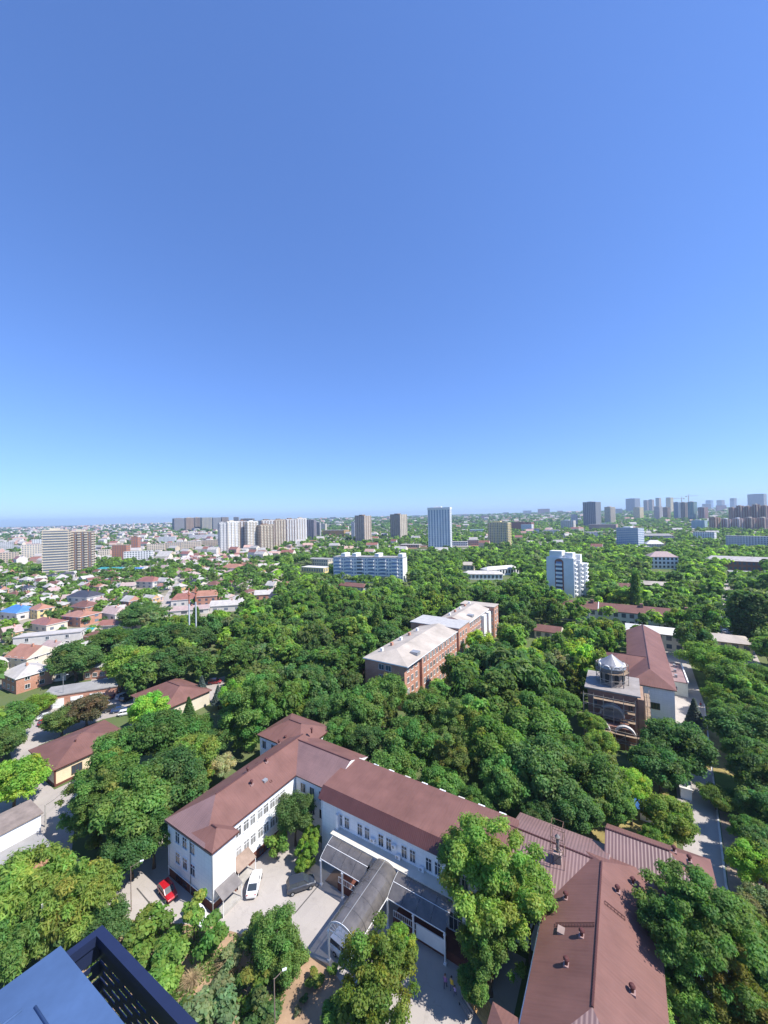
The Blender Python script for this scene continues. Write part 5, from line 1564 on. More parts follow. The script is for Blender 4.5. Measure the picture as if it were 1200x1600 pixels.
for i, (px, py, h, wd) in enumerate(((10, 935, 15, 'at the left picture edge'), (55, 925, 15, 'below the tall grey slab'), (235, 905, 16, 'near the blue-roofed workshop'), (225, 962, 9, 'near the crimson-roofed house'))):
    lamp_post(px, py, h, 'tall thin lighting mast in the suburb, ' + wd, None, GREYM, .22, True, 'lighting_mast', 'mast')
def cable(name, label, p, q, sag, par=None):
    mb = MB(); n = 10; p, q = Vector(p), Vector(q)
    pts = [p.lerp(q, i / n) - Vector((0, 0, sag * 4 * (i / n) * (1 - i / n))) for i in range(n + 1)]
    for i in range(n): mb.tube(pts[i], pts[i + 1], .03, k=4, caps=False)
    return tag(mb.build(name, DARK), label, 'cable')
cable('power_cable', 'thin cable from the garage pole to the dark pole', P1.location + Vector((0, 0, 4.1)), P2.location + Vector((0, 0, 3.5)), .5)
RW1 = mat('mast_red', (.42, .15, .09), .6, .1); RW2 = mat('mast_grey', (.5, .53, .57), .5, .1)
for i, (px, hh, lab) in enumerate(((296, 28.4, 'left one of two grey and orange masts'), (306.5, 29.2, 'right, taller one of two grey and orange masts'))):
    x = (px - 600) / 600 * 172; y = 172
    x = G(px, 985, 10).x * 172 / G(px, 985, 10).y
    t = thing('mast', lab, 'mast', (x, y, 0), 0, 'two masts')
    MB().tube((0, 0, 0), (0, 0, hh - 7), .34, .3, 10).build('pole', RW2, t)
    MB().tube((0, 0, hh - 7), (0, 0, hh), .3, .24, 10).build('top_section', RW1, t)
    MB().lathe([(.8, hh - 3), (.8, hh - 2.8), (.3, hh - 2.8)], k=10).build('platform', RW1, t)
KEEP.append((291, 912, 312, 978, 170))
def crane(px, py, ytop, jib, label):
    g = G(px, py); z0 = 0
    for _ in range(10):
        z0 = hgt(g.x, g.y); g = G(px, py, z0)
    Hh = (py - ytop) * g.y / 600
    t = thing('tower_crane', label, 'crane', (g.x, g.y, z0), R(-8), 'tower cranes')
    s_ = g.y / 2000
    m = mat('crane_paint', (.45, .3, .25), .6, .1)
    mb = MB()
    for dx, dy in ((-1, -1), (1, -1), (1, 1), (-1, 1)):
        mb.bar((dx * s_, dy * s_, 0), (dx * s_, dy * s_, Hh), .5 * s_, .5 * s_)
    for k in range(int(Hh / 5)):
        mb.bar((-s_, -s_, k * 5), (s_, -s_, k * 5 + 5), .35 * s_, .35 * s_).bar((s_, -s_, k * 5), (s_, s_, k * 5 + 5), .35 * s_, .35 * s_)
    mb.build('mast', m, t)
    MB().bar((-jib * .3, 0, Hh), (jib, 0, Hh), 1.4 * s_, 1.2 * s_).build('jib', m, t)
    MB().bar((0, 0, Hh), (0, 0, Hh + 9 * s_), .9 * s_, .9 * s_).build('apex', m, t)
    MB().bar((0, 0, Hh + 9 * s_), (jib * .8, 0, Hh), .3 * s_, .3 * s_).bar((0, 0, Hh + 9 * s_), (-jib * .28, 0, Hh), .3 * s_, .3 * s_).build('tie_bar', m, t)
    MB().box(-jib * .3, -jib * .2, -1.5 * s_, 1.5 * s_, Hh - 5 * s_, Hh - s_).build('counterweight', CONC, t)
crane(1066, 813, 778.5, -42, 'shorter tower crane on the right skyline')
crane(1077, 813, 775, 42, 'taller tower crane on the right skyline')

# garden kiosk with blue roof, white hut by the campus road
g = G(1013, 1278)
t = thing('kiosk', 'small kiosk with blue tent roof among the trees', 'kiosk', g, UA)
MB().box(-1.3, 1.3, -1.3, 1.3, 0, 2.2).build('wall', WHITEP, t)
MB().lathe([(2.6, 2.2), (2.5, 2.35), (.02, 3.4)], k=8).build('roof', mat('blue_tarp', (.07, .2, .5), .6, .1), t)
KEEP.append((1003, 1255, 1022, 1275, 70))
g = G(1072, 1243)
t = thing('hut', 'small white hut at the edge of the campus road', 'hut', g, UA)
MB().box(-1.0, .8, -1.4, 1.4, 0, 2.1).build('wall', WHITEP, t)
MB().box(-1.15, .95, -1.55, 1.55, 2.1, 2.25).build('roof', WHITER, t)
MB().box(.805, .85, -.6, .3, .0, 1.9).build('door', DARK, t)
g = G(752, 1578)
t = thing('wooden_platform', 'orange plywood platform on the yard beside the big leafy tree', 'platform', g, R(-60))
for k in range(5):
    MB().box(-1.6, 1.6, -1.0 + k * .41, -.62 + k * .41, .5, .56).build('board', mat('plywood', (.62, .36, .15), .8, .12), t)
for x, y in ((-1.4, -.8), (1.4, -.8), (-1.4, .8), (1.4, .8)):
    MB().box(x - .05, x + .05, y - .05, y + .05, 0, .5).build('leg', WOOD, t)
g = G(727, 1580)
t = thing('bench', 'grey park bench in the dappled shade at bottom', 'bench', g, R(-60))
for k in range(3):
    MB().box(-1.0, 1.0, -.25 + k * .17, -.11 + k * .17, .42, .46).build('seat_slat', mat('grey_wood', (.4, .36, .33), .85, .15), t)
for k in range(2):
    MB().box(-1.0, 1.0, .3, .34, .58 + k * .2, .72 + k * .2).build('back_slat', mat('grey_wood', (.4, .36, .33)), t)
for x in (-.8, .8):
    MB().box(x - .04, x + .04, -.25, .34, 0, .42).build('leg', DARK, t)
    MB().bar((x, .3, .4), (x, .36, .95), .06, .05).build('back_post', DARK, t)

def clothes(name, top, legs, skin=(.5, .32, .24)):
    m, t_, p = newmat(name)
    tc = NN(t_, 'ShaderNodeTexCoord').outputs['Object']
    sp_ = NN(t_, 'ShaderNodeSeparateXYZ'); t_.links.new(tc, sp_.inputs[0])
    c = mixc(t_, mth(t_, 'GREATER_THAN', sp_.outputs[2], .86), legs, top)
    c = mixc(t_, mth(t_, 'GREATER_THAN', sp_.outputs[2], 1.42), c, skin)
    c = mixc(t_, mth(t_, 'LESS_THAN', sp_.outputs[2], .08), c, (.03, .03, .03))
    t_.links.new(c, p.inputs['Base Color'])
    p.inputs['Roughness'].default_value = .85
    return m
def person(px, py, head_dir, label, top, legs, hair=(.05, .03, .02), s_=1.0, stride=.18):
    g = G(px, py)
    t = thing('person', label, 'person', (g.x, g.y, .03), head_dir)
    vs = [(0, 0, .95), (0, 0, 1.15), (0, .01, 1.38), (0, 0, 1.5), (0, .02, 1.6), (0, .03, 1.72),
          (.1, 0, .9), (.11, stride * .5, .5), (.11, stride, .07), (.11, stride + .16, .04), (-.1, 0, .9), (-.11, -stride * .2, .5), (-.11, -stride, .09), (-.11, -stride + .16, .04),
          (.19, 0, 1.36), (.24, -.05, 1.1), (.25, .06, .86), (.25, .1, .77), (-.19, 0, 1.36), (-.24, .04, 1.1), (-.25, .14, .88), (-.25, .2, .8)]
    ed = [(0, 1), (1, 2), (2, 3), (3, 4), (4, 5), (0, 6), (6, 7), (7, 8), (8, 9), (0, 10), (10, 11), (11, 12), (12, 13), (2, 14), (14, 15), (15, 16), (16, 17), (2, 18), (18, 19), (19, 20), (20, 21)]
    rad = [.15, .135, .15, .055, .095, .085, .095, .065, .045, .04, .095, .065, .045, .04, .06, .045, .035, .04, .06, .045, .035, .04]
    me = bpy.data.meshes.new('body'); me.from_pydata(vs, ed, [])
    o = link('body', me, t)
    md = o.modifiers.new('skin', 'SKIN')
    if not me.skin_vertices: me.attributes  # layer is created with the modifier
    sv = me.skin_vertices[0].data
    for i, r_ in enumerate(rad): sv[i].radius = (r_, r_ * (.75 if i < 3 else 1))
    sv[0].use_root = True
    o.modifiers.new('smooth', 'SUBSURF').levels = 1
    o.modifiers['smooth'].render_levels = 1
    me.materials.append(clothes('clothes_' + str(px), top, legs))
    MB().lathe([(.02, 1.83), (.08, 1.81), (.112, 1.74), (.11, 1.66), (.06, 1.6)], (0, -.01), 12).build('hair', mat('hair_' + str(px), hair, .7, .1), t, True)
    t.scale = (s_, s_, s_)
    return t
try:
    person(1095, 1106, R(150), 'person in a dark red top walking up the campus road', (.35, .04, .05), (.05, .05, .07))
    person(696, 1545, R(-30), 'person in a purple top walking in tree shade at bottom', (.32, .16, .36), (.06, .05, .08), (.2, .1, .05))
    person(706, 1549, R(-40), 'person in a yellow top walking beside the one in purple', (.75, .5, .04), (.12, .12, .2))
    person(711, 1557, R(-35), 'child in a lilac top in front of the person in yellow', (.45, .35, .62), (.1, .1, .2), s_=.72)
except Exception as e:
    print('PERSON', e)

# ------------------------------------------------------------------ air conditioner basket below the camera
ZR = EYE - 1.3
C0 = G(160, 1445, ZR); CA = G(0, 1564, ZR); CB_ = G(312, 1602, ZR)
dA = (CA - C0).normalized(); dB = (CB_ - C0).normalized()
NAVY = mat('navy_shade_metal', (.014, .022, .062), .5, .1, 4, spec=.4)  # grey metal, with the blue of the shade put into its colour
BLUEL = mat('blue_shade_sheet', (.06, .11, .225), .45, .16, 5, spec=.4)  # pale metal top; its blue shade is painted into the base colour
t = thing('air_conditioner_basket', 'perforated metal basket, navy shade painted in, outside the window at bottom left', 'basket', (C0.x, C0.y, ZR - .62))
MAB = Matrix(((dA.x, dB.x), (dA.y, dB.y)))
off = Vector((C0.x, C0.y, ZR - .62))
def AB(a, b, z): q = C0 + dA * a + dB * b; return Vector((q.x, q.y, z)) - off
def slab(mb, a0, a1, b0, b1, z0, z1):
    n = len(mb.v)
    mb.v += [tuple(AB(a, b, z)) for z in (z0, z1) for a, b in ((a0, b0), (a1, b0), (a1, b1), (a0, b1))]
    for f in ((0, 1, 5, 4), (1, 2, 6, 5), (2, 3, 7, 6), (3, 0, 4, 7), (4, 5, 6, 7), (3, 2, 1, 0)):
        mb.f.append(tuple(n + i for i in f)); mb.m.append(0)
    return mb
LA, LB = 1.1, .95
slab(slab(MB(), -.0, LA, 0, .024, ZR - .03, ZR), 0, .026, .024, LB, ZR - .03, ZR).build('rim', NAVY, t)
def perforated(axis, L, nm):
    mb = MB(); pw, gw, rh, gh = .052, .02, .012, .015
    z = ZR - .03; row = 0
    S_ = (lambda s0, s1, z0, z1: slab(mb, s0, s1, .012, .016, z0, z1)) if axis == 'a' else (lambda s0, s1, z0, z1: slab(mb, .012, .016, s0, s1, z0, z1))
    S_(.016, L, z - .05, z); z -= .05
    while z > ZR - .58:
        s = .016 + (.041 if row % 2 else 0)
        if row % 2: S_(.016, .035, z - rh, z)
        while s < L - .02:
            S_(s + pw if s + pw < L else L - .01, min(L, s + pw + gw), z - rh, z); s += pw + gw
        S_(.016, L, z - rh - gh, z - rh)
        z -= rh + gh; row += 1
    S_(.016, L, ZR - .62, z)
    mb.build(nm, NAVY, t)
perforated('a', LA, 'perforated_panel'); perforated('b', LB, 'perforated_panel')
slab(MB(), 0, .012, 0, .012, ZR - .62, ZR - .03).build('corner_post', NAVY, t)
lid = thing('air_conditioner', 'air conditioner with flat sheet-metal top, blue shade painted in, in the basket at bottom left', 'air conditioner', (C0.x, C0.y, ZR - .62))
l0 = (G(98, 1492, ZR) - C0).length
lm_ = slab(MB(), l0, LA + .1, -.012, LB, ZR + .003, ZR + .02).build('sheet', BLUEL, lid)
q0, q1 = l0 + .1, LA
rg = MB()
for (a0, b0), (a1, b1) in (((q0, .12), (q0, LB)), ((q0 + .02, .1), (q0 + .16, .1))):
    p, q = AB(a0, b0, ZR + .021), AB(a1, b1, ZR + .021)
    rg.tube(p, q, .0035, k=8)
rg.build('embossed_ridge', BLUEL, lm_, True)
for o_ in (t, lid): o_.rotation_euler = (0, 0, 0)
# ------------------------------------------------------------------ trees
def sphere_dirs(n, g):
    v = g.normal(size=(n, 3)); return v / np.linalg.norm(v, axis=1, keepdims=True)

def leaf_mesh(name, pos, nrm, size, tint, g, aspect=1.5, mat_=None, droop=0.0, jit=.42):
    """one quad per leaf spray"""
    n = len(pos)
    nr = nrm + g.normal(size=(n, 3)) * jit
    nr /= np.linalg.norm(nr, axis=1, keepdims=True) + 1e-9
    ref = g.normal(size=(n, 3))
    if droop: ref = ref * (1 - droop) + np.array([0, 0, -2.5]) * droop
    a = ref - nr * np.sum(ref * nr, 1, keepdims=True)
    a /= np.linalg.norm(a, axis=1, keepdims=True) + 1e-9
    b = np.cross(nr, a)
    s = size * g.uniform(.65, 1.35, size=(n, 1))
    A, B = a * s * aspect * .5, b * s * .5
    bend = nr * s * .18
    v = np.empty((n, 4, 3), np.float32)
    v[:, 0] = pos - A - bend; v[:, 1] = pos + B * .9 + bend * .4; v[:, 2] = pos + A - bend; v[:, 3] = pos - B * .9 + bend * .4
    me = bpy.data.meshes.new(name)
    me.vertices.add(n * 4); me.loops.add(n * 4); me.polygons.add(n)
    me.vertices.foreach_set('co', v.reshape(-1))
    me.loops.foreach_set('vertex_index', np.arange(n * 4, dtype=np.int32))
    me.polygons.foreach_set('loop_start', np.arange(0, n * 4, 4, dtype=np.int32))
    at = me.attributes.new('tint', 'FLOAT_COLOR', 'POINT')
    c = np.ones((n, 4, 4), np.float32); c[:, :, :3] = tint[:, None, :]
    at.data.foreach_set('color', c.reshape(-1))
    me.materials.append(mat_ or LEAF)
    me.update(calc_edges=True)
    return me

def tints(n, g, lobe=None, nl=1, spread=.2, alt=None, altp=0.0):
    t = np.exp(g.normal(size=(n, 1)) * spread * .7)
    t = np.repeat(t, 3, 1)
    t[:, 0] *= np.exp(g.normal(size=n) * .1)
    if lobe is not None:
        lt = np.exp(g.normal(size=(nl, 1)) * spread * .6); lt = np.repeat(lt, 3, 1); lt[:, 0:1] *= np.exp(g.normal(size=(nl, 1)) * .14)
        t *= lt[lobe]
        if altp:
            sel = (g.uniform(size=nl) < altp)[lobe] & (g.uniform(size=n) < .75)
            t[sel] *= np.array(alt)
    return t.astype(np.float32)

def crown_broad(name, seed, n, leaf, nl=26, flat=.86, rl=(.24, .42), inner=.12, droop=0.0, aspect=1.45, alt=None, altp=0.0, top=0.0, rr0=(.5, .82), sc=.035):
    """unit crown (radius 1, centre 0): lobes spread through an uneven ellipsoid, leaf sprays on and in them"""
    g = np.random.default_rng(seed)
    d = sphere_dirs(nl, g); d[:, 2] = d[:, 2] * .9 + .12
    rad = g.uniform(*rr0, size=(nl, 1)); rad[:nl // 6] *= .5
    c = d * rad
    c[:, 2] *= flat
    c[:, :2] *= (1 - top * np.clip(c[:, 2:3], -.2, 1))
    r = g.uniform(*rl, size=nl)
    r *= .86
    w_ = r ** 2; w_ /= w_.sum()
    lobe = g.choice(nl, size=n, p=w_)
    dd = sphere_dirs(n, g)
    dd[:, 2] = np.where(dd[:, 2] < -.2, dd[:, 2] * .5, dd[:, 2]); dd /= np.linalg.norm(dd, axis=1, keepdims=True)
    rr_ = r[lobe] * (g.uniform(0, 1, size=n) ** .28) * g.uniform(.86, 1.12, size=n)
    pos = c[lobe] + dd * rr_[:, None] * np.array([1, 1, .82])
    pos += g.normal(size=(n, 3)) * sc
    if droop: pos[:, 2] -= droop * g.uniform(0, .35, size=n) * (np.hypot(pos[:, 0], pos[:, 1]))
    nrm = dd + np.array([0, 0, .65])
    return leaf_mesh(name, pos.astype(np.float32), nrm, leaf, tints(n, g, lobe, nl, alt=alt, altp=altp), g, aspect, droop=min(.4, droop))

def crown_poplar(name, seed, n, leaf):
    g = np.random.default_rng(seed)
    nl = 34
    z = g.uniform(-1, .95, size=nl); a = g.uniform(0, 6.28, size=nl)
    wid = .55 * np.sqrt(np.clip(1 - ((z - -.25) / 1.28) ** 2, .02, 1))
    c = np.stack([np.cos(a) * wid * .6, np.sin(a) * wid * .6, z], 1)
    lobe = g.integers(0, nl, size=n); dd = sphere_dirs(n, g)
    pos = c[lobe] + dd * (wid[lobe] * .62 * g.uniform(.5, 1.1, size=n))[:, None] * np.array([1, 1, 1.5])
    return leaf_mesh(name, pos.astype(np.float32), dd + np.array([0, 0, .3]), leaf, tints(n, g, lobe, nl), g, 1.5)

def crown_spruce(name, seed, n, leaf):
    """unit cone of drooping tiers, z -1..1"""
    g = np.random.default_rng(seed)
    z = g.uniform(0, 1, size=n) ** 1.35
    tier = np.floor(z * 13) / 13 + .02
    rad = (1 - tier) * .62 + .03
    a = g.uniform(0, 6.28, size=n)
    nb = 9
    ab = np.round(a / 6.28 * nb + tier * 3.3) * 6.28 / nb - tier * 3.3
    a = ab + g.normal(size=n) * .17
    q = np.sqrt(g.uniform(.02, 1, size=n))
    pos = np.stack([np.cos(a) * rad * q, np.sin(a) * rad * q, -1 + 2 * tier + .12 * (1 - q) + g.normal(size=n) * .02], 1)
    nrm = np.stack([np.cos(a) * .5, np.sin(a) * .5, np.ones(n)], 1)
    return leaf_mesh(name, pos.astype(np.float32), nrm, leaf, tints(n, g), g, 1.9)

def trunk_mesh(name, seed, forks=5, birch=False):
    """unit trunk: height 1 to the crown centre, limbs fanning into the crown (crown radius is 1 in x, y after scaling)"""
    g = random.Random(seed)
    mb = MB()
    pts = [(0, 0, 0)]
    for i in range(1, 5): pts.append((g.uniform(-.03, .03), g.uniform(-.03, .03), .75 * i / 4))
    for i in range(4): mb.tube(pts[i], pts[i + 1], .07 - .008 * i - (.0 if i else -.025), .062 - .008 * i, 8, caps=False)
    for k in range(forks):
        a = 6.28 * k / forks + g.uniform(-.4, .4)
        b = pts[2 + k % 3]
        m = (math.cos(a) * .28, math.sin(a) * .28, b[2] + .25)
        e = (math.cos(a) * .62, math.sin(a) * .62, b[2] + .25 + g.uniform(.15, .4))
        mb.tube(b, m, .036, .026, 6, caps=False); mb.tube(m, e, .026, .008, 5, caps=False)
    mb.tube(pts[4], (0, 0, 1.25), .036, .008, 6, caps=False)
    return mb.mesh(name, [BARK])

NB = [crown_broad('crown_leaves', 11 + i, 24000, .05, nl=80 + 6 * i, rl=(.13, .27)) for i in range(4)]
NBIG = [crown_broad('crown_leaves', 31 + i, 40000, .037, nl=130, rl=(.08, .2), flat=1.2, top=.2, rr0=(.3, 1.02), sc=.03) for i in range(2)]
NDENSE = [crown_broad('crown_leaves', 41 + i, 20000, .046, nl=60, rl=(.16, .32), flat=.8) for i in range(2)]
NWIL = [crown_broad('crown_leaves', 51 + i, 34000, .035, nl=90, rl=(.1, .24), droop=.75, aspect=3.0) for i in range(2)]
NYEL = [crown_broad('crown_leaves', 61, 24000, .043, nl=110, rl=(.1, .2), flat=1.3, rr0=(.3, .95), alt=(1.22, 1.04, .75), altp=.25)]
NTHU = [crown_broad('crown_leaves', 71, 9000, .075, nl=40, rl=(.14, .28), flat=1.6, aspect=2.2)]
MIDB = [crown_broad('crown_leaves', 81 + i, 5600, .1, nl=40 + 4 * i, rl=(.14, .32)) for i in range(7)]
MIDO = [crown_broad('crown_leaves', 131 + i, 5600, .09, nl=70, rl=(.09, .2), flat=1.15, rr0=(.25, 1.02), top=.15) for i in range(4)]
MIDW = [crown_broad('crown_leaves', 91, 5000, .1, nl=26, rl=(.2, .34), droop=.7, aspect=2.6)]
MIDP = [crown_poplar('crown_leaves', 101 + i, 5200, .085) for i in range(2)]
SPR = [crown_spruce('crown_needles', 111 + i, 5200, .085) for i in range(2)]
SHR = [crown_broad('crown_leaves', 121 + i, 2600, .13, nl=14, rl=(.26, .44), flat=.9) for i in range(3)]
TRK = [trunk_mesh('trunk', i, 4 + i % 3) for i in range(4)]
SPECIES = {'broad': NB, 'big': NBIG, 'dense': NDENSE, 'willow': NWIL, 'yellow': NYEL, 'thuja': NTHU, 'mid': MIDB, 'midopen': MIDO, 'midwillow': MIDW, 'poplar': MIDP, 'spruce': SPR, 'shrub': SHR}
LC = {'dark': (0.119, 0.2206, 0.0683), 'mid': (0.1492, 0.263, 0.066), 'light': (0.2114, 0.3429, 0.0727), 'lime': (0.2837, 0.439, 0.0717), 'olive': (0.145, 0.215, 0.062), 'yellow': (0.185, 0.275, 0.055), 'blue': (0.15, 0.21, 0.2), 'dusty': (0.2295, 0.2949, 0.1344), 'brownish': (0.19, 0.185, 0.1), 'cream': (0.5, 0.5, 0.3), 'orange': (0.21, 0.21, 0.045)}
CN = {'dark': 'dark green', 'mid': 'green', 'light': 'light green', 'lime': 'bright lime-green', 'olive': 'olive-green', 'yellow': 'yellow-green', 'blue': 'blue-grey', 'dusty': 'dusty green', 'brownish': 'brownish', 'cream': 'cream-blossomed', 'orange': 'orange-tinged'}
SN = {'broad': 'broadleaf tree', 'big': 'tall leafy tree', 'dense': 'dense rounded tree', 'willow': 'willowy tree', 'yellow': 'tree', 'thuja': 'upright thuja', 'mid': 'broadleaf tree', 'midopen': 'open-crowned tree', 'midwillow': 'weeping tree', 'poplar': 'poplar', 'spruce': 'spruce', 'shrub': 'shrub'}
TREES = []; TPOS = []
tr = random.Random(3)
def tree(x, y, zc, r_, rzv, sp_, ck, label=None, vary=.12):
    ms = SPECIES[sp_]
    me = tr.choice(ms)
    shrub = sp_ in ('shrub', 'thuja')
    nm = 'shrub' if sp_ == 'shrub' else ('spruce' if sp_ == 'spruce' else 'tree')
    t = thing(nm, label or 'x', 'shrub' if sp_ == 'shrub' else 'tree', (x, y, hgt(x, y)), tr.uniform(0, 6.28), 'shrubs' if nm == 'shrub' else ('spruces' if nm == 'spruce' else 'trees'))
    crown = link('crown', me, t, (0, 0, zc), 0, (r_, r_, rzv))
    k = LC[ck]; v_ = math.exp(tr.gauss(0, vary)); h_ = math.exp(tr.gauss(0, .07))
    crown.color = (k[0] * v_ * h_, k[1] * v_, k[2] * v_, 1)
    crown.rotation_euler = (tr.uniform(-.06, .06), tr.uniform(-.06, .06), 0)
    tk = link('trunk' if nm != 'shrub' else 'stem', tr.choice(TRK), t, None, 0, (r_ * .72, r_ * .72, max(.4, zc)))
    px, py = PR(x, y, zc)
    TREES.append([t, CN[ck] + ' ' + SN[sp_], (px, py), label, nm])
    TPOS.append((x, y, r_))
    return t
def tpx(px, py, rpx, zc, sp_, ck, label=None, tall=.92):
    g = G(px, py, zc)
    dist = math.sqrt(g.x ** 2 * 0 + g.y ** 2)
    r_ = rpx * dist / FPX
    rz_ = r_ * tall
    if sp_ not in ('spruce', 'poplar'): rz_ = min(rz_, zc * .97)
    return tree(g.x, g.y, zc, r_, rz_, sp_, ck, label)

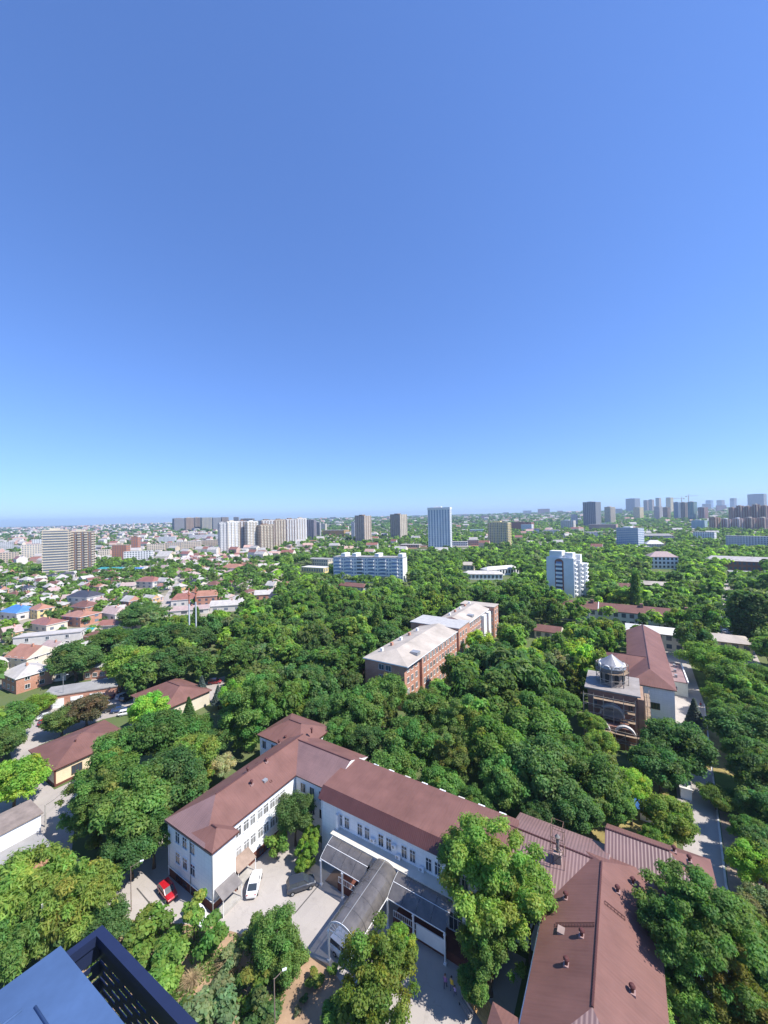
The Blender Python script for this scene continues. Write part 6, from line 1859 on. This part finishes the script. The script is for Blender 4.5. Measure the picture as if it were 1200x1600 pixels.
FG = [
 # px, py, crown radius px, crown centre height m, species, colour, label
 (35, 1395, 72, 6.5, 'willow', 'light', 'large willowy tree filling the lower left edge'),
 (118, 1400, 62, 6.0, 'willow', 'light', 'willowy light green tree right of the large lower-left one'),
 (22, 1470, 55, 4.5, 'willow', 'mid', 'darker willowy tree low at the left edge above the white car'),
 (165, 1445, 42, 3.2, 'dense', 'dark', 'dark rounded bush-like tree just above the navy basket corner'),
 (228, 1452, 34, 2.4, 'shrub', 'yellow', 'yellow-green shrub right of the navy basket corner'),
 (95, 1470, 30, 2.6, 'shrub', 'olive', 'olive shrub beside the pale concrete pole'),
 (22, 1220, 48, 6.0, 'broad', 'lime', 'bright lime-green tree at the left edge above the garage'),
 (10, 1130, 40, 6.0, 'broad', 'mid', 'green tree at the left edge beside the street parking'),
 (2, 1160, 34, 4.5, 'broad', 'olive', 'olive tree at the left edge below the street parking'),
 (60, 1098, 24, 3.6, 'dense', 'lime', 'small round lime tree over the silver car'),
 (96, 1125, 30, 4.2, 'broad', 'olive', 'olive bushy tree, left of the brownish one above the cream roof'),
 (135, 1108, 34, 5.0, 'broad', 'brownish', 'brownish bushy tree above the cream building roof'),
 (118, 1030, 40, 8.0, 'broad', 'dark', 'big dark green tree above the brick garage row'),
 (205, 1035, 40, 8.5, 'broad', 'light', 'light green tree right of the lot, in front of the darker ones'),
 (175, 1003, 42, 8.0, 'broad', 'mid', None), (240, 1005, 46, 9.0, 'broad', 'dark', None), (290, 1000, 46, 9.0, 'broad', 'dark', None), (262, 1038, 44, 8.0, 'broad', 'dark', None), (225, 960, 42, 8, 'broad', 'dark', None),
 (150, 1262, 52, 7.0, 'big', 'mid', None), (212, 1255, 62, 9.0, 'broad', 'mid', None), (262, 1215, 56, 8.5, 'broad', 'dark', None), (185, 1175, 44, 8.0, 'broad', 'mid', None), (240, 1150, 50, 9.0, 'broad', 'mid', None), (300, 1185, 46, 8.0, 'broad', 'light', None), (205, 1320, 46, 5.5, 'broad', 'dark', None), (240, 1300, 40, 6.0, 'broad', 'mid', None), (170, 1215, 50, 8.0, 'broad', 'light', None), (302, 1150, 40, 7.0, 'broad', 'mid', None), (232, 1110, 34, 7.0, 'broad', 'lime', None), (290, 1232, 36, 6.5, 'broad', 'dark', None), (330, 1160, 30, 6.0, 'broad', 'dark', None),
 (388, 1115, 52, 9.5, 'big', 'mid', 'tall full tree left of the small rear wing roof'),
 (372, 1085, 30, 11.0, 'broad', 'lime', None), (408, 1082, 26, 11.0, 'broad', 'yellow', None),
 (348, 1195, 21, 4.5, 'dense', 'cream', 'cream-blossomed tree beside the wing roof'),
 (322, 1218, 16, 3.4, 'shrub', 'yellow', 'yellowish shrub next to the cream-blossomed tree'),
 (461, 1268, 36, 6.0, 'dense', 'dark', 'dark domed tree in the inner corner of the hospital court'),
 (432, 1318, 19, 2.6, 'shrub', 'light', 'round light shrub left of the domed court tree'),
 (480, 1330, 20, 2.4, 'thuja', 'lime', 'bright upright shrub between domed tree and dark SUV'), (487, 1305, 15, 3.4, 'thuja', 'lime', 'taller bright shrub behind the upright court shrub'), (472, 1352, 15, 1.4, 'thuja', 'lime', 'low bright shrub nearest the dark SUV'),
 (432, 1462, 42, 4.4, 'dense', 'mid', 'dense rounded tree at the court entrance'), (450, 1500, 34, 2.6, 'dense', 'mid', 'lower green shrub-tree below the rounded entrance tree'), (400, 1460, 26, 2.4, 'shrub', 'mid', 'green shrub left of the rounded entrance tree'),
 (590, 1530, 66, 5.5, 'yellow', 'yellow', 'yellow-green feathery tree in front of the arched canopy'), (625, 1480, 30, 5.5, 'broad', 'lime', None), (570, 1590, 44, 3.0, 'shrub', 'yellow', None),
 (772, 1372, 84, 10.5, 'big', 'light', 'great leafy tree standing before the hospital facade'), (765, 1470, 54, 6.5, 'big', 'mid', 'lower crown of trees under the great leafy tree'), (715, 1335, 36, 9.5, 'broad', 'light', None), (826, 1395, 46, 9.0, 'broad', 'light', None), (740, 1535, 30, 3.0, 'broad', 'mid', None),
 (1085, 1455, 80, 10.0, 'big', 'mid', 'large tree shading the gabled roof at right'), (1034, 1440, 40, 10.5, 'broad', 'mid', None), (1150, 1455, 56, 7.0, 'broad', 'mid', None), (1135, 1540, 56, 5.5, 'yellow', 'orange', 'orange-tinged tree at the lower right corner'), (1055, 1555, 52, 4.5, 'yellow', 'mid', 'olive tree at the bottom beside the gabled roof'), (1190, 1500, 60, 6.0, 'broad', 'mid', None), (1180, 1590, 50, 4, 'broad', 'mid', None), (1000, 1590, 22, 3, 'broad', 'dark', None),
 (1182, 1350, 42, 5.5, 'broad', 'lime', 'lime tree at the right edge beside the campus road'), (1190, 1420, 40, 4.5, 'broad', 'dusty', None),
 (1046, 1278, 42, 5.5, 'broad', 'light', 'light green tree between kiosk and campus road'), (1025, 1310, 26, 4.0, 'broad', 'light', None), (985, 1225, 32, 7.5, 'broad', 'lime', None),
 (1118, 1244, 25, 2.6, 'dense', 'mid', 'left one of two clipped round trees by the road'), (1155, 1252, 27, 2.6, 'dense', 'dark', 'right one of two clipped round trees by the road'),
 (1056, 1165, 54, 7.0, 'broad', 'dark', 'big dark tree before the white ward'), (1030, 1195, 44, 6.0, 'broad', 'dark', None), (1165, 1140, 52, 7.0, 'broad', 'dark', None), (1190, 1210, 44, 7.0, 'broad', 'dark', None), (1195, 1265, 40, 6, 'broad', 'dark', None),
 (1115, 1030, 52, 7.5, 'dense', 'light', 'wide light green tree right of the ward'), (1145, 1062, 40, 7.0, 'broad', 'mid', None), (1125, 1085, 26, 6.0, 'broad', 'yellow', None), (1190, 1060, 28, 7.0, 'broad', 'mid', None),
 (1172, 1300, 30, 5.0, 'broad', 'mid', None), (1196, 1330, 36, 6, 'broad', 'dark', None), (1175, 1180, 40, 7, 'broad', 'dark', None), (1150, 1120, 26, 6.5, 'broad', 'dark', None), (1180, 1100, 30, 6.5, 'broad', 'mid', None),
 (1085, 1112, 22, 4.5, 'spruce', 'blue', 'blue spruce beside the white ward entrance'), (1008, 1160, 20, 4.5, 'spruce', 'blue', 'blue spruce in front of the church scaffolding'), (742, 1108, 20, 6.0, 'spruce', 'blue', 'blue spruce deep in the central forest'), (730, 1103, 15, 6.0, 'spruce', 'blue', 'second blue spruce left of the forest one'),
 (315, 1072, 17, 5.0, 'spruce', 'blue', 'blue spruce above the wide brown-roofed house'), (340, 1085, 15, 4.5, 'spruce', 'blue', 'smaller blue spruce right of the house'), (295, 1108, 20, 4.0, 'spruce', 'dark', 'dark green spruce in front of the wide brown-roofed house'),
 (1160, 960, 36, 13.0, 'poplar', 'dark', 'tall dark poplar clump at right, left stem'), (1182, 965, 36, 13.0, 'poplar', 'dark', 'tall dark poplar clump at right, middle stem'), (1204, 965, 36, 13.0, 'poplar', 'dark', 'tall dark poplar clump at the right edge'),
 (1262, 1200, 44, 7, 'broad', 'mid', None), (1268, 1300, 46, 7, 'broad', 'light', None), (1275, 1400, 50, 7, 'broad', 'mid', None), (1250, 1500, 50, 6, 'broad', 'dark', None), (1300, 1120, 40, 7, 'broad', 'mid', None),
 (900, 1180, 40, 9, 'broad', 'mid', None), (925, 1130, 22, 8, 'broad', 'light', None), (940, 1160, 26, 7, 'broad', 'light', None),
 (790, 1055, 56, 9.5, 'midwillow', 'dark', 'big weeping tree right of the brick block'), (748, 1040, 40, 9.0, 'midwillow', 'dark', 'weeping tree hiding the brick block middle'), (842, 1070, 46, 9.0, 'midwillow', 'mid', None), (750, 1003, 24, 9.5, 'mid', 'lime', 'bright lime crown against the far end of the brick block'),
 (715, 1130, 40, 9.5, 'yellow', 'olive', 'olive-yellow tree in the middle of the central forest'), (712, 1185, 38, 8.0, 'yellow', 'olive', None),
 (640, 1165, 52, 9.0, 'broad', 'mid', None), (560, 1115, 48, 8.5, 'broad', 'mid', None), (612, 1205, 44, 8.0, 'broad', 'mid', None), (775, 1165, 54, 9.5, 'broad', 'light', None), (838, 1130, 56, 10, 'broad', 'mid', None), (850, 1205, 62, 9.5, 'broad', 'dark', None), (925, 1215, 56, 9.0, 'broad', 'mid', None), (790, 1225, 46, 8.0, 'broad', 'mid', None), (690, 1225, 36, 6.5, 'broad', 'mid', None), (900, 1265, 44, 7.5, 'broad', 'dark', None), (668, 1108, 42, 8, 'broad', 'mid', None), (600, 1085, 40, 8, 'broad', 'mid', None), (530, 1150, 34, 7.5, 'broad', 'mid', None), (960, 1260, 34, 7, 'broad', 'mid', None), (575, 1160, 34, 8, 'broad', 'dark', None), (745, 1255, 30, 6, 'broad', 'mid', None), (840, 1275, 34, 6, 'broad', 'dark', None), (500, 1110, 30, 8, 'broad', 'dark', None), (480, 1060, 30, 8, 'broad', 'dark', None), (810, 1100, 30, 8, 'broad', 'olive', None), (880, 1100, 30, 8.5, 'broad', 'mid', None),
]
for a in FG:
    tpx(*a)
# planting bed in front of the navy basket: shrubs and dry stalks
for i, (px, py, r_, zc, ck, lab) in enumerate(((265, 1485, 34, 2.4, 'light', 'green shrub under the leaves left of the dry stalks'), (303, 1420, 25, 4.4, 'light', 'dusty shrub over the hidden white car'), (255, 1525, 36, 2.0, 'light', 'green shrub along the right side of the navy basket'), (332, 1462, 28, 2.8, 'light', 'green shrub below the wing corner'), (330, 1570, 40, 1.8, 'dusty', 'dusty shrub at the bottom, left of the bed lamp'), (395, 1540, 30, 1.8, 'light', 'green shrub in the middle of the planting bed'), (405, 1585, 34, 1.8, 'dark', 'dark shrub beside the bed lamp at bottom'), (300, 1590, 30, 1.6, 'mid', 'green shrub at the bottom edge beside the basket'), (490, 1530, 17, .7, 'light', 'small light shrub on the bare soil strip'), (360, 1500, 20, 1.2, 'dusty', 'small dusty shrub in front of the dry stalks'), (420, 1520, 20, 1.2, 'mid', 'low shrub right of the dry stalks'), (520, 1580, 24, 1.3, 'light', 'light shrub at bottom beside the feathery tree'), (520, 1515, 9, .5, 'light', 'tiny light plant beside the canopy column'), (478, 1497, 6, .4, 'olive', 'tiny olive weed at the edge of the court'), (475, 1562, 8, .4, 'olive', 'small olive weed low on the soil strip'), (465, 1580, 7, .4, 'brownish', 'tiny brown weed low on the soil strip'), (215, 1500, 26, 1.5, 'light', 'light shrub touching the basket rim'))):
    tpx(px, py, r_, zc, 'shrub', ck, lab)
def dry_stalks(px, py, label, n=150, h=2.2, seed=1):
    g = G(px, py); q = random.Random(seed); mb = MB()
    for _ in range(n):
        a = q.uniform(0, 6.28); r0 = q.uniform(0, .5); L = q.uniform(.5, 1) * h; ln = q.uniform(.2, .95)
        b = Vector((math.cos(a) * r0, math.sin(a) * r0, 0)); m_ = b + Vector((math.cos(a) * L * ln * .4, math.sin(a) * L * ln * .4, L * .6)); e = b + Vector((math.cos(a) * L * ln, math.sin(a) * L * ln, L * (.75 - ln * .2)))
        sd_ = Vector((-math.sin(a), math.cos(a), 0)) * .013
        mb.poly([b - sd_, b + sd_, m_ + sd_, m_ - sd_]); mb.poly([m_ - sd_, m_ + sd_, e + sd_ * .3, e - sd_ * .3])
    o = mb.build('dry_bush', mat('dry_stalk', (.4, .29, .16), .9, .25, 3))
    o.location = g
    tag(o, label, 'bush', 'dry bushes in the planting bed')
dry_stalks(357, 1515, 'straw-coloured dry bush in the planting bed, right one', 420, 2.2, 1)
dry_stalks(300, 1540, 'straw-coloured dry bush in the planting bed, left one', 380, 2.0, 2)
dry_stalks(320, 1562, 'low straw tuft below the two dry bushes', 260, 1.4, 3)

# weeds and long grass that cover the bed, the verges and the street edges: nobody could count them
def weeds(name, poly, n, size, cols, seed, label, gap=.45):
    g = np.random.default_rng(seed); q = random.Random(seed)
    xs_ = [p[0] for p in poly]; ys_ = [p[1] for p in poly]
    P, C = [], []
    while len(P) < n:
        x, y = q.uniform(min(xs_), max(xs_)), q.uniform(min(ys_), max(ys_))
        if not inpoly(x, y, poly): continue
        f = math.sin(x * .9 + seed) * math.sin(y * 1.1 + 2) + .5 * math.sin(x * 2.3) * math.sin(y * 2.7 + 1) + q.uniform(-.5, .5)
        if f < gap - .7: continue
        P.append((x, y, .04 + abs(q.gauss(0, .2)))); C.append(np.array(LC[q.choice(cols)]) * math.exp(q.gauss(0, .25)))
    P = np.array(P, np.float32)
    me = leaf_mesh(name, P, np.tile(np.array([0, 0, 1.0]), (n, 1)), size, np.array(C, np.float32), g, 1.8, LEAFW, jit=.7)
    tag(link(name, me), label, 'weeds', kind='stuff')
weeds('weeds', PXP([(70, 1425), (195, 1440), (335, 1452), (430, 1480), (450, 1520), (440, 1600), (420, 1680), (60, 1680)]), 16000, .2, ('mid', 'light', 'dusty', 'olive', 'light'), 4, 'weeds covering the planting bed beside the court')
weeds('weeds', LWP([(59, 8), (86, 8), (92, 45), (61, 45)]), 5000, .22, ('mid', 'dusty', 'olive'), 8, 'weeds on the bare verge right of the campus road', .9)

# ---------------- random forest in world space
class Grid:
    """circles in 16 m cells, so that a point meets only its neighbours"""
    def __init__(s, items, reach):
        s.c, s.reach = {}, reach
        for it in items: s.add(it)
    def add(s, it):
        R_ = it[2] + s.reach
        for i in range(int((it[0] - R_) // 16), int((it[0] + R_) // 16) + 1):
            for j in range(int((it[1] - R_) // 16), int((it[1] + R_) // 16) + 1):
                s.c.setdefault((i, j), []).append(it)
    def at(s, x, y): return s.c.get((int(x // 16), int(y // 16)), ())
FGRID = Grid(FOOT, 9); TGRID = Grid(TPOS, 10)
def free(x, y, r_, dmin, h, fk=.4):
    if any((x - a) ** 2 + (y - b) ** 2 < (c + r_ * fk) ** 2 for a, b, c in FGRID.at(x, y)): return False
    if any((x - a) ** 2 + (y - b) ** 2 < (dmin * .5 + c * .42) ** 2 for a, b, c in TGRID.at(x, y)): return False
    if any(inpoly(x, y, q) for q in ROADS): return False
    px0, py0 = PR(x, y, h)
    ppm = FPX / y
    pyb = PR(x, y, 0)[1]
    for a, b, c_, d_, dep in KEEP:
        if y < dep - 1 and px0 + r_ * ppm * .8 > a and px0 - r_ * ppm * .8 < c_ and py0 < d_ and pyb > b: return False
    return True
CLEAR = [PXP(q) for q in ([(150, 1040), (210, 1120), (48, 1240), (-60, 1262), (10, 1150), (55, 1100)], [(300, 1060), (356, 1060), (352, 1018), (308, 1018)], [(498, 1062), (545, 1062), (538, 1004), (506, 1004)], [(180, 1410), (540, 1410), (580, 1620), (180, 1620)], [(1108, 1010), (1150, 955), (1152, 905), (1128, 905), (1118, 960)])]
CLEAR.append(LWP([(-26, -30), (36, -30), (36, 2), (-26, 2)]))
CLEAR.append(LWP([(52.5, 6), (60, 6), (66, 100), (67, 150), (56, 150), (53, 60)]))
fr = random.Random(17)
cand = []
for _ in range(26000):
    y = 92 + (fr.random() ** .62) * 420
    x = fr.uniform(-1.12, 1.12) * y
    if any(inpoly(x, y, q) for q in CLEAR): continue
    px, py = PR(x, y, 0)
    sub = inpoly(px, py, SUBPX) or (px < 150 and py < 1070)
    if sub:
        r_ = fr.uniform(2.6, 4.6); zc = r_ * 1.05; dm = 10.5
        if px > 130 and fr.random() < .35: r_ = fr.uniform(4.2, 6.0); zc = r_ * 1.15
    else:
        r_ = fr.uniform(4.0, 8.2) if y < 240 else fr.uniform(3.8, 7.2); zc = r_ * fr.uniform(1.1, 1.4) + max(0, 7.4 - r_) * .5; dm = r_ * 1.12
    if not free(x, y, r_, dm, zc + r_ * .9, .1 if sub else .4): continue
    TGRID.add((x, y, r_ * (.8 if sub else 1)))
    cand.append((x, y, zc, r_))
def colour_pick():
    u = fr.random()
    return 'dark' if u < .22 else 'mid' if u < .62 else 'light' if u < .84 else 'lime' if u < .89 else 'olive' if u < .94 else 'dusty'
def seen(x, y, z):
    px, py = PR(x, y, z); return -20 < px < 1220 and py < 1620
vis = [c for c in cand if seen(c[0], c[1], c[2])]
ntree = sum(1 for t_ in TREES if t_[4] == 'tree')
vis.sort(key=lambda c: -c[3] / math.hypot(c[0], c[1]))
keepn = max(0, 298 - ntree)
for x, y, zc, r_ in vis[:keepn]:
    u_ = fr.random()
    if u_ < .05: tree(x, y, zc * 1.15, r_ * .75, r_ * 1.7, 'poplar', 'mid')
    else: tree(x, y, zc, r_, r_ * fr.uniform(.75, 1.25), 'mid' if u_ < .58 else 'midopen' if u_ < .93 else 'midwillow', colour_pick())
rest = vis[keepn:] + [c for c in cand if not seen(c[0], c[1], c[2])][::2]
print('TREES', ntree, len(vis), len(cand), 'houses', len(hpos))

# ---------------- the wood beyond: one mesh of leaf clumps
def woodland(name, items, per, rel, seed, label):
    g = np.random.default_rng(seed)
    n = len(items)
    A = np.array([(x, y, z, r_, rz_) for x, y, z, r_, rz_, _ in items], np.float32)
    colr = np.array([LC[k] for *_, k in items], np.float32)
    colr *= np.exp(g.normal(size=(n, 1)) * .14)
    nl = 9
    d = sphere_dirs(n * nl, g).reshape(n, nl, 3); d[..., 2] = d[..., 2] * .8 + .15
    lc = d * g.uniform(.25, .7, size=(n, nl, 1)); lr = g.uniform(.3, .48, size=(n, nl))
    ltint = np.exp(g.normal(size=(n, nl)) * .18)
    lob = g.integers(0, nl, size=(n, per))
    idx = np.arange(n)[:, None]
    dd = sphere_dirs(n * per, g).reshape(n, per, 3); dd[..., 2] = np.abs(dd[..., 2]) * .9 - .15
    pos = lc[idx, lob] + dd * (lr[idx, lob] * g.uniform(.7, 1.1, size=(n, per)))[..., None]
    pos = pos * np.stack([A[:, 3], A[:, 3], A[:, 4]], 1)[:, None, :] + A[:, None, :3]
    tint = colr[:, None, :] * ltint[idx, lob][..., None] * np.exp(g.normal(size=(n, per, 1)) * .2)
    size = (A[:, 3] * rel)[:, None].repeat(per, 1).reshape(-1, 1)
    me = leaf_mesh(name, pos.reshape(-1, 3), (dd + np.array([0, 0, .5])).reshape(-1, 3), size, tint.reshape(-1, 3).astype(np.float32), g, 1.3, LEAFW, jit=.35)
    tag(link(name, me), label, 'wood', kind='stuff')
items = [(x, y, zc, r_, r_ * fr.uniform(.75, 1.3), colour_pick()) for x, y, zc, r_ in rest]
woodland('woodland', items, 170, .3, 5, 'green wood behind the nearest trees')
# farther: density follows the photograph (dense forest at centre and right, gardens at left)
far1, far2 = [], []
FT = {}
def cell(x, y, s_): return (int(x // s_), int(y // s_))

for _ in range(60000):
    y = 400 + fr.random() ** 1.3 * 1500
    x = fr.uniform(-1.1, 1.1) * y
    px, py = PR(x, y, 0)
    az = x / y
    dens = 1.0 if az > .02 else .62 if az > -.18 else .34
    if az < -.25 and y > 700: dens = .5
    if az > .55 and 560 < y: dens = .75
    if fr.random() > dens: continue
    r_ = fr.uniform(4.5, 7.0) if az > -.3 else fr.uniform(3.5, 5.5)
    h = r_ * 1.9
    c = cell(x, y, 9 if y < 900 else 13)
    if c in FT: continue
    if any((x - a) ** 2 + (y - b) ** 2 < (q + r_ * .6) ** 2 for a, b, q in FGRID.at(x, y)): continue
    ppm = FPX / y; px0, py0 = PR(x, y, h + hgt(x, y))
    if any(y < dep - 1 and px0 + r_ * ppm > a and px0 - r_ * ppm < c_ and py0 < d_ and py > b for a, b, c_, d_, dep in KEEP): continue
    FT[c] = 1
    z0 = hgt(x, y)
    far1.append((x, y, z0 + r_ * 1.0, r_, r_ * .95, colour_pick()))
    if len(far1) > 7500: break
woodland('woodland', far1, 48, .53, 6, 'far wood and garden trees below the skyline')
for _ in range(9000):
    y = 1700 + fr.random() ** 1.2 * 5200
    x = fr.uniform(-1.1, 1.1) * y
    az = x / y
    dens = .9 if az > -.25 else .5
    if fr.random() > dens: continue
    if math.sin(x * .004 + 1) * math.sin(y * .003) + fr.uniform(-.8, .8) < -.35: continue
    r_ = fr.uniform(10, 22)
    far2.append((x, y, hgt(x, y) + r_ * .3, r_, r_ * .5, 'dark' if fr.random() < .6 else 'mid'))
woodland('woodland', far2, 34, .5, 7, 'distant wooded slopes on the horizon')
print('FAR', len(far1), len(far2))
# distant houses: past the nearest ones they read as one mass of small roofs
dh = MB(); dr_ = random.Random(9)
mats_ = [WC['white'], WC['cream'], PM('beige'), RRED, RPALE, RGREY, PM('pink')]
for _ in range(2600):
    y = 560 + dr_.random() ** 1.5 * 4200
    x = dr_.uniform(-1.1, .9) * y
    az = x / y
    if dr_.random() > (1.0 if az < -.25 else .4 if az < .05 else .16): continue
    if any((x - a) ** 2 + (y - b) ** 2 < (q + 6) ** 2 for a, b, q in FGRID.at(x, y)): continue
    s_ = dr_.uniform(8, 15) * (1 + y / 3500); h = dr_.choice((4, 5, 6, 9, 9)) * (1 + y / 6000)
    z0 = hgt(x, y) - 1; a = dr_.uniform(-.6, .1); c_, n_ = math.cos(a), math.sin(a)
    q = [(-s_, -s_ * .5), (s_, -s_ * .5), (s_, s_ * .5), (-s_, s_ * .5)]
    q = [(x + u_ * .6 * c_ - v_ * .6 * n_, y + u_ * .6 * n_ + v_ * .6 * c_) for u_, v_ in q]
    wm_, rm_ = dr_.choice((0, 0, 1, 2, 6)), dr_.choice((3, 4, 4, 5, 5, 6))
    zt = z0 + h
    for i in range(4):
        j = (i + 1) % 4
        dh.poly([(*q[i], z0), (*q[j], z0), (*q[j], zt), (*q[i], zt)], wm_)
    m0 = ((q[0][0] + q[3][0]) / 2, (q[0][1] + q[3][1]) / 2, zt + h * .4); m1 = ((q[1][0] + q[2][0]) / 2, (q[1][1] + q[2][1]) / 2, zt + h * .4)
    dh.poly([(*q[0], zt), (*q[1], zt), m1, m0], rm_); dh.poly([(*q[2], zt), (*q[3], zt), m0, m1], rm_)
    dh.poly([(*q[3], zt), (*q[0], zt), m0], wm_); dh.poly([(*q[1], zt), (*q[2], zt), m1], wm_)
tag(dh.build('distant_houses', mats_), 'mass of small distant houses below the skyline', 'houses', kind='stuff')

# ------------------------------------------------------------------ labels that single out each tree and house
TENS = ['first', 'second', 'third', 'fourth', 'fifth', 'sixth', 'seventh', 'eighth', 'ninth']
ORD = ['closest', 'second closest', 'third closest', 'fourth closest', 'fifth closest', 'sixth closest', 'seventh closest', 'eighth closest', 'ninth closest', 'tenth closest', 'eleventh closest', 'twelfth closest', 'thirteenth closest', 'fourteenth closest', 'fifteenth closest', 'sixteenth closest', 'seventeenth closest', 'eighteenth closest', 'nineteenth closest', 'twentieth closest'] + ['twenty-' + q + ' closest' for q in TENS]
def word_labels(lst, front='in front of '):
    bk = {}
    for rec in lst:
        t_, desc, (px, py), lab = rec[:4]
        if lab: continue
        best = min(LANDMARKS, key=lambda L: math.hypot(px - L[1], (py - L[2]) * 1.6))
        dx, dy = px - best[1], py - best[2]
        rel = ('right of ' if dx > 0 else 'left of ') if abs(dx) > abs(dy) * 1.2 else ('beyond ' if dy < 0 else front)
        bk.setdefault((desc, rel + best[0]), []).append((math.hypot(dx, dy), t_))
    for (desc, where), v_ in bk.items():
        v_.sort(key=lambda q: q[0])
        for i, (_, t_) in enumerate(v_):
            lab = f'{desc} {where}' + (f', {ORD[min(i, 28)]}' if len(v_) > 1 else '')
            if len(lab.split()) > 16: lab = lab.replace(' gable roof', ' roof').replace(' hip roof', ' roof')
            if len(lab.split()) > 16: lab = lab.replace(' closest', '')
            t_['label'] = lab
word_labels(TREES); word_labels(HOUSES, 'before ')

# ------------------------------------------------------------------ haze
hz = MB().box(-9000, 9000, -300, 9500, -3, 175).build('haze', [])
hz.data.materials.clear()
m = bpy.data.materials.new('haze'); m.use_nodes = True; t_ = m.node_tree; t_.nodes.clear()
pv = NN(t_, 'ShaderNodeVolumePrincipled'); out = NN(t_, 'ShaderNodeOutputMaterial')
pv.inputs['Color'].default_value = (.6, .78, 1.0, 1)
pv.inputs['Density'].default_value = .0001
pv.inputs['Anisotropy'].default_value = .2
t_.links.new(pv.outputs[0], out.inputs['Volume'])
hz.data.materials.append(m)
tag(hz, kind='stuff', label='thin pale blue haze over the whole city', cat='haze')
